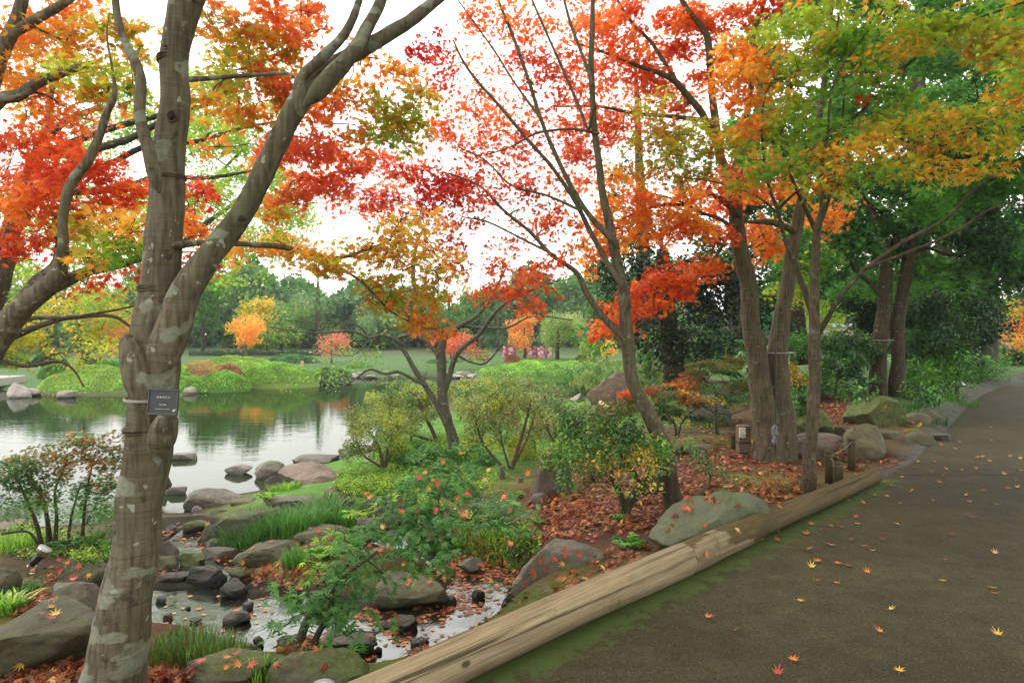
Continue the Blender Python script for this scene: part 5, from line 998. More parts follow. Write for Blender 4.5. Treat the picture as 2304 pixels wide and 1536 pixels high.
shrub('sparse pinkish-olive azalea between the white-spotted rock and the tilted slab', (1255, 1010, -.32), [[(1255, 1010, 8), (1235, 970, 6), (1225, 930, 4)], [(1260, 1008, 7), (1285, 960, 5)]], [(1230, 960, 40, 22, 1, 'AZ', .7), (1290, 945, 40, 22, 1.02, 'Asg', .7), (1260, 915, 45, 20, 1.05, 'Asg', .8), (1330, 930, 40, 20, 1.03, 'sAG', .8)], size=.042, seed=232, cover=.95, group=AZ, name='azalea')
shrub('broad soft azalea at the left bank edge behind the nearest one', (900, 990, -.55), [[(900, 990, 8), (880, 950, 6), (860, 920, 4)]], [(830, 935, 40, 22, 1, 'Asg', .9), (870, 915, 45, 20, 1, 'AgL', .9), (905, 935, 45, 22, 1, 'Asg', .8), (800, 955, 30, 18, .98, 'AgL', .7)], size=.042, seed=233, cover=.95, group=AZ, name='azalea')
shrub('olive haze of twiggy azalea farthest right behind the tilted slab', (1380, 880, -.1), [], [(1390, 850, 45, 20, 1, 'sAG', .9), (1440, 870, 45, 20, 1, 'AG', .8), (1330, 860, 40, 20, 1, 'AG', .8)], size=.05, seed=234, cover=.95, group=AZ, name='azalea')
shrub('long low olive shrub mass at the water behind the azaleas, left half', (1030, 905, -.62), [], [(960, 872, 45, 15, 1, 'AgLs', .9), (1020, 868, 45, 15, 1.05, 'AgL', .9), (1180, 890, 50, 18, 1, 'Asg', .9), (1100, 896, 50, 16, 1, 'AgL', .9)], size=.05, seed=235, group=AZ, name='azalea')
shrub('long low olive shrub mass at the water behind the azaleas, right half', (1300, 900, -.5), [], [(1250, 880, 50, 16, 1, 'Asg', .9), (1320, 885, 50, 16, 1, 'sAg', .9), (1380, 895, 45, 16, .96, 'Gsg', .9), (1440, 890, 45, 18, .95, 'gsG', .9)], size=.055, seed=236, group=AZ, name='azalea')
shrub('low azalea with yellow-tipped leaves beside the tall purple-grey rock', (1185, 1035, -.36), [[(1185, 1035, 6), (1180, 1010, 5)]], [(1180, 1005, 35, 20, 1, 'LYG', .9), (1205, 1015, 25, 16, 1, 'GL', .9)], size=.032, seed=207, cover=.95, group=AZ, name='azalea')
shrub('glossy dark green low shrub at the foot of the twisted tree', (930, 1050, -.48), [], [(920, 1035, 35, 20, 1, 'Gg', 1.3), (960, 1025, 45, 20, 1, 'Gg', 1.3), (1000, 1018, 35, 14, 1.0, 'Gg', 1.1), (1050, 1020, 35, 16, .99, 'gGM', .9), (1080, 1035, 25, 14, .98, 'gM', .8)], size=.055, seed=208, spray=.12, leaf=OVAL6)
shrub('shrub with glossy green and yellow drooping leaves over twisted stems before the leaning trunk', (1410, 1170, -.2),
  [[(1402, 1172, 40), (1420, 1130, 28), (1440, 1090, 20), (1410, 1040, 14), (1385, 1000, 9)], [(1405, 1172, 30), (1398, 1120, 20), (1380, 1080, 16), (1370, 1045, 12), (1330, 1010, 8), (1310, 990, 6)], [(1420, 1130, 18), (1450, 1085, 12), (1470, 1040, 7)]],
  [(1300, 960, 50, 28, 1.0, 'gGggD', .8), (1360, 960, 55, 28, 1.02, 'gGgZ', .8), (1420, 980, 55, 25, 1, 'GggD', .8), (1290, 1000, 50, 30, .98, 'gGggL', .8), (1350, 1010, 50, 28, .97, 'GGggggY', .8), (1430, 1015, 55, 25, .97, 'GGggggY', .8), (1300, 1040, 40, 28, .97, 'ggggYG', .6), (1480, 1000, 45, 25, .98, 'GggL', .6), (1400, 1050, 45, 20, .96, 'GgggY', .5), (1460, 1050, 35, 20, .95, 'GGY', .3), (1330, 1080, 30, 20, .97, 'gZ', .7), (1270, 1080, 25, 14, .97, 'Gg', .6), (1390, 930, 60, 22, 1.05, 'gZ', .8), (1460, 1095, 25, 12, .95, 'GY', .4), (1400, 1090, 30, 12, .95, 'G', .35)],
  size=.045, cover=1.05, seed=209, leaf=OVAL6, spray=.13, bark='bark3', tw=.008)
shrub('sprawling shrub with one long arching stem between the leaning trunk and the triangular boulder', (1510, 1155, -.15), [[(1510, 1155, 16), (1560, 1120, 13), (1595, 1085, 10), (1590, 1050, 7), (1560, 1015, 5)]],
  [(1595, 1042, 30, 12, .98, 'gM', .4), (1550, 1010, 30, 12, 1, 'gGG', .4), (1640, 1068, 20, 8, .98, 'gM', .3), (1480, 1040, 25, 12, .98, 'gG', .3)], size=.04, seed=210, leaf=OVAL6)
shrub('small maple-like shrub with bright red tips behind the leaning trunk', (1525, 985, -.02), [[(1522, 985, 9), (1518, 955, 7), (1500, 930, 5)], [(1525, 985, 8), (1535, 950, 6), (1555, 925, 4)]],
  [(1470, 885, 45, 14, 1.0, 'RZZ', .8), (1530, 880, 45, 16, 1, 'ZZR', .8), (1420, 885, 35, 12, 1, 'RZ', .7), (1500, 910, 60, 18, .98, 'ZgD', 1), (1560, 900, 35, 16, .98, 'ZO', 1), (1580, 890, 35, 10, .98, 'LYZ', .8), (1520, 930, 50, 14, .98, 'Dg', .8)], leaf=MAPLE5, size=.05, seed=211, mat='maple', tiltL=.35, flat=.12, tiltS=.2, spray=.18)
shrub('bonsai-like small maple with flat orange-red tiers left of the wooden post', (1614, 972, -.02), [[(1614, 975, 16), (1612, 935, 13), (1612, 900, 10), (1605, 870, 8), (1575, 850, 5)], [(1613, 930, 8), (1580, 915, 6), (1560, 910, 4)], [(1613, 930, 7), (1650, 930, 6), (1690, 915, 4)], [(1612, 890, 7), (1635, 860, 5)]],
  [(1600, 825, 55, 14, 1, 'ZZg', .9), (1650, 820, 40, 16, 1.02, 'Zg', .9), (1560, 845, 40, 12, .98, 'ZZR', .8), (1620, 845, 55, 14, .99, 'Zg', 1), (1530, 865, 35, 12, .98, 'ZZO', .7), (1660, 860, 45, 14, 1.02, 'gZ', .8), (1640, 900, 50, 20, 1.06, 'gD', .5), (1590, 870, 30, 10, .98, 'gG', .6)], leaf=MAPLE5, size=.05, seed=212, mat='maple', tiltL=.3, flat=.1, tiltS=.2, spray=.18, bark='bark4')
GS = 'evergreen shrubs behind the boulders'
shrub('grey-green shrub at the bank right of the far lawn', (1330, 890, -.35), [[(1330, 890, 8), (1335, 860, 5)]], [(1310, 850, 45, 25, 1, 'gsG', 1), (1350, 830, 50, 28, 1.03, 'sGA', 1), (1300, 880, 35, 18, .98, 'sg', .9), (1370, 870, 40, 25, 1, 'Gg', 1)], size=.07, seed=213, group=GS, cover=1)
shrub('bright glossy bush poking out behind the bamboo spout', (1420, 920, -.15), [], [(1420, 905, 35, 22, 1, 'Gg', 1.2), (1400, 890, 25, 14, 1, 'G', 1)], size=.05, seed=214, leaf=OVAL6, group=GS)
shrub('tall loose shrub with pale tips behind the pinkish boulder', (1540, 850, .3), [[(1545, 850, 8), (1540, 790, 7), (1530, 730, 5)], [(1570, 845, 7), (1590, 780, 5)]], [(1480, 790, 50, 40, 1.02, 'Ggs', 1), (1530, 740, 45, 45, 1.05, 'sGA', 1), (1560, 800, 60, 35, 1, 'AGg', .8), (1440, 840, 50, 30, 1, 'AGs', .8), (1600, 760, 50, 35, 1.02, 'gD', 1), (1500, 830, 60, 25, .98, 'AG', .7)], size=.075, seed=215, group=GS)
shrub('bright green rounded bush just left of the double trunk', (1650, 830, .35), [], [(1620, 790, 45, 25, 1, 'Gl', 1.1), (1660, 775, 40, 22, 1.02, 'Gg', 1.1), (1690, 800, 30, 30, 1, 'gG', 1), (1600, 815, 40, 16, .98, 'G', 1)], size=.07, seed=216, group=GS)
shrub('yellow-flecked bush between the double trunk and the slim trunk', (1800, 900, .2), [[(1790, 900, 6), (1785, 850, 4)]], [(1790, 840, 40, 30, 1, 'GY', .7), (1780, 790, 35, 25, 1.03, 'gG', .9), (1810, 870, 40, 20, .98, 'gYG', .6)], size=.06, seed=217, group=GS)
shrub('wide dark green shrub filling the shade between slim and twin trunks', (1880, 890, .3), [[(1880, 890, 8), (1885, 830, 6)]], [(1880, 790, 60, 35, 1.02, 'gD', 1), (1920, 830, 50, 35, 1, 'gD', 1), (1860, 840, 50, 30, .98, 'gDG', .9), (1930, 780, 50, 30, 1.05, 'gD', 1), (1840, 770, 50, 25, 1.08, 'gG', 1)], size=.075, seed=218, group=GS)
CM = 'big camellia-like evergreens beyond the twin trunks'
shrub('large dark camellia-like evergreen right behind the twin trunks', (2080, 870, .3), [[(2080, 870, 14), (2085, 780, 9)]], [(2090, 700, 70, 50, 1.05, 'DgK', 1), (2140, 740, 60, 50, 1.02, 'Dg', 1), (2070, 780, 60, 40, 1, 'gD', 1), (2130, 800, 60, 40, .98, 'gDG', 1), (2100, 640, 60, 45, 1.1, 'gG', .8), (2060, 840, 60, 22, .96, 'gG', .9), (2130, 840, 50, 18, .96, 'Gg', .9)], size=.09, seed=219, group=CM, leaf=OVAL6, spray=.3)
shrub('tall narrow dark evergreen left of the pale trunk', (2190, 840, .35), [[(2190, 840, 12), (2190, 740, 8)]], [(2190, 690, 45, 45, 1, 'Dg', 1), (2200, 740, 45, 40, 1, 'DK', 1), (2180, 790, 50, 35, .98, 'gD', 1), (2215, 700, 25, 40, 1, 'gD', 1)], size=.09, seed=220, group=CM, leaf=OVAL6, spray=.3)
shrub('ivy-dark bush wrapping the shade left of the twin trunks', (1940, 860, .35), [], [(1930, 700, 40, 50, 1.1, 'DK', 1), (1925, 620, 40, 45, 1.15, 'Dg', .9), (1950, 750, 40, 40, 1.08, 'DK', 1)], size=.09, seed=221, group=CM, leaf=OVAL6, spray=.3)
shrub('low spreading fern-like hedge under the orange tree at the far bend', (2270, 820, .3), [], [(2230, 805, 40, 12, 1, 'gG', 1.2), (2290, 800, 50, 14, 1.02, 'gD', 1.2), (2340, 800, 50, 16, 1, 'gG', 1)], size=.12, seed=222, spray=.4, group='low growth along the far path bank')
shrub('pale fern-like patch on the bank above the path bend', (2200, 850, .2), [], [(2190, 830, 45, 14, 1, 'sG', 1.2), (2240, 832, 40, 10, 1, 'Gs', 1.2), (2150, 838, 40, 12, .98, 'Gg', 1)], size=.1, seed=223, spray=.35, group='low growth along the far path bank')

# --- evergreen masses behind
def bigtree(label, trunk, blobs, pal, name='evergreen_tree', bark='bark3', size=.16, cover=1, leaf=CLUMP, mat='far', **k):
    return tree(name, label, 'tree', trunk, [b if len(b) > 5 else (*b, pal) for b in blobs], leaf=leaf, size=size, mat=mat, bark=bark, cover=cover, spray=k.pop('spray', .6), sides=10, tw=.02, tiltL=.8, flat=.35, **k)
bigtree('broad nearly black evergreen behind the orange branches', [[(1520, 850, 50, 15), (1500, 700, 40), (1490, 560, 28)]],
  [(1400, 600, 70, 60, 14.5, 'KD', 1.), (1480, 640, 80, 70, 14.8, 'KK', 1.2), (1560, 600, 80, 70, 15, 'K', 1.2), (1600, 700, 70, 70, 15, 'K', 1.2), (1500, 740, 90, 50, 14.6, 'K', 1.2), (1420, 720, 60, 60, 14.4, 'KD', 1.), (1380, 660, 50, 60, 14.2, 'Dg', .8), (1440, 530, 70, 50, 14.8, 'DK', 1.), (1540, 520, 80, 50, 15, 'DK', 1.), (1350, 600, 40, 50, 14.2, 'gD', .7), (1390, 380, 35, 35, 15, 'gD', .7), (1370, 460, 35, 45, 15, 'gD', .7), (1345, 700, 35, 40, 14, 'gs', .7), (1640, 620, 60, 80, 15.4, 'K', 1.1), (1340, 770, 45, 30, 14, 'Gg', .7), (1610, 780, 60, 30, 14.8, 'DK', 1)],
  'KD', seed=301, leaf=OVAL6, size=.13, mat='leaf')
bigtree('feathery green conifer showing through the red leaves at upper right', [[(1460, 800, 40, 22), (1440, 400, 20), (1430, 150, 8)]],
  [(1400, 250, 55, 50, 22, 'sG', .8), (1460, 180, 60, 50, 22, 'sG', .8), (1400, 350, 50, 50, 22, 'Gs', .8), (1500, 100, 60, 50, 22, 'Gs', .8), (1560, 260, 60, 60, 22, 'G', .8), (1480, 300, 60, 50, 22, 'sG', .8), (1540, 380, 70, 60, 22, 'gG', .9), (1330, 290, 35, 35, 22, 'sG', .7), (1560, 20, 60, 50, 22, 'Gs', .7)], 'sG', name='conifer_tree', seed=302, leaf=TUFT, size=.3, spray=.7)
bigtree('tall green tree behind the slim maple with weeping leaf sprays', [[(1660, 760, 46, 18), (1650, 600, 34), (1700, 300, 24), (1740, 50, 14)]],
  [(1680, 100, 70, 60, 18, 'Gg', .8), (1760, 150, 70, 60, 18, 'gG', .8), (1720, 260, 70, 60, 18, 'gG', .9), (1800, 40, 70, 50, 18, 'Gg', .8), (1660, 300, 60, 60, 18, 'gG', .9), (1780, 320, 70, 60, 18, 'gG', 1), (1700, 420, 70, 60, 18, 'gD', 1), (1740, 640, 60, 60, 18, 'Gg', .8), (1790, 560, 70, 60, 18, 'g', .9), (1720, 560, 50, 50, 18, 'gD', .9), (1860, 220, 60, 60, 18, 'gG', .8)], 'gG', seed=303, cover=1.8, size=.18, bark='bark4')
bigtree('tall mixed green tree at the upper right with bright sky gaps', [[(2130, 830, 46, 24), (2120, 600, 36), (2140, 300, 24), (2160, 50, 12)]],
  [(2100, 100, 80, 70, 24, 'Gg', .6), (2200, 60, 80, 60, 24, 'Gg', .5), (2000, 130, 80, 70, 24, 'Gg', .6), (2120, 240, 90, 60, 24, 'gG', .7), (2220, 300, 80, 60, 24, 'gG', .6), (2020, 280, 80, 60, 24, 'gG', .7), (2100, 380, 90, 50, 24, 'gG', .7), (2210, 420, 80, 50, 24, 'gG', .6), (1980, 400, 70, 50, 24, 'gG', .7), (2130, 500, 90, 50, 24, 'gD', .6), (1900, 60, 80, 60, 24, 'Gg', .6), (1900, 640, 60, 50, 22, 'lG', .5), (1850, 690, 60, 40, 22, 'lA', .6)], 'gG', seed=304, cover=2., size=.22, spray=.9)
bigtree('pale-trunked conifer at the far right bend with airy boughs', [[(2222, 800, 26, 20), (2224, 650, 22), (2226, 560, 18), (2230, 300, 12)], [(2238, 800, 14, 20.2), (2240, 680, 12), (2244, 560, 10)]],
  [(2200, 560, 70, 40, 19.5, 'sg', .9), (2270, 600, 60, 40, 19.5, 'Gs', .9), (2150, 620, 60, 35, 19.5, 'gs', .8), (2270, 520, 60, 40, 19.5, 'gs', .8), (2280, 650, 40, 25, 19, 'gs', .7), (2200, 470, 70, 40, 19.5, 'gs', .8), (2320, 560, 50, 60, 19.5, 'gs', .8)], 'sg', name='conifer_tree', seed=305, leaf=TUFT, size=.26, bark='bark4')
bigtree('glowing orange maple at the far right end of the path', [[(2300, 800, 20, 24), (2300, 730, 14), (2320, 690, 8)]],
  [(2278, 690, 30, 22, 23, 'BL', .9), (2300, 735, 50, 18, 23, 'OB', 1.), (2285, 765, 36, 14, 22.5, 'zY', 1), (2340, 700, 50, 45, 23, 'OB', .9)], 'O', name='maple_tree', seed=306, leaf=MAPLE5, size=.15, mat='maple')

# unseen maple added beyond the right edge; its dense crown shades path and log
def shade_tree():
    b = np.array([9.5, 3.5, 0.]); root = thing('maple_tree', 'tall green maple beyond the right edge whose crown roofs the path', 'tree', b)
    mb = MB(); rng = np.random.RandomState(3); tube(mb, [(9.5, 3.5, -.1), (9.3, 3.4, 2.2), (8.6, 3.2, 4.2), (7.2, 3, 6.2)], [.28, .22, .17, .08], 14, bump=.05, res=5)
    mc = MB(); cen = []
    for k in range(230):
        e = np.array([rng.uniform(-2.5, 12), rng.uniform(-8, 12), rng.uniform(4.6, 8.2)])
        if e[1] > 4 and e[0] < e[1] * .8: e[0] = e[1] * .82
        if e[0] < 1 and e[1] > 2.5: e[1] -= 6
        cen.append(e)
        if k % 4 == 0: tube(mb, [(8.6, 3.2, 4.2), (np.array([8.2, 3.1, 5.]) + e) / 2, e], [.05, .03, .01], 6, res=4)
    spray_leaves(mc, rng, np.array(cen), .95, 70000, 'GlgL', MAPLE5, .18)
    mb.obj('trunk', M['bark2'], root, b); mc.obj('crown', M['maple'], root, b)
shade_tree()

bigtree('dense dark evergreen filling the upper right behind the green maples', [[(2080, 850, 60, 19), (2070, 600, 46), (2060, 300, 34), (2070, 0, 20)]],
  [(x + (i * 37) % 40 - 20, y, 95, 62, 18 + (i % 3), ['gD', 'DgK', 'gG', 'gD'][i % 4], .95) for i, (x, y) in enumerate([(1900, 140), (2050, 120), (2190, 150), (2300, 120), (1880, 270), (2000, 250), (2140, 280), (2270, 260), (1900, 390), (2030, 390), (2160, 400), (2290, 400), (1860, 500), (1990, 510), (2120, 520), (2240, 530), (2330, 500), (1880, 610), (2010, 630), (2120, 640), (2000, 10), (2150, 20), (2290, 10), (2290, 640), (2230, 600), (2340, 600), (2300, 570)])],
  'gD', seed=310, size=.2, cover=1.3, spray=.8)
bigtree('dark evergreen between the double-trunk maple and the slim maple', [[(1800, 820, 40, 17), (1790, 650, 30), (1780, 450, 20)]],
  [(1720, 480, 60, 50, 17, 'gD', .8), (1800, 470, 60, 50, 17, 'gG', .8), (1850, 560, 60, 50, 17.5, 'gD', .9), (1760, 600, 50, 40, 17.5, 'gG', .6), (1700, 700, 40, 40, 17, 'DK', .9), (1850, 640, 50, 30, 17.5, 'gG', .6), (1800, 760, 60, 30, 17, 'gD', .9)],
  'gD', seed=311, size=.16)

tree('tall_tree', 'tall airy yellow-green tree rising on the left bank beyond the maples, seen through their branches', 'tree', [
  [(300, 850, 34, 25), (320, 700, 28), (340, 560, 22), (380, 420, 16), (420, 300, 9)], [(330, 640, 18, 25), (420, 540, 13), (520, 460, 9), (600, 400, 5)], [(335, 600, 16, 25), (260, 480, 11), (200, 380, 6)], [(345, 540, 14, 25), (460, 430, 9), (560, 320, 5)]],
  [(x, y, 75, 45, 25 + (i % 3) - 1, ['la', 'aL', 'lG', 'Gl'][i % 4], c_) for i, (x, y, c_) in enumerate([(150, 420, .5), (240, 360, .5), (330, 300, .5), (430, 330, .6), (530, 330, .5), (600, 390, .55), (470, 420, .6), (560, 460, .6), (640, 470, .4), (380, 420, .6), (280, 450, .6), (200, 500, .6), (120, 520, .5), (330, 520, .6), (440, 510, .6), (540, 540, .5), (620, 540, .4), (260, 580, .6), (180, 590, .6), (80, 600, .6), (60, 480, .4), (450, 590, .5), (400, 250, .4), (520, 250, .35), (20, 560, .5)])],
  leaf=CLUMP, size=.17, mat='far', bark='bark3', cover=1., spray=.7, sides=10, tw=.02, tiltL=.8, flat=.35, seed=320)
HAZE = True
# ---------------------------------------------------------------- far side of the pond
def fartree(px, yt, yb, hw, d, pal, label, shape='round', cover=1., size=.22, leaf=CLUMP, mat='far', bark='bark3', seed=0, tw_=10, name='tree', bare=.25, group=None):
    r = random.Random(seed); h = yb - yt; bl = []
    y0 = yt; y1 = yb - h * bare
    if shape == 'cone':
        n = max(5, int((y1 - y0) / (hw * .35)))
        for i in range(n):
            t = (i + .5) / n; y = y0 + t * (y1 - y0); w_ = hw * (.15 + .85 * t)
            k = 1 if w_ < hw * .4 else 2
            for j in range(k):
                x = px + (0 if k == 1 else (j - .5) * w_ * .9) + r.uniform(-.1, .1) * w_
                bl.append((x, y + r.uniform(-3, 3), w_ * (1 if k == 1 else .65), (y1 - y0) / n * .7, d + r.uniform(-.04, .04) * d, pal, cover))
    else:
        n = 9
        for i in range(n):
            a = r.uniform(0, 6.283); q = math.sqrt((i + .3) / n)
            x = px + math.cos(a) * hw * .68 * q; y = (y0 + y1) / 2 + math.sin(a) * (y1 - y0) * .36 * q
            bl.append((x, y, hw * r.uniform(.38, .52), (y1 - y0) * r.uniform(.2, .27), d * (1 + r.uniform(-.04, .04)), pal, cover))
    tr = [[(px, yb + 3, tw_, d), (px + r.uniform(-3, 3), (yb + y1) / 2, tw_ * .85), (px, (y0 + y1) / 2, tw_ * .5), (px, y0 + (y1 - y0) * .15, tw_ * .2)]]
    return tree(name, label, 'tree', tr, bl, leaf=leaf, size=size, mat=mat, bark=bark, cover=1, spray=.9 if shape != 'cone' else .7, sides=8, tw=.03, tiltL=.8, flat=.35, seed=400 + seed, group=group)
FG = 'trees on the far side of the pond'
FT = [
 (90, 600, 815, 90, 52, 'gsG', 'green tree at the far left behind the yellow-green branches', 'round', .9),
 (215, 620, 812, 80, 54, 'sgG', 'dull green tree behind the cloud-pruned pine', 'round', .9),
 (10, 640, 812, 80, 46, 'gD', 'dark tree at the left edge beyond the island', 'round', .9),
 (330, 590, 806, 80, 58, 'gs', 'green tree hidden behind the big lichened trunk', 'round', .9),
 (455, 600, 808, 62, 50, 'gG', 'mid green tree right of the big trunk with leaning pale stem', 'round', 1),
 (535, 590, 806, 45, 60, 'sDg', 'tall dark conifer rising above the yellow tree', 'cone', 1.1),
 (560, 660, 808, 75, 48, 'LYG', 'yellow-green ginkgo-like tree behind the small orange maple', 'round', .9),
 (628, 650, 808, 70, 52, 'GsA', 'soft green tree right of the small orange maple', 'round', 1),
 (600, 700, 810, 60, 47, 'GAg', 'lower green tree over the flower stalls', 'round', 1),
 (715, 612, 815, 62, 50, 'sGg', 'tall cedar-like tree with a split dark trunk standing on the lawn', 'cone', 1.2),
 (675, 640, 808, 55, 58, 'sS', 'hazy grey-green tree behind the cedar-like tree', 'round', 1),
 (790, 630, 812, 70, 60, 'sSg', 'hazy tree right of the cedar-like tree', 'round', 1),
 (850, 660, 815, 70, 56, 'sSG', 'greyish green tree behind the bare twisted branches', 'round', 1),
 (935, 650, 815, 75, 60, 'sgS', 'pale green rounded tree left of the twisted trunk', 'round', 1),
 (1010, 640, 815, 70, 58, 'gsG', 'green tree directly behind the twisted trunk', 'round', 1),
 (1085, 640, 812, 70, 60, 'sgG', 'green tree behind the hanging red leaves', 'round', 1),
 (1120, 660, 812, 55, 52, 'Dgs', 'dark drooping conifer behind the red fence frame', 'cone', 1.2),
 (1200, 645, 812, 75, 62, 'sgS', 'hazy green tree above the orange and green maples', 'round', 1),
 (1290, 620, 812, 80, 60, 'sgS', 'tall hazy tree left of the slim leaning maple', 'round', 1),
 (1370, 600, 812, 80, 55, 'gGs', 'green tree behind the slim leaning trunk', 'round', 1),
 (1000, 700, 812, 60, 50, 'Dg', 'dark low tree behind the far rocks', 'round', 1),
 (-120, 560, 815, 110, 50, 'gs', 'tall tree beyond the left edge', 'round', .9),
 (1480, 560, 810, 110, 50, 'gD', 'tree closing the view behind the black evergreen', 'round', .9),
]
for i, a in enumerate(FT):
    fartree(*a[:6], a[6], a[7], a[8], seed=i, group=FG, leaf=CLUMP if a[7] != 'cone' else TUFT, size=.26 if a[7] != 'cone' else .45, tw_=8 + (i * 7) % 9 + (14 if i == 9 else 0))
fartree(552, 705, 806, 42, 42, 'YYO', 'small bright orange-yellow maple on the far bank', 'round', 1.2, .16, MAPLE5, 'maple', 'bark4', 31, 8, bare=.3, group='coloured maples on the far side')
fartree(745, 735, 822, 45, 36, 'zPz', 'sparse salmon pink shrubby tree between the cedar and the twisted tree', 'round', .45, .13, MAPLE5, 'maple', 'bark4', 32, 5, bare=.25, group='coloured maples on the far side')
fartree(1015, 745, 820, 60, 38, 'zPR', 'thin red-leaved tree behind the twisted trunk', 'round', .5, .13, MAPLE5, 'maple', 'bark3', 33, 6, bare=.2, group='coloured maples on the far side')
fartree(1180, 700, 822, 38, 37, 'YOz', 'orange maple above the pink and white streamers', 'round', .9, .13, MAPLE5, 'maple', 'bark3', 34, 7, bare=.3, group='coloured maples on the far side')
fartree(1255, 700, 818, 62, 35, 'AAG', 'spreading pale green maple with a forked trunk right of the streamers', 'round', 1.1, .13, MAPLE5, 'maple', 'bark3', 35, 12, bare=.3, group='coloured maples on the far side')
fartree(1330, 745, 820, 40, 33, 'AGa', 'pale green maple bough low over the far lawn', 'round', 1, .13, MAPLE5, 'maple', 'bark3', 36, 6, bare=.2, group='coloured maples on the far side')
fartree(1365, 760, 822, 22, 31, 'YAY', 'small golden maple at the right end of the far lawn', 'round', 1, .13, MAPLE5, 'maple', 'bark3', 37, 4, bare=.2, group='coloured maples on the far side')
fartree(250, 690, 815, 50, 44, 'zOL', 'reddish orange tree behind the cloud-pruned pine', 'round', .7, .16, MAPLE5, 'maple', 'bark3', 38, 6, bare=.2, group='coloured maples on the far side')
fartree(1860, 560, 800, 70, 32, 'AlG', 'light green trees seen in the gap beside the low wall', 'round', .9, .2, seed=39)
# beyond: belt of far woodland that closes the horizon
def woodbelt():
    rng = np.random.RandomState(5); mb = MB(); n = 60000
    th = rng.uniform(-1.3, 1.3, n); d = rng.uniform(58, 72, n); h = 5.6 + 1.2 * np.sin(th * 13) + .9 * np.sin(th * 31 + 1) + .6 * np.sin(th * 77)
    z = rng.uniform(0, 1, n) * h - .4
    pos = np.stack([th * d, d, z], 1); col = pick(rng, 'sggDg', 400)[rng.randint(400, size=n)]
    leaves(mb, CLUMP, pos, rng.normal(size=(n, 3)) + [0, -.5, .6], rng.uniform(.5, 1.0, n), col, rng)
    o = mb.obj('far_woodland', M['far'], kind='stuff'); tag(o, 'hazy far-off wood closing the view behind the pond', 'woodland')
woodbelt()

# cloud-pruned pine with rope supports
def pine():
    b = P(185, 815, 33); root = thing('cloud_pruned_pine', 'cloud-pruned pine with flat green pads and winter rope supports', 'tree', b)
    mb = MB(); tube(mb, [P(185, 818, 33), P(195, 790, 33), P(178, 760, 33), P(190, 735, 33), P(185, 715, 33)], [.16, .14, .11, .08, .04], 8, bump=.1, res=4); 
    pads = [(175, 725, 34, 8), (160, 742, 26, 7), (205, 742, 24, 7), (178, 757, 30, 8), (215, 762, 22, 6), (165, 775, 26, 7), (205, 782, 24, 6), (190, 712, 18, 6)]
    for x, y, rx, ry in pads: tube(mb, [P(185, y + 12, 33), P(x, y + 3, 33)], [.07, .03], 6)
    mb.obj('trunk', M['bark3'], root, b); rng = np.random.RandomState(8)
    for x, y, rx, ry in pads:
        mc = MB(); n = 420; u = norm(rng.normal(size=(n, 3))) * rng.uniform(.5, 1, (n, 1)); c = P(x, y, 33); u[:, 2] = np.abs(u[:, 2]) * 1.2 - .2
        pos = c + u * np.array([rx, rx, ry * 1.3]) / F * 33
        leaves(mc, TUFT, pos, u + [0, 0, .8] + rng.normal(size=(n, 3)) * .4, .22, pick(rng, 'Gs', n), rng); mc.obj('needle_pad', M['far'], root, b)
    mr = MB()
    for k in range(9):
        tube(mr, [P(186, 700, 33), P(150 + k * 9, 760 + (k % 3) * 8, 33 + ((k % 3) - 1) * .6)], [.012, .012], 4)
    mr.obj('support_ropes', M['rope'], root, b)
pine()

# clipped azalea mounds of the island
def mound(x0, y0, x1, y1, d, pal, label, seed, n=2600, size=.065, depth=.75, name='clipped_azalea', cat='clipped shrub', group='clipped azalea mounds on the pond island', kx=.35):
    rng = np.random.RandomState(seed); z0 = EYE - (y1 - 735) / F * d; w_ = (x1 - x0) / F * d / 2; zt = EYE - (y0 - 735) / F * (d + w_ * depth * .4)
    h = max(zt - z0, .25); c = np.array([((x0 + x1) / 2 - 1152) / F * (d + w_ * depth * .5), d + w_ * depth * .8, z0])
    nu, nv = 48, 16; U, Vv = np.meshgrid(np.linspace(0, 2 * np.pi, nu, endpoint=False), np.linspace(0, 1, nv)); 
    r = Vv; prof = (1 - r ** 2.3) ** .7
    X = np.stack([np.cos(U) * r * w_, np.sin(U) * r * w_ * depth, prof * h], -1).reshape(-1, 3)
    bmp = sinoise(X, seed, 2.2, 3); X[:, 2] = X[:, 2] * (1 + .09 * bmp) - .25 * (r.ravel() > .98)
    X += c
    i = np.arange((nv - 1) * nu); a = i // nu; b_ = i % nu; b2 = (b_ + 1) % nu
    Q = np.stack([a * nu + b_, a * nu + b2, (a + 1) * nu + b2, (a + 1) * nu + b_][::-1], 1)
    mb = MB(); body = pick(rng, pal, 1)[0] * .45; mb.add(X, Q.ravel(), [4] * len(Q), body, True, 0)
    uu = rng.uniform(0, 2 * np.pi, n); rr_ = rng.uniform(0, 1, n) ** .55; pf = (1 - rr_ ** 2.3) ** .7
    pos = np.stack([np.cos(uu) * rr_ * w_, np.sin(uu) * rr_ * w_ * depth, pf * h], 1); bm_ = sinoise(pos, seed, 2.2, 3); pos[:, 2] *= (1 + .09 * bm_); pos[:, 2] += .02
    nr = np.stack([np.cos(uu) * rr_ ** 3 * 1.2, np.sin(uu) * rr_ ** 3 * 1.2, np.full(n, .8)], 1) + rng.normal(size=(n, 3)) * .45
    cl = pick(rng, pal, n) * (1 + .22 * sinoise(pos, seed + 3, 5, 2))[:, None] * rng.uniform(.8, 1.15, (n, 1))
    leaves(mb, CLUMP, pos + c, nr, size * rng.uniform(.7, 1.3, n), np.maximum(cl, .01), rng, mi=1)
    o = mb.obj(name, [M['crust'], M['far']], loc=c); tag(o, label, cat, group); return o
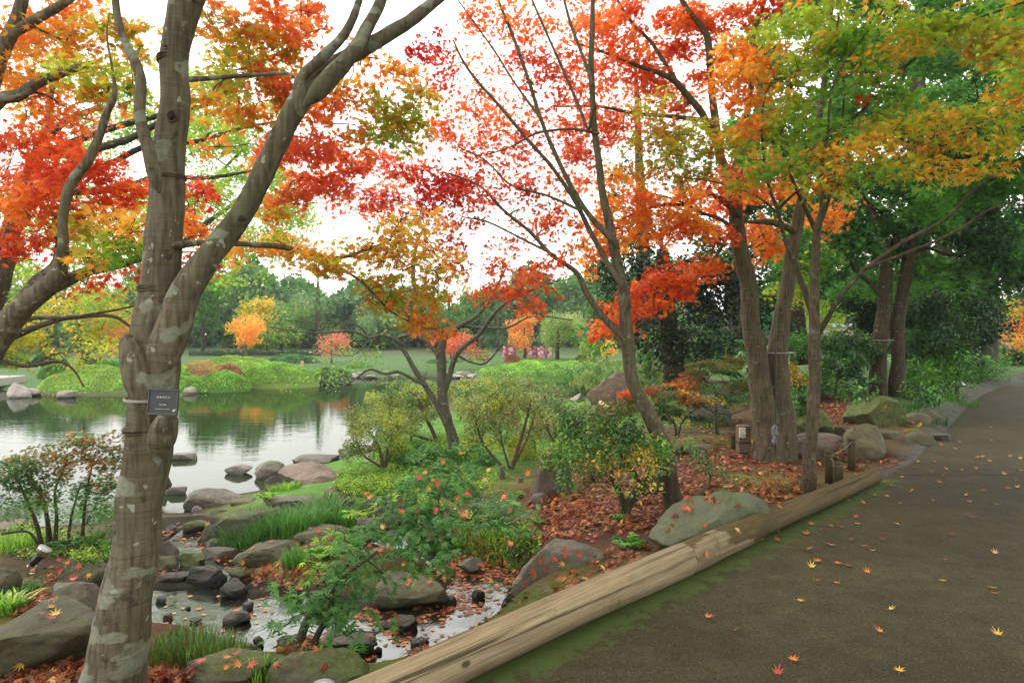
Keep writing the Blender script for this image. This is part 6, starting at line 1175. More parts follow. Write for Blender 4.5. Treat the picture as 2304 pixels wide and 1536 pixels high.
mnd = [
 (70, 832, 330, 888, 23.6, 'ii', 'big front-left mound of the island dipping to the water', 5200),
 (150, 815, 300, 850, 27, 'Gg', 'darker green mound behind the front-left mound', 2600),
 (230, 818, 420, 866, 25.5, 'ii', 'light green mound left of the big trunk', 3800),
 (80, 818, 170, 850, 28, 'gG', 'dull dark green mound at the left end of the island', 2200),
 (170, 808, 245, 830, 31, 'gD', 'small dark clipped mound at the back left of the island', 1400),
 (300, 842, 470, 886, 23.8, 'iG', 'front mound directly behind the black name plate', 3800),
 (400, 808, 640, 850, 27.5, 'ii', 'brightest lime mound crowning the island', 5200),
 (400, 814, 490, 835, 26.2, 'zAA', 'reddish clipped patch on the crown of the island', 1800),
 (420, 836, 560, 878, 24.5, 'iG', 'front mound right of the big trunk', 3600),
 (520, 822, 715, 862, 26, 'iG', 'long mound sloping down to the right tip of the island', 4800),
 (380, 826, 440, 852, 26, 'ii', 'little round lime mound beside the big trunk', 1400),
]
for i, m_ in enumerate(mnd): mound(m_[0], m_[1], m_[2], m_[3], m_[4], m_[5], m_[6], 500 + i, int(m_[7] * 1.6))
mound(470, 822, 545, 852, 25.2, 'zZA', 'loose red-leaved shrub on the front of the island', 520, 900, .1, name='shrub', cat='shrub', group='shrubs around the far bank')
mound(690, 828, 790, 850, 27.5, 'sG', 'blue-green shrub at the right tip of the island', 521, 1800, .12, name='shrub', cat='shrub', group='shrubs around the far bank')
mound(590, 800, 720, 826, 36, 'sg', 'grey-green hedge shrub before the flower stalls', 522, 2200, .14, name='shrub', cat='shrub', group='shrubs around the far bank')
mound(760, 820, 850, 842, 33, 'sG', 'low grey-green shrub above the far rocks, left one', 523, 1400, .14, name='shrub', cat='shrub', group='shrubs around the far bank')
mound(935, 812, 1060, 840, 34, 'sg', 'low blue-green shrub above the far rocks, right one', 524, 1800, .14, name='shrub', cat='shrub', group='shrubs around the far bank')
mound(1130, 800, 1178, 822, 34, 'zZ', 'rust pink rounded shrub below the streamers', 525, 1000, .1, name='shrub', cat='shrub', group='shrubs around the far bank')
mound(1060, 804, 1110, 820, 36, 'zZ', 'rust pink shrub under the red frame', 526, 700, .1, name='shrub', cat='shrub', group='shrubs around the far bank')
mound(1290, 802, 1330, 818, 34, 'zZA', 'brownish pink low shrub right of the forked maple', 527, 600, .1, name='shrub', cat='shrub', group='shrubs around the far bank')
mound(1060, 816, 1450, 846, 29.0, 'Gi', 'smooth lawn-like clipped bank on the far shore', 528, 7000, .1, .5, name='grass_bank', cat='grass bank', group='shrubs around the far bank')
mound(60, 800, 150, 835, 34, 'gD', 'dark bush at the far left beside the stone quay', 529, 1500, .14, name='shrub', cat='shrub', group='shrubs around the far bank')
mound(-60, 800, 70, 850, 33, 'gD', 'dark bush behind the stone quay at the left edge', 530, 1500, .14, name='shrub', cat='shrub', group='shrubs around the far bank')
# hedge and flower pots of the exhibition row
rng = np.random.RandomState(77)
mb = MB(); b = P(590, 806, 44)
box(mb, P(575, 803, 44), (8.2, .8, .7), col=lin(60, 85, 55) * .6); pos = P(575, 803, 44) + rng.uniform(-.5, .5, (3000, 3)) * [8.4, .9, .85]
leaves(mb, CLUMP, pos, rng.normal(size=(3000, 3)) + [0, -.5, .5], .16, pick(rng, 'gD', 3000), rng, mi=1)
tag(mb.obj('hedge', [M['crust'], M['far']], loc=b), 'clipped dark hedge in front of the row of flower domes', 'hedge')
cols = [('red', 'R'), ('white', 'W'), ('violet', 'V'), ('pink', 'z')]
PAL['V'] = [lin(120, 80, 150), lin(140, 95, 165)]
for i, x in enumerate([502, 514, 528, 542, 566, 580, 592, 603, 614, 628, 640, 654, 667, 680, 690]):
    k = [0, 1, 0, 2, 2, 1, 2, 0, 0, 1, 1, 3, 1, 0, 1][i]; nm, pl = cols[k]; d = 46 + (i % 3) * .5; c = P(x, 800, d)
    mb = MB(); u = norm(rng.normal(size=(260, 3))); u[:, 2] = np.abs(u[:, 2]); leaves(mb, CLUMP, c + u * [.32, .32, .3], u, .14, pick(rng, pl, 260), rng)
    r0 = thing('flower_dome', f'{nm} chrysanthemum dome on a stand in the row across the pond, {["first", "second", "third", "fourth", "fifth", "sixth", "seventh", "eighth", "ninth", "tenth", "eleventh", "twelfth", "thirteenth", "fourteenth", "last"][i]} from the left', 'flowers', c, 'chrysanthemum domes shown in a row')
    mb.obj('blossoms', M['far'], r0, c); mb = MB(); tube(mb, [c + [0, 0, -.5], c + [0, 0, .05]], [.03, .03], 6); tube(mb, [c + [0, 0, -.1], c + [0, 0, .02]], [.2, .28], 12, lin(70, 55, 45)); mb.obj('stand', M['cloth'], r0, c)
# streamers of dyed cloth
SC = ['pink', 'white', 'red', 'violet']; SCC = [lin(236, 130, 160), lin(235, 228, 235), lin(214, 60, 70), lin(120, 100, 170)]
fr = thing('streamer_rack', 'wooden rail rack from which the pink and white cloth streamers hang', 'rack', P(1188, 812, 38), 'racks of the dyed cloth display')
mb = MB()
for x0, x1 in ((1132, 1160), (1178, 1242)):
    tube(mb, [P(x0, 778, 38), P(x1, 778, 38)], [.025, .025], 6); tube(mb, [P(x0, 778, 38), P(x0, 814, 38)], [.03, .03], 6); tube(mb, [P(x1, 778, 38), P(x1, 814, 38)], [.03, .03], 6)
mb.obj('rail_frame', M['post'], fr, P(1188, 812, 38))
xs = [1134, 1138, 1142, 1146, 1150, 1154, 1158] + [1180 + 4.6 * k for k in range(14)]
for i, x in enumerate(xs):
    mb = MB(); k = (i * 3 + i // 4) % 4; dd = 38 + (i % 2) * .06 - .03; top = P(x, 779 + (i % 3) * 2, dd); L = .62 + .14 * ((i * 5) % 3); n = 14
    V = []; K = []
    for j in range(n + 1):
        t = j / n; w_ = .055 + .012 * math.sin(j * 1.1 + i); sw = .03 * math.sin(t * 6 + i * 1.7)
        for s, yy in ((-1, 0), (0, .03), (1, 0)): V.append(top + [s * w_ + sw, yy * math.sin(j + i) - .0, -t * L]); K.append(SCC[k] if (j // 2 + i) % 3 else SCC[(k + 1) % 4])
    Q = [q for j in range(n) for s in (0, 1) for q in (3 * j + s, 3 * j + s + 1, 3 * j + 4 + s, 3 * j + 3 + s)]
    mb.add(V, Q, [4] * (2 * n), K, True)
    o = mb.obj('cloth_streamer', M['cloth'], loc=top); m_ = o.modifiers.new('thickness', 'SOLIDIFY'); m_.thickness = .004
    tag(o, f'dyed cloth streamer mostly {SC[k]}, hanging in the {"short left" if i < 7 else "long right"} rack across the pond', 'streamer', 'dyed cloth streamers across the pond')
# vermilion frame, low wall, stone quay, pile edging, marker posts
b = P(1080, 812, 37); r0 = thing('red_frame', 'low vermilion wooden frame among the far trees behind the twisted tree', 'fence', b); mb = MB()
for x in (1058, 1072, 1094): tube(mb, [P(x, 814, 37), P(x, 789, 37)], [.045, .045], 8)
mb.obj('posts', M['redpaint'], r0, b); mb = MB()
for y in (790, 799): tube(mb, [P(1050, y, 36.95), P(1100, y, 36.95)], [.035, .035], 8)
mb.obj('rails', M['redpaint'], r0, b)
b = P(1880, 745, 30); r0 = thing('garden_wall', 'pale plastered wall with a grey tiled coping glimpsed between the right trunks', 'wall', b); mb = MB(); box(mb, P(1880, 748, 30), (3.4, .25, .45)); mb.obj('wall_face', M['plaster'], r0, b)
mb = MB(); box(mb, P(1880, 734, 30), (3.6, .55, .07), bev=.02); box(mb, P(1880, 732, 30) + [0, 0, .05], (3.6, .2, .06), bev=.02); mb.obj('coping', M['tile'], r0, b)
mb = MB(); b = P(-60, 870, 24); box(mb, P(-75, 858, 26), (3.0, 2.2, .32), bev=.04); 
tag(mb.obj('stone_quay', plain('quay_stone', (.34, .32, .3), .9, bmp=.4), loc=b), 'pale stone quay slab at the left edge of the far shore', 'quay')
mb = MB(); rr = random.Random(3)
for k in range(44):
    x = 1062 + k * 9.4; d = 30.0 - .2 * math.sin(k * .25); p = P(x, 846, d); p[2] = ZP; tube(mb, [p + [0, 0, -.3], p + [0, 0, .12 + rr.uniform(-.03, .03)]], [.075, .07], 7, lin(120, 100, 85) * rr.uniform(.7, 1.2))
tag(mb.obj('pile_edging', M['cloth'], loc=P(1250, 846, 30)), 'row of short driven piles edging the far lawn at the water', 'edging')
mb = MB()
for k in range(60):
    x = 100 + k * 10.2; p = G(x, 893 - 40 * max(0, (x - 300)) / 420 if x > 300 else 890, ZP); tube(mb, [p + [0, 0, -.3], p + [0, 0, .07 + rr.uniform(-.02, .02)]], [.06, .055], 6, lin(125, 100, 88) * rr.uniform(.7, 1.2))
tag(mb.obj('pile_edging', M['cloth'], loc=G(400, 886, ZP)), 'row of low driven piles edging the island at the water', 'edging')
for x, y, d, l in ((250, 828, 34, 'short pale wooden marker post behind the island, left one'), (680, 822, 34, 'short pale wooden marker post on the lawn right of the island')):
    mb = MB(); p = P(x, y, d); box(mb, p + [0, 0, .05], (.12, .12, .35), col=lin(200, 165, 120), bev=.015); tag(mb.obj('marker_post', M['cloth'], loc=p), l, 'post')

# ---------------------------------------------------------------- grasses, ferns, ground cover
def BV():
    Vs = [GV]; Ts = [GQ]; n = len(GV)
    T = [list(q) for q in GQ]
    for V, Tt, o, bb in ROCKBVH: Ts.append(Tt + n); Vs.append(V); T += [list(map(int, t)) for t in (Tt + n)]; n += len(V)
    return BVHTree.FromPolygons([tuple(v) for v in np.concatenate(Vs)], T)
msk = (np.abs(GV[:, 0]) < 9) & (GV[:, 1] > 0) & (GV[:, 1] < 16)
keep = msk[GQ].all(1); GQs = GQ[keep]; used_ = np.unique(GQs); mp_ = -np.ones(len(GV), int); mp_[used_] = range(len(used_)); GVs = GV[used_]; GQs = mp_[GQs]
GVfull, GQfull = GV, GQ; GV, GQ = GVs, GQs
BVH = BV()
def drop(x, y, z=6.):
    h = BVH.ray_cast(Vector((x, y, z)), Vector((0, 0, -1)))
    if h[0] is None: return np.array([x, y, 0.]), np.array([0, 0, 1.])
    return np.array(h[0]), np.array(h[1] if h[1].z > 0 else -h[1])
def castpx(px, py):
    d = Vector(((px - 1152) / F, 1, (735 - py) / F)).normalized(); h = BVH.ray_cast(Vector((0, 0, EYE)), d)
    if h[0] is None: return None
    return np.array(h[0]), np.array(h[1])

def grass_clump(px, py, wpx, hpx, n, pal, label, seed, bend=.6, wid=1., dpt=.7, name='grass_tuft', z=None, group=None):
    hit = castpx(px, py); b = hit[0]; d = b[1]; rng = np.random.RandomState(seed); w_ = wpx / F * d / 2; h = hpx / F * d
    mb = MB(); a = rng.uniform(0, 6.28, n); r = np.sqrt(rng.uniform(0, 1, n)) * w_
    x = b[0] + np.cos(a) * r; y = b[1] + np.sin(a) * r * dpt; z0 = height(x, y); z0 = np.where(np.abs(z0 - b[2]) > .25, b[2], z0) - .01
    L = h * rng.uniform(.6, 1.15, n); dirx = np.stack([np.cos(a), np.sin(a)], 1) * .6 + rng.normal(size=(n, 2)) * .5
    ns = 5; V = np.zeros((n, ns * 2 + 1, 3)); side = np.stack([-dirx[:, 1], dirx[:, 0], np.zeros(n)], 1); side = norm(side) * .0035 * wid * rng.uniform(.7, 1.4, (n, 1))
    for k in range(ns + 1):
        t = k / ns; up = L * (t - bend * .5 * t * t * rng.uniform(.8, 1.2, n) * 1.0); out = L * bend * t ** 1.8 * .8
        c = np.stack([x + dirx[:, 0] * out, y + dirx[:, 1] * out, z0 + up], 1)
        if k < ns: V[:, 2 * k] = c - side * (1 - t * .6); V[:, 2 * k + 1] = c + side * (1 - t * .6)
        else: V[:, 2 * ns] = c
    fl = []; ft = []
    for k in range(ns - 1): fl += [2 * k, 2 * k + 1, 2 * k + 3, 2 * k + 2]; ft.append(4)
    fl += [2 * ns - 2, 2 * ns - 1, 2 * ns]; ft.append(3)
    m = 2 * ns + 1; Lp = (np.arange(n)[:, None] * m + np.array(fl)[None]).ravel()
    col = pick(rng, pal, n) * rng.uniform(.7, 1.2, (n, 1)); mb.add(V.reshape(-1, 3), Lp, np.tile(ft, n), np.repeat(col, m, 0), True)
    o = mb.obj(name, M['grass'], loc=b); tag(o, label, 'grass', group or 'grass tufts by the stream'); return o
grass_clump(560, 1212, 130, 60, 700, 'gM', 'dark lily-turf tuft left of the peaked boulder, left end of the long row', 601)
grass_clump(640, 1180, 180, 70, 1300, 'gMG', 'dark green lily-turf clump in front of the long low grey rock', 602)
grass_clump(740, 1172, 120, 62, 900, 'gMG', 'arching lily-turf clump right of the long low grey rock', 603)
grass_clump(795, 1150, 60, 40, 250, 'gG', 'small lily-turf tuft below the rounded grey boulder', 604)
grass_clump(450, 1475, 200, 62, 800, 'gZM', 'fine tall grass clump at the bottom right of the big trunk', 605, .35)
grass_clump(385, 1490, 110, 50, 380, 'gZ', 'short grass tuft touching the right side of the big trunk', 606, .4)
grass_clump(590, 1500, 90, 60, 240, 'gl', 'sparse upright grass between the two broad bottom boulders', 607, .3)
grass_clump(640, 1102, 70, 26, 320, 'lG', 'bright green tuft at the foot of the long pale slab', 608)
grass_clump(790, 1112, 50, 30, 240, 'lG', 'bright green tuft right of the small pale stone', 609)
grass_clump(660, 1272, 50, 60, 200, 'gG', 'thin grass on the left flank of the large peaked boulder', 610)
grass_clump(15, 1375, 70, 60, 110, 'Gl', 'broad-bladed lily leaves at the left edge above the huge boulder', 611, .8, 3.)
grass_clump(40, 1300, 90, 45, 160, 'gG', 'low wild grass behind the dark rock at the left edge', 612, .7)
grass_clump(1120, 1240, 110, 60, 280, 'gGl', 'leaf-strewn grass tuft right of the green maple', 613, .9)
grass_clump(1080, 1200, 90, 50, 240, 'GlL', 'lighter grass tuft behind the leaf-strewn one', 614, .8)
grass_clump(1175, 1262, 60, 40, 140, 'gG', 'little grass tuft above the pale slanting boulder', 615, .9)
grass_clump(40, 1225, 120, 40, 400, 'Gl', 'bright grass below the smooth grey boulder at the left', 616, .6)
grass_clump(2060, 925, 160, 30, 500, 'gD', 'dark grass bank above the egg-shaped rock', 617, .6)
grass_clump(2140, 898, 120, 26, 450, 'gG', 'short grass around the small information stand', 618, .6)

def fern(px, py, hpx, n, pal, label, seed, group='ferns among the rocks'):
    hit = castpx(px, py); b = hit[0]; d = b[1]; rng = np.random.RandomState(seed); L = hpx / F * d
    mb = MB()
    for k in range(n):
        a = k / n * 6.28 + rng.uniform(-.3, .3); dr = np.array([math.cos(a), math.sin(a), 0]); pr = np.array([-dr[1], dr[0], 0]); l = L * rng.uniform(.8, 1.2)
        m_ = 14; ts = np.linspace(.12, 1, m_); cp = [b + dr * l * (t * .75) + np.array([0, 0, 1]) * l * (t * 1.0 - .75 * t * t) for t in ts]; c = pick(rng, pal, 1)[0]
        tube(mb, [b] + cp, np.linspace(.002, .0008, m_ + 1), 4, c * .8)
        pos = []; tip = []; sz = []
        for j in range(m_ - 1):
            for s in (-1, 1): pos.append(cp[j] + pr * s * l * .16 * math.sin(3.14 * min(1, ts[j] + .12) ** .8) * .5); tip.append(pr * s + dr * .45); sz.append(l * .34 * math.sin(3.14 * min(.97, ts[j] * .85 + .1)))
        leaves(mb, OVAL, np.array(pos), np.tile([0, 0, 1.], (len(pos), 1)) + rng.normal(size=(len(pos), 3)) * .2, np.array(sz), np.tile(c, (len(pos), 1)) * rng.uniform(.8, 1.2, (len(pos), 1)), rng, np.array(tip))
    tag(mb.obj('fern', M['grass'], loc=b), label, 'fern', group)
fern(1415, 1235, 60, 9, 'gG', 'fern between the pale slanting boulder and the triangular boulder', 701)
fern(1210, 1180, 40, 8, 'Gg', 'small glossy fern in the leaf litter above the pale slanting boulder', 702)
fern(600, 1125, 38, 7, 'lG', 'bright fern growing beside the boulder in the pond edge', 703)
fern(655, 1092, 30, 6, 'l', 'tiny light fern at the water behind the boulder in the pond edge', 704)
fern(720, 1260, 55, 9, 'lG', 'yellow-green fern right of the large peaked boulder', 705)
fern(765, 1245, 50, 8, 'lG', 'yellow-green fern behind the upper twigs of the young green maple', 706)
fern(150, 1235, 50, 8, 'gM', 'dark fern under the small red-green maple', 707)
fern(225, 1240, 40, 7, 'gG', 'fern close to the left side of the big trunk', 708)
fern(60, 1330, 40, 8, 'gG', 'fern under the garden spotlight', 709)
fern(1390, 1170, 30, 6, 'G', 'fern sprig at the foot of the twisted-stem shrub', 710)
fern(830, 1225, 40, 8, 'G', 'fern partly hidden by the young green maple', 711)
fern(1160, 1120, 34, 7, 'G', 'fern near the rope stakes', 712)

def cover(name, label, zone, n, pal, tmpl, size, seed, mat='grass', up=.03):
    rng = np.random.RandomState(seed); px = []; mb = MB(); pos = []; nr = []
    while len(pos) < n:
        cx, cy, rx, ry = zone[rng.randint(len(zone))]
        a = rng.uniform(0, 6.28); r = math.sqrt(rng.uniform(0, 1)); hit = castpx(cx + math.cos(a) * r * rx, cy + math.sin(a) * r * ry)
        if hit is None: n -= 1; continue
        if hit[0][2] < ZS + .03 and up > .02: n -= 1; continue
        pos.append(hit[0] + [0, 0, rng.uniform(0, up)]); nr.append(hit[1])
    pos = np.array(pos); nr = np.array(nr)
    leaves(mb, tmpl, pos, nr + rng.normal(size=pos.shape) * .5, size * rng.uniform(.6, 1.3, len(pos)), pick(rng, pal, len(pos)) * rng.uniform(.7, 1.15, (len(pos), 1)), rng)
    o = mb.obj(name, M[mat], kind='stuff'); tag(o, label, name.replace('_', ' ')); return o
cover('ground_cover', 'bright green low ground cover on the bank below the azaleas', [(880, 1065, 110, 35), (820, 1090, 70, 30), (960, 1020, 120, 30), (900, 1030, 90, 30), (1060, 1000, 100, 30), (1130, 960, 100, 50), (1000, 1080, 120, 30), (1280, 940, 60, 40)], 15000, 'llGa', OVAL, .045, 801, up=.07)
cover('ground_cover', 'mossy mixed weeds between the rocks and trees', [(850, 1130, 120, 40), (1000, 1130, 150, 50), (80, 1220, 90, 40), (200, 1240, 60, 30), (1340, 1000, 90, 50), (1560, 950, 90, 16), (1250, 1010, 60, 60), (2100, 880, 80, 25), (2200, 850, 100, 18), (1160, 1220, 60, 40)], 9000, 'gGlL', OVAL, .04, 802, up=.05)
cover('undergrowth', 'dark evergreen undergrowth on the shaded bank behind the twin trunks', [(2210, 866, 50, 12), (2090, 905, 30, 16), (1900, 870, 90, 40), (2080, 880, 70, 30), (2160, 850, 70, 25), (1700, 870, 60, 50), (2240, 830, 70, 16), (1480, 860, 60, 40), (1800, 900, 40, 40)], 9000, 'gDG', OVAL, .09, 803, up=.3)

# ---------------------------------------------------------------- fallen leaves
def litter():
    rng = np.random.RandomState(9); pos = []; nr = []; szs = []
    zones = [(1620, 1085, 200, 62, 9), (1450, 1140, 180, 50, 7), (1290, 1150, 110, 40, 5), (1700, 1010, 160, 22, 3), (1860, 935, 60, 25, 2.2), (1230, 1185, 90, 30, 2.5), (1960, 1045, 120, 22, 1.0), (80, 1510, 130, 30, 2.2), (350, 1525, 70, 18, 1.6), (180, 1330, 120, 60, 1.2), (60, 1360, 60, 30, 1.2), (1100, 1270, 90, 50, 2.2), (1050, 1350, 110, 60, 1.4), (980, 1430, 120, 60, 1.3),
             (430, 1215, 90, 30, 1.2), (500, 1285, 110, 22, 1.2), (650, 1300, 80, 25, .8), (780, 1235, 100, 25, .8), (680, 1480, 100, 30, .7), (900, 1130, 200, 60, .8), (820, 1420, 120, 40, .8), (1580, 965, 120, 30, .8), (1880, 1000, 90, 40, 1.2), (2000, 950, 60, 30, .6), (1340, 1090, 100, 50, 1.2), (1430, 1262, 100, 30, .9), (1330, 1320, 90, 30, .5), (1560, 1200, 120, 20, .5)]
    W = np.array([z[4] for z in zones]); W = W / W.sum(); n = 9500
    for k in rng.choice(len(zones), n, p=W):
        cx, cy, rx, ry, _ = zones[k]; a = rng.uniform(0, 6.28); r = math.sqrt(rng.uniform(0, 1)) if rng.rand() < .8 else rng.uniform(.8, 1.35)
        hit = castpx(cx + math.cos(a) * r * rx, cy + math.sin(a) * r * ry)
        if hit is None or hit[1][2] < .45: continue
        p = hit[0].copy()
        if sdist(p[:1], p[1:2], PATH)[0] < .12: continue
        if p[2] > height(p[:1], p[1:2])[0] + .04 and rng.rand() < .965: continue
        nrm = hit[1]
        if p[2] < ZS + .005 and p[1] < 7.6: p[2] = ZS + .004; nrm = np.array([0, 0, 1.])
        elif p[2] < ZP: p[2] = ZP + .004; nrm = np.array([0, 0, 1.])
        else: p[2] += rng.uniform(.004, .03)
        pos.append(p); nr.append(nrm)
    pos = np.array(pos); nr = np.array(nr); n = len(pos)
    pal = np.array([lin(150, 68, 42), lin(124, 54, 38), lin(176, 96, 52), lin(196, 128, 62), lin(98, 60, 42), lin(156, 66, 50), lin(140, 92, 66), lin(200, 150, 80)])
    w_ = np.array([.2, .16, .18, .1, .16, .07, .08, .05]); col = pal[rng.choice(8, n, p=w_)] * [1., 1.05, .9] * rng.uniform(.65, 1.15, (n, 1))
    mb = MB(); lv = pos[:, 2] > ZS + .006
    leaves(mb, MAPLE, pos, nr + rng.normal(size=(n, 3)) * np.where(lv, .42, .04)[:, None], .075 * rng.uniform(.65, 1.2, n), col, rng)
    tag(mb.obj('fallen_leaves', M['fallen'], kind='stuff'), 'carpet of red and orange maple leaves on the bank, rocks and stream', 'fallen leaves')
litter()
# single leaves
CN = {'o': ('orange', lin(205, 122, 58)), 'y': ('yellow', lin(215, 172, 72)), 'r': ('red', lin(182, 70, 52)), 'b': ('brown', lin(110, 62, 42)), 'p': ('pale tan', lin(215, 160, 100))}
PROTO = {}
def leaf_proto(c, v, cup):
    k = (c, v, cup)
    if k not in PROTO:
        rng = np.random.RandomState(v * 7 + ord(c)); T, faces = MAPLE; V = T.copy()
        V[:, 2] = (V[:, 0] ** 2 + V[:, 1] ** 2) * [.06, .35, .7][cup] + V[:, 0] * V[:, 1] * rng.uniform(-.4, .4)
        V[:, 0] *= rng.uniform(.8, 1.1)
        mb = MB(); cc = CN[c][1] * rng.uniform(.85, 1.1); K = np.tile(cc, (len(V), 1)) * (1 + rng.normal(size=(len(V), 1)) * .12); K[8:] *= [1.0, .8, .8]
        mb.add(V, np.concatenate([np.array(f) for f in faces]), [len(f) for f in faces], np.clip(K, .01, .95))
        q = np.array([[0, -.12, .0], [.02, -.35, .03], [.06, -.6, .08 + .1 * cup]]); tube(mb, q, [.012, .009, .008], 4, cc * .6)
        PROTO[k] = mb.mesh('maple_leaf', M['fallen'])
    return PROTO[k]
NL = [0]
used_labels = {}
def single(px, py, c, where, group, size=.075, on=None, stand=0.):
    i = NL[0]; NL[0] += 1; r = random.Random(i * 13 + 5)
    if on == 'path':
        p = G(px, py, .008); nrm = np.array([0, 0, 1.]); 
    elif on == 'water': p = G(px, py, ZS + .006); nrm = np.array([0, 0, 1.])
    else:
        hit = castpx(px, py)
        if hit is None: return
        p, nrm = hit; p = p + nrm * .006
        if p[2] < ZS + .006 and p[1] < 7.6: p = G(px, py, ZS + .006); nrm = np.array([0, 0, 1.])
    if on is not None and on not in ('path', 'water'): p, nrm = on
    me = leaf_proto(c, r.randint(0, 2), 0 if on == 'water' else r.choice([0, 1, 2, 2]))
    o = bpy.data.objects.new('maple_leaf', me); C.objects.link(o)
    s = size * r.uniform(.75, 1.15); o.scale = (s, s, s)
    q = Vector(tuple(nrm)).to_track_quat('Z', 'Y'); from mathutils import Quaternion
    q = q @ Quaternion((0, 0, 1), r.uniform(0, 6.28)) @ Quaternion((1, 0, 0), 0 if on == 'water' else r.uniform(-.25, .25) + stand)
    o.rotation_mode = 'QUATERNION'; o.rotation_quaternion = q; p = np.array(p); p[2] += .012 * (0 if on == 'water' else 1) * (s / .075); o.location = p
    tag(o, f'{CN[c][0]} maple leaf {where}', 'fallen leaf', group)
PG = 'maple leaves scattered on the path'
PL = [(1876, 1174, 'o'), (1928, 1180, 'y'), (1926, 1165, 'r'), (1868, 1183, 'y'), (1891, 1187, 'o'), (1826, 1182, 'o'), (1846, 1194, 'r'), (1813, 1204, 'o'), (1752, 1198, 'y'), (1711, 1217, 'y'), (1752, 1218, 'r'), (1641, 1243, 'y'), (1912, 1217, 'b'), (1987, 1217, 'r'), (1817, 1238, 'r'), (1941, 1230, 'o'), (1962, 1240, 'p'), (1842, 1265, 'o'), (1880, 1268, 'r'), (1905, 1274, 'r'), (1827, 1279, 'y'), (1952, 1290, 'o'), (1835, 1309, 'y'), (1885, 1313, 'o'),
 (2119, 1309, 'y'), (2232, 1325, 'y'), (2237, 1337, 'o'), (1797, 1353, 'y'), (1589, 1391, 'o'), (2002, 1373, 'y'), (1651, 1420, 'r'), (1982, 1424, 'o'), (2247, 1432, 'y'), (1784, 1488, 'o'), (2023, 1513, 'y'), (1749, 1520, 'r'), (2051, 1104, 'y'), (2046, 1108, 'o'), (1997, 1119, 'o'), (2027, 1133, 'y'), (2101, 1127, 'o'), (2182, 1130, 'o'), (2172, 1115, 'p'), (2210, 1104, 'r'), (2288, 1098, 'y'), (2268, 1100, 'r'), (2080, 1083, 'r'), (2116, 1087, 'o'), (2176, 1083, 'r'), (2261, 1069, 'y'), (2241, 1072, 'o'), (2121, 1070, 'o'), (2066, 1040, 'y'), (2106, 1040, 'o'),
 (2131, 1057, 'o'), (2163, 1058, 'y'), (2198, 1056, 'o'), (2228, 1039, 'r'), (2198, 1030, 'o'), (2208, 1029, 'y'), (2273, 1028, 'o'), (2296, 1033, 'y'), (2151, 1011, 'o'), (2146, 1021, 'y'), (2203, 1018, 'r'), (2233, 992, 'y'), (2241, 1013, 'o'), (2278, 993, 'o'), (2228, 963, 'r'), (2161, 996, 'p'), (2118, 1003, 'r'), (1948, 1114, 'r'), (1946, 1134, 'r'), (1971, 1115, 'y'), (2006, 1093, 'o'), (1988, 1086, 'o'), (1908, 1127, 'o'), (1462, 1332, 'r'), (2245, 1137, 'y'), (2185, 1166, 'b'), (2022, 1181, 'p'), (2124, 1260, 'b'), (2300, 1060, 'o'), (2030, 1075, 'o'), (2096, 1062, 'r'), (2060, 1053, 'r'), (2270, 1052, 'o'), (2286, 1080, 'b'), (2142, 1204, 'b'), (1866, 1227, 'p'), (2240, 1247, 'p')]
def pathwhere(px, py):
    if py > 1470: r = 'at the very bottom of the path'
    elif py > 1360: r = 'low on the open path'
    elif py > 1255: r = 'midway along the path'
    elif py > 1150: r = 'on the path beside the far log'
    elif py > 1075: r = 'on the path before the tar joint'
    else: r = 'on the path beyond the tar joint'
    c = 'close to its edge log' if px < 1800 else 'left of centre' if px < 1950 else 'about its centre' if px < 2100 else 'toward the right' if px < 2220 else 'at the far right'
    return f'{r}, {c}'
for a in PL: single(a[0], a[1], {'r': 'rbo'}.get(a[2], a[2])[a[0] % 3] if a[2] == 'r' else a[2], pathwhere(a[0], a[1]), PG, .068, 'path')
def on_log(px, py, rad):
    # nearest point of the log top along the view ray
    best = None
    for s in np.linspace(-1, 5.3, 1500):
        c = LA + LD * s + LN * .1; rr_ = .12 if s < SJ else .108 - (s - SJ) / (5.33 - SJ) * .026
        for a in np.linspace(-.9, 1.5, 25):
            p = np.array([c[0] - LN[0] * math.sin(a) * rr_, c[1] - LN[1] * math.sin(a) * rr_, rr_ + math.cos(a) * rr_]); qx = 1152 + p[0] / p[1] * F; qy = 735 + (EYE - p[2]) / p[1] * F; e = (qx - px) ** 2 + (qy - py) ** 2
            if best is None or e < best[0]: best = (e, p, np.array([-LN[0] * math.sin(a), -LN[1] * math.sin(a), math.cos(a)]))
    return best[1] + best[2] * .006, best[2]
for px, py, c, l in [(1656, 1192, 'y', 'hanging over the front of the far log'), (1752, 1142, 'o', 'on top of the far log'), (1588, 1252, 'o', 'standing on edge against the joint of the two logs'), (1359, 1284, 'y', 'resting on the back edge of the near log')]:
    single(px, py, c, l, 'maple leaves on the logs', .08, on_log(px, py, .1), .3)
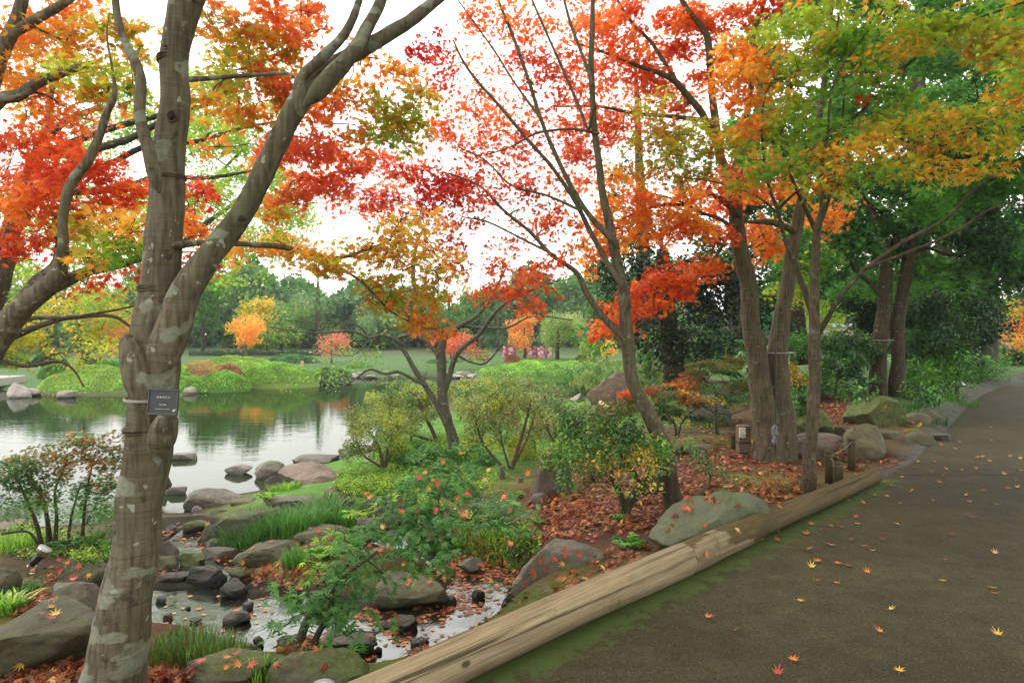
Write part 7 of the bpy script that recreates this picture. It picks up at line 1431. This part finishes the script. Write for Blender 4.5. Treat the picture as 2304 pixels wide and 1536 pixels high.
ROCKL = [(90, 1390, 'b', 'on the huge flat-topped boulder'), (122, 1395, 'r', 'curled on the huge flat-topped boulder, right of the brown one'), (124, 1390, 'y', 'on top of the curled red leaf of the huge flat-topped boulder'), (50, 1496, 'y', 'bright on the leaf carpet at the bottom left corner'),
 (180, 1248, 'r', 'on top of the round mossy boulder left of the trunk'), (155, 1270, 'o', 'on the moss of the round boulder left of the trunk'), (178, 1274, 'r', 'small on the moss of the round boulder left of the trunk'), (140, 1288, 'r', 'on the left flank of the round mossy boulder'), (108, 1300, 'y', 'on the soil below the garden spotlight'), (68, 1308, 'y', 'on the soil left of the grey boulder'), (100, 1316, 'r', 'on the soil between the spotlight and the grey boulder'), (70, 1325, 'y', 'under the fern below the spotlight'), (160, 1310, 'r', 'on the top edge of the grey boulder'), (200, 1294, 'y', 'balanced on top of the grey boulder'), (60, 1345, 'r', 'at the upper edge of the huge boulder'), (95, 1357, 'y', 'tucked at the upper edge of the huge boulder'), (25, 1375, 'y', 'on the leaf heap at the left edge'), (40, 1365, 'o', 'on the leaf heap at the left edge'),
 (607, 1222, 'r', 'on top of the large peaked boulder'), (550, 1240, 'o', 'on the left shoulder of the large peaked boulder'), (570, 1236, 'o', 'beside the ridge of the large peaked boulder'), (550, 1268, 'y', 'on the left foot of the large peaked boulder'), (508, 1255, 'o', 'on the flat wet stone'), (493, 1265, 'r', 'on the flat wet stone, lower one'), (585, 1282, 'o', 'on the bright moss cushion rock'), (670, 1240, 'o', 'right of the large peaked boulder'), (532, 1376, 'o', 'on the olive stone in the pool'), (562, 1388, 'o', 'on the right edge of the olive stone in the pool'),
 (515, 1483, 'o', 'large on the broad mossy boulder at the bottom'), (540, 1500, 'o', 'on the broad mossy boulder at the bottom, right one'), (560, 1502, 'r', 'small on the broad mossy boulder at the bottom'), (505, 1508, 'o', 'low on the broad mossy boulder at the bottom'), (528, 1478, 'r', 'on the crest of the broad mossy boulder at the bottom'), (455, 1490, 'r', 'on the left of the broad mossy boulder at the bottom'),
 (905, 1275, 'y', 'on the big rounded stream boulder'), (920, 1320, 'r', 'on the front of the big rounded stream boulder'), (918, 1308, 'o', 'on the middle of the big rounded stream boulder'), (965, 1310, 'r', 'on the right of the big rounded stream boulder'),
 (1250, 1258, 'r', 'on the pale slanting boulder, by its left shoulder'), (1268, 1270, 'y', 'on the pale slanting boulder, middle'), (1232, 1285, 'r', 'on the pale slanting boulder, lower middle'), (1206, 1296, 'o', 'on the pale slanting boulder, lower left'), (1200, 1285, 'r', 'on the left end of the pale slanting boulder'), (1272, 1250, 'r', 'on the pale slanting boulder, upper middle'), (1276, 1240, 'r', 'high on the pale slanting boulder'), (1304, 1255, 'r', 'on the pale slanting boulder, right of the middle'), (1330, 1222, 'r', 'near the peak of the pale slanting boulder'), (1318, 1216, 'r', 'on the peak of the pale slanting boulder'), (1336, 1212, 'r', 'right at the peak of the pale slanting boulder'), (1218, 1268, 'r', 'on the upper left slope of the pale slanting boulder'), (1178, 1318, 'r', 'at the foot of the pale slanting boulder'),
 (1543, 1149, 'r', 'alone on the triangular green-grey boulder'), (1660, 1146, 'b', 'on the right edge of the triangular green-grey boulder'), (700, 1190, 'r', 'on the long low rock, left'), (735, 1192, 'o', 'on the long low rock, centre'), (760, 1188, 'r', 'on the long low rock, right of centre'), (782, 1186, 'r', 'on the right end of the long low rock'), (715, 1200, 'r', 'on the face of the long low rock'), (1990, 915, 'o', 'on the mossy mound rock'), (2052, 953, 'o', 'on the rounded rock right of the mossy mound')]
for a in ROCKL: single(a[0], a[1], a[2], a[3], 'maple leaves resting on rocks and soil', .078)
rr = random.Random(12); WD = []
for i, (px, py) in enumerate([(430, 1341), (411, 1367), (488, 1341), (370, 1365), (385, 1415), (402, 1408), (448, 1370), (460, 1380), (420, 1390), (395, 1378), (442, 1400), (585, 1360), (590, 1345), (575, 1380), (600, 1372), (520, 1430), (540, 1420), (470, 1420), (505, 1418), (610, 1395), (580, 1400), (420, 1432), (372, 1400)]):
    single(px, py, rr.choice('oryyp'), 'floating on the bright pool, ' + ('by the big trunk' if px < 410 else 'in its left half' if px < 480 else 'around the olive stone' if px < 560 else 'toward the green maple') + (', far side' if py < 1370 else ', near side'), 'maple leaves floating on the pool', .07, 'water')
for i in range(110):
    px = rr.uniform(760, 1150); py = rr.uniform(1280, 1500)
    if px + (py - 1280) * 1.6 > 1240 or px < 1000 and py < 1385: continue
    single(px, py, rr.choice('ooorrbp'), 'in the stream near the ' + ('big rounded boulder' if px < 980 else 'pale slanting boulder') + (', upper part' if py < 1380 else ', lower part'), 'maple leaves floating down the stream', .07, 'water')
for px, py, c in [(960, 1065, 'y'), (975, 1080, 'o'), (985, 1095, 'r'), (968, 1100, 'o'), (1035, 1020, 'o'), (1098, 1058, 'y'), (1000, 1045, 'o'), (1050, 1115, 'r'), (945, 1080, 'r'), (905, 1150, 'r'), (830, 1120, 'o'), (825, 1112, 'o'), (858, 1190, 'y'), (1032, 1120, 'r'), (985, 1150, 'r'), (1005, 1165, 'b'), (1090, 1085, 'p'), (1130, 1120, 'o'), (1150, 1150, 'r'), (940, 1155, 'b'), (1045, 1165, 'o'), (1150, 1222, 'o'), (1190, 1070, 'o')]:
    d = 5.05 - (py - 1020) * .0037; p = P(px, py, d * .93); r = random.Random(px)
    single(px, py, c, f'caught {"high" if py < 1090 else "midway"} in the young green maple, {"left" if px < 950 else "centre" if px < 1060 else "right"} side', 'fallen leaves caught in the young green maple', .062, (p, np.array([r.uniform(-.3, .3), -.7, .6])))
print('single leaves', NL[0])

# ---------------------------------------------------------------- small built things
def text_part(root, s, loc, size, R, name='lettering', mat='white'):
    cu = bpy.data.curves.new('t', 'FONT'); cu.body = s; cu.size = size; cu.align_x = 'CENTER'; cu.align_y = 'CENTER'; cu.extrude = .0004
    o = bpy.data.objects.new('t', cu); C.objects.link(o); bpy.context.view_layer.update()
    me = bpy.data.meshes.new_from_object(o.evaluated_get(bpy.context.evaluated_depsgraph_get())); bpy.data.objects.remove(o)
    me.materials.clear(); me.materials.append(M[mat]); p = bpy.data.objects.new(name, me); C.objects.link(p); p.parent = root; p.location = loc
    return p
# name plate on the big maple: centre (368,904)
c = P(368, 904, 3.20)
pl = thing('name_plate', 'black tree name plate with white Japanese lettering strapped to the big maple', 'sign', c, None, (math.radians(-6), math.radians(2), math.radians(4)))
W_, H_ = .134, .118
mb = MB(); box(mb, (0, 0, 0), (W_, .012, H_), bev=.002); mb.obj('plate_face', M['blackplastic'], pl)
mb = MB(); t = .008
box(mb, (0, -.006, H_ / 2 - t / 2 + .001), (W_ + .006, .014, t), bev=.002); box(mb, (0, -.006, -H_ / 2 + t / 2 - .001), (W_ + .006, .014, t + .002), bev=.002)
for s in (-1, 1): box(mb, (s * (W_ / 2 - t / 2 + .002), -.0055, 0), (t * .7, .0135, H_ - 2 * t), bev=.002)
mb.obj('plate_frame', plain('plate_frame_plastic', (.03, .037, .035), .25), pl)
for s, z, sz in (('オオモミジ', .021, .0125), ('カエデ科', -.013, .0078), ('Acer palmatum var. amoenum', -.0325, .0052)):
    p = text_part(pl, s, (0, -.0072, z), sz, None); p.rotation_euler = (math.radians(90), 0, 0)
mb = MB()
for k, (dx, dz) in enumerate(((-.004, .001), (.0, -.003), (.004, .003))): box(mb, (.052 + dx, -.0075, -.038 + dz), (.0045, .001, .006), R=roty(.6 * (k - 1)))
mb.obj('white_sticker', M['white'], pl)
mb = MB(); q = []
for k in range(60):
    a = k / 60 * 2 * math.pi; cc = P(344, 893, 3.36); q.append(cc + [math.cos(a) * .126, math.sin(a) * .126, .006 * math.sin(a)])
q.append(q[0]); q = np.array(q)
for dz in (0, -.007): tube(mb, q - c + [0, 0, dz], [.0028] * len(q), 6)
mb.obj('strap', M['wire'], pl)
pl.rotation_euler = (0, 0, 0); 
for ch in pl.children:
    if ch.name.split('.')[0] != 'strap':
        from mathutils import Matrix
        Rm = Matrix.Rotation(math.radians(6), 4, 'Z') @ Matrix.Rotation(math.radians(-7), 4, 'X') @ Matrix.Rotation(math.radians(2.5), 4, 'Y')
        ch.matrix_basis = Rm @ ch.matrix_basis

def stake(px, py, pyt, wpx, label, zb=0, pal='post', dz=None, col=(1, 1, 1)):
    d = dz or dep(py, zb); b = P(px, py, d); h = (py - pyt) / F * d; r = wpx / 2 / F * d
    root = thing('wooden_stake', label, 'stake', b, 'round wooden stakes of the rope fence'); mb = MB()
    tube(mb, [[0, 0, -.1], [0, 0, h * .5], [.002, 0, h - .008], [.002, 0, h]], [r, r, r, r * .9], 14, col, .03); mb.obj('stake_shaft', M['post'], root)
    mb = MB(); tube(mb, [[r * 1.03 * math.cos(a), r * 1.03 * math.sin(a), h * .86] for a in np.linspace(0, 6.283, 14)], [.003] * 14, 5); mb.obj('rope_loop', M['rope'], root)
    return b, h
gcol = (.42, .5, .3)
S1 = stake(1865, 1078, 1014, 18, 'tallest mossy stake beside the slim trunk', .0, col=gcol)
S2 = stake(1886, 1088, 1040, 20, 'short thick stake right behind the end of the log', .0, col=gcol)
S3 = stake(1916, 1044, 986, 17, 'dark leaning stake in front of the angular boulder', .0, col=gcol)
S4 = stake(1651, 1010, 972, 14, 'stake just left of the wooden post with the socket', -.03, col=gcol)
S5 = stake(1130, 1078, 1048, 12, 'stake among the upper leaves of the young green maple', -.38)
S6 = stake(1171, 1100, 1074, 12, 'stake left of the sloping purple-grey rock', -.36)
S7 = stake(1236, 1036, 1018, 10, 'small stake behind the tall sloping purple-grey rock', -.3)
S8 = stake(1287, 936, 925, 9, 'little stake beyond the brown signboard', -.25)
S9 = stake(1236, 930, 916, 8, 'little stake among the azalea tops', -.3)
mb = MB()
def rp(a, b, sag=.04):
    a = np.asarray(a); b = np.asarray(b); t = np.linspace(0, 1, 12)[:, None]; q = a * (1 - t) + b * t; q[:, 2] -= (np.sin(t * 3.14) * sag)[:, 0]; tube(mb, q, [.004] * 12, 5)
top = lambda S: S[0] + [0, 0, S[1] * .86]
rp(top(S5), top(S6)); rp(top(S6), top(S7), .06); rp(top(S4), P(1560, 981, 8.6)); rp(top(S4), P(1730, 992, 8.2), .02); rp(P(1770, 994, 8.2), top(S3), .05); rp(top(S3), top(S1), .03); rp(top(S1), top(S2), .02)
tag(mb.obj('rope', M['rope'], loc=top(S4)), 'thin sagging rope strung low between the stakes', 'rope')
# wooden post with socket box
d = dep(1022, -.02); b = P(1672, 1022, d); r0 = thing('socket_post', 'weathered wooden post carrying a grey outdoor socket box', 'post', b)
w_ = 26 / F * d; h = 66 / F * d; mb = MB(); box(mb, (0, 0, h / 2 - .03), (w_, w_, h + .06), bev=.008); mb.obj('post_body', M['post'], r0)
mb = MB(); box(mb, (0, 0, h * .42), (w_ + .008, w_ + .008, .018), bev=.003); box(mb, (0, 0, .03), (w_ + .008, w_ + .008, .016), bev=.003); mb.obj('iron_band', M['blackplastic'], r0)
mb = MB(); box(mb, (-w_ * .28, -w_ / 2 - .02, h * .78), (.07, .04, .12), bev=.006); box(mb, (-w_ * .28, -w_ / 2 - .045, h * .74), (.05, .02, .05), R=rotx(.35), bev=.004); sb_ = mb.obj('socket_box', M['greyplastic'], r0)
mb = MB(); box(mb, (-w_ * .28, -w_ / 2 - .056, h * .80), (.055, .006, .05), R=rotx(-.3), bev=.002); mb.obj('socket_cover', M['greyplastic'], sb_)
mb = MB(); w0 = P(1500, 1068, 6.3); w1 = P(1512, 1112, 6.3); w2 = P(1524, 1150, 6.3)
tube(mb, [w0 + [0, 0, .004], w0, w1, w2], [.072, .082, .09, .104], 24, (.55, .55, .5), .03, 2, res=3)
tag(mb.obj('trunk_wrap', M['bark2'], loc=w2), 'stiff grey-brown bark mat wrapped round the foot of the slim leaning maple', 'wrap')
# information stand at the path bend
d = dep(905, .02); b = P(2153, 905, d); r0 = thing('information_stand', 'low tilted information board on a short dark leg at the path bend', 'sign', b)
mb = MB(); box(mb, (0, 0, .17), (.05, .05, .36), bev=.005); box(mb, (0, .02, .33), (.08, .12, .03), bev=.004); mb.obj('leg', M['blackplastic'], r0)
mb = MB(); box(mb, (0, 0, .385), (.28, .2, .022), R=rotx(.5), bev=.004); mb.obj('board_tray', M['blackplastic'], r0)
mb = MB(); box(mb, (0, -.006, .3985), (.262, .18, .006), R=rotx(.5), bev=.001); mb.obj('board_sheet', plain('board_sheet', (.55, .58, .6), .3), r0)
# small white label on a stake by the pond, brown signboard, bamboo spout
b = P(828, 1040, 10.2); r0 = thing('plant_label', 'small tilted white plant label on a thin leg under the leftmost azalea', 'sign', b); mb = MB(); box(mb, (0, 0, .12), (.11, .006, .09), R=rotx(-.35) @ roty(.25), bev=.001); mb.obj('label_plate', M['white'], r0)
mb = MB(); box(mb, (-.02, 0, .03), (.09, .006, .06), R=rotx(-.9) @ roty(.1), bev=.001); mb.obj('lower_plate', M['greypaint'], r0); mb = MB(); tube(mb, [(0, 0.01, -.1), (0, .01, .12)], [.004, .004], 6); mb.obj('leg', M['wire'], r0)
d = 9.0; b = P(1294, 962, d); r0 = thing('signboard', 'small brown tilted signboard behind the shrub with yellow leaves', 'sign', b); mb = MB(); box(mb, (0, 0, .06), (.17, .02, .11), R=rotx(-.5), bev=.003); mb.obj('board_face', plain('sign_brown', (.16, .12, .08), .5), r0)
mb = MB(); box(mb, (0, .01, .118), (.18, .03, .012), R=rotx(-.5), bev=.002); mb.obj('top_trim', M['greyplastic'], r0); mb = MB(); tube(mb, [(0, .02, -.2), (0, .02, .06)], [.012, .012], 8); mb.obj('leg', M['post'], r0)
b = P(1362, 912, 8.4); r0 = thing('bamboo_spout', 'cut bamboo spout jutting from the tilted rock slab', 'spout', b)
R_ = rotz(math.radians(-62)) @ roty(math.radians(14)); mb = MB(); L_ = .2; t_ = np.linspace(0, 1, 22); q = np.stack([(t_ - .55) * L_, t_ * 0, t_ * 0], 1); rd = np.full(22, .026); rd[[6, 7]] = .029
tube(mb, q @ R_.T, rd, 18); mb.obj('bamboo_tube', M['bamboo'], r0); mb = MB(); e = np.array([L_ * .45, 0, 0]); tube(mb, [(e + [.0005, 0, 0]) @ R_.T, (e + [.0025, 0, 0]) @ R_.T], [.02, .02], 18); mb.obj('dark_mouth', plain('bamboo_end', (.25, .17, .08), .7), r0)
mb = MB(); tube(mb, [(.03, -.03, -.14), (.03, -.03, -.01)], [.028, .026], 10, bump=.1); mb.obj('prop', M['post'], r0)
# garden spotlight
b = castpx(72, 1292)[0]; d = b[1]; r0 = thing('garden_spotlight', 'black garden spotlight with a silver rim aimed up at the trees, left edge', 'lamp', b)
sc_ = d / F; ax = norm(np.array([22., 8., 30.])); mb = MB()
base = np.array([0, 0, 22.]) * sc_
def ax_p(t): return base + ax * t * sc_
tube(mb, [ax_p(-2), ax_p(2), ax_p(24), ax_p(28)], np.array([5, 8, 9, 8.5]) * sc_, 18); mb.obj('lamp_body', M['blackplastic'], r0)
mb = MB(); tube(mb, [ax_p(26), ax_p(32), ax_p(40), ax_p(43)], np.array([9, 13, 15.5, 16]) * sc_, 22); hd = mb.obj('lamp_head', M['steel'], r0)
mb = MB(); tube(mb, [ax_p(43), ax_p(43.8)], np.array([13.5, 13.3]) * sc_, 22); mb.obj('lamp_glass', plain('lamp_glass', (.5, .52, .55), .1), hd)
mb = MB(); 
for s in (-1, 1): tube(mb, [np.array([s * 9, 0, -4]) * sc_, np.array([s * 9, 0, 16]) * sc_, base + np.array([s * 9, 0, 0]) * sc_], np.array([2, 2, 2]) * sc_, 6)
tube(mb, [np.array([-9, 0, 2]) * sc_, np.array([9, 0, 2]) * sc_], np.array([2.2, 2.2]) * sc_, 6); mb.obj('bracket', M['steel'], r0)
# steel cap at the bottom
b = G(727, 1545, -.12); d = b[1]; sc_ = d / F; r0 = thing('steel_cap', 'round brushed steel cap at the bottom edge beside the log', 'lamp', b); mb = MB()
tube(mb, np.array([[0, 0, -30], [0, 0, -2], [0, 0, 0], [0, 0, 5], [0, 0, 7]]) * sc_, np.array([24, 24, 27, 27, 25]) * sc_, 36); mb.obj('cap_body', M['steel'], r0)
mb = MB(); tube(mb, np.array([[0, 0, 7], [0, 0, 8]]) * sc_, np.array([21, 20]) * sc_, 36); mb.obj('cap_lens', plain('cap_lens', (.35, .36, .38), .15), r0)
# things fixed to the double-trunk maple
mb = MB(); tube(mb, [P(1744, 700, 8.0), P(1745, 745, 7.97), P(1746, 850, 7.95), P(1745, 960, 7.92), P(1744, 1010, 7.9)], [.008] * 5, 6, res=4)
tag(mb.obj('cable', M['blackplastic'], loc=P(1744, 1010, 7.9)), 'black cable running down between the two trunks of the stout maple', 'cable')
rng = np.random.RandomState(6); mb = MB(); c = P(1743, 978, 7.86); V = []; K = []
for j in range(15):
    t = j / 14
    for s in range(6):
        w_ = (.024 * math.sin(3.14 * min(1, t * 1.25)) + .012) if t < .62 else .01 + .08 * (t - .62)
        V.append(c + [(s / 5 - .5) * 2 * w_ + rng.normal() * .006, rng.normal() * .012, .11 - t * .2 + rng.normal() * .004])
mb.add(V, [q for j in range(14) for s in range(5) for q in (6 * j + s, 6 * j + s + 1, 6 * j + s + 7, 6 * j + s + 6)], [4] * 70, (.2, .215, .24))
o = mb.obj('crumpled_tape', M['cloth'], loc=c); m_ = o.modifiers.new('thickness', 'SOLIDIFY'); m_.thickness = .003
tag(o, 'crumpled grey wrap tied to the cable at the foot of the stout double-trunk maple', 'wrap')
def band(px, py, d, rpx, label, nm='wire_band'):
    mb = MB(); c = P(px, py, d); r = rpx / F * d; q = [c + [math.cos(a) * r, math.sin(a) * r, 0] for a in np.linspace(0, 6.283, 30)]; tube(mb, q, [.006] * 30, 5); tag(mb.obj(nm, M['wire'], loc=c), label, 'wire')
band(1754, 793, 8.25, 33, 'pale wire ring round the right stem of the double-trunk maple')
band(1978, 765, 13, 29, 'pale wire ring round the left stem of the twin-trunk maple')

# ---------------------------------------------------------------- the air over the pond
def haze():
    mb = MB(); box(mb, (0, 38, 7.), (304, 200, 20.)); m = bpy.data.materials.new('haze_air'); m.use_nodes = True; n = m.node_tree.nodes; n.clear()
    o = n.new('ShaderNodeOutputMaterial'); v = n.new('ShaderNodeVolumePrincipled'); v.inputs['Color'].default_value = (.93, .96, 1, 1); v.inputs['Density'].default_value = .0007; v.inputs['Anisotropy'].default_value = .2
    m.node_tree.links.new(v.outputs[0], o.inputs['Volume']); h = mb.obj('haze', m, kind='stuff'); tag(h, 'thin pale autumn haze over the pond and far trees', 'haze')
if HAZE: haze()
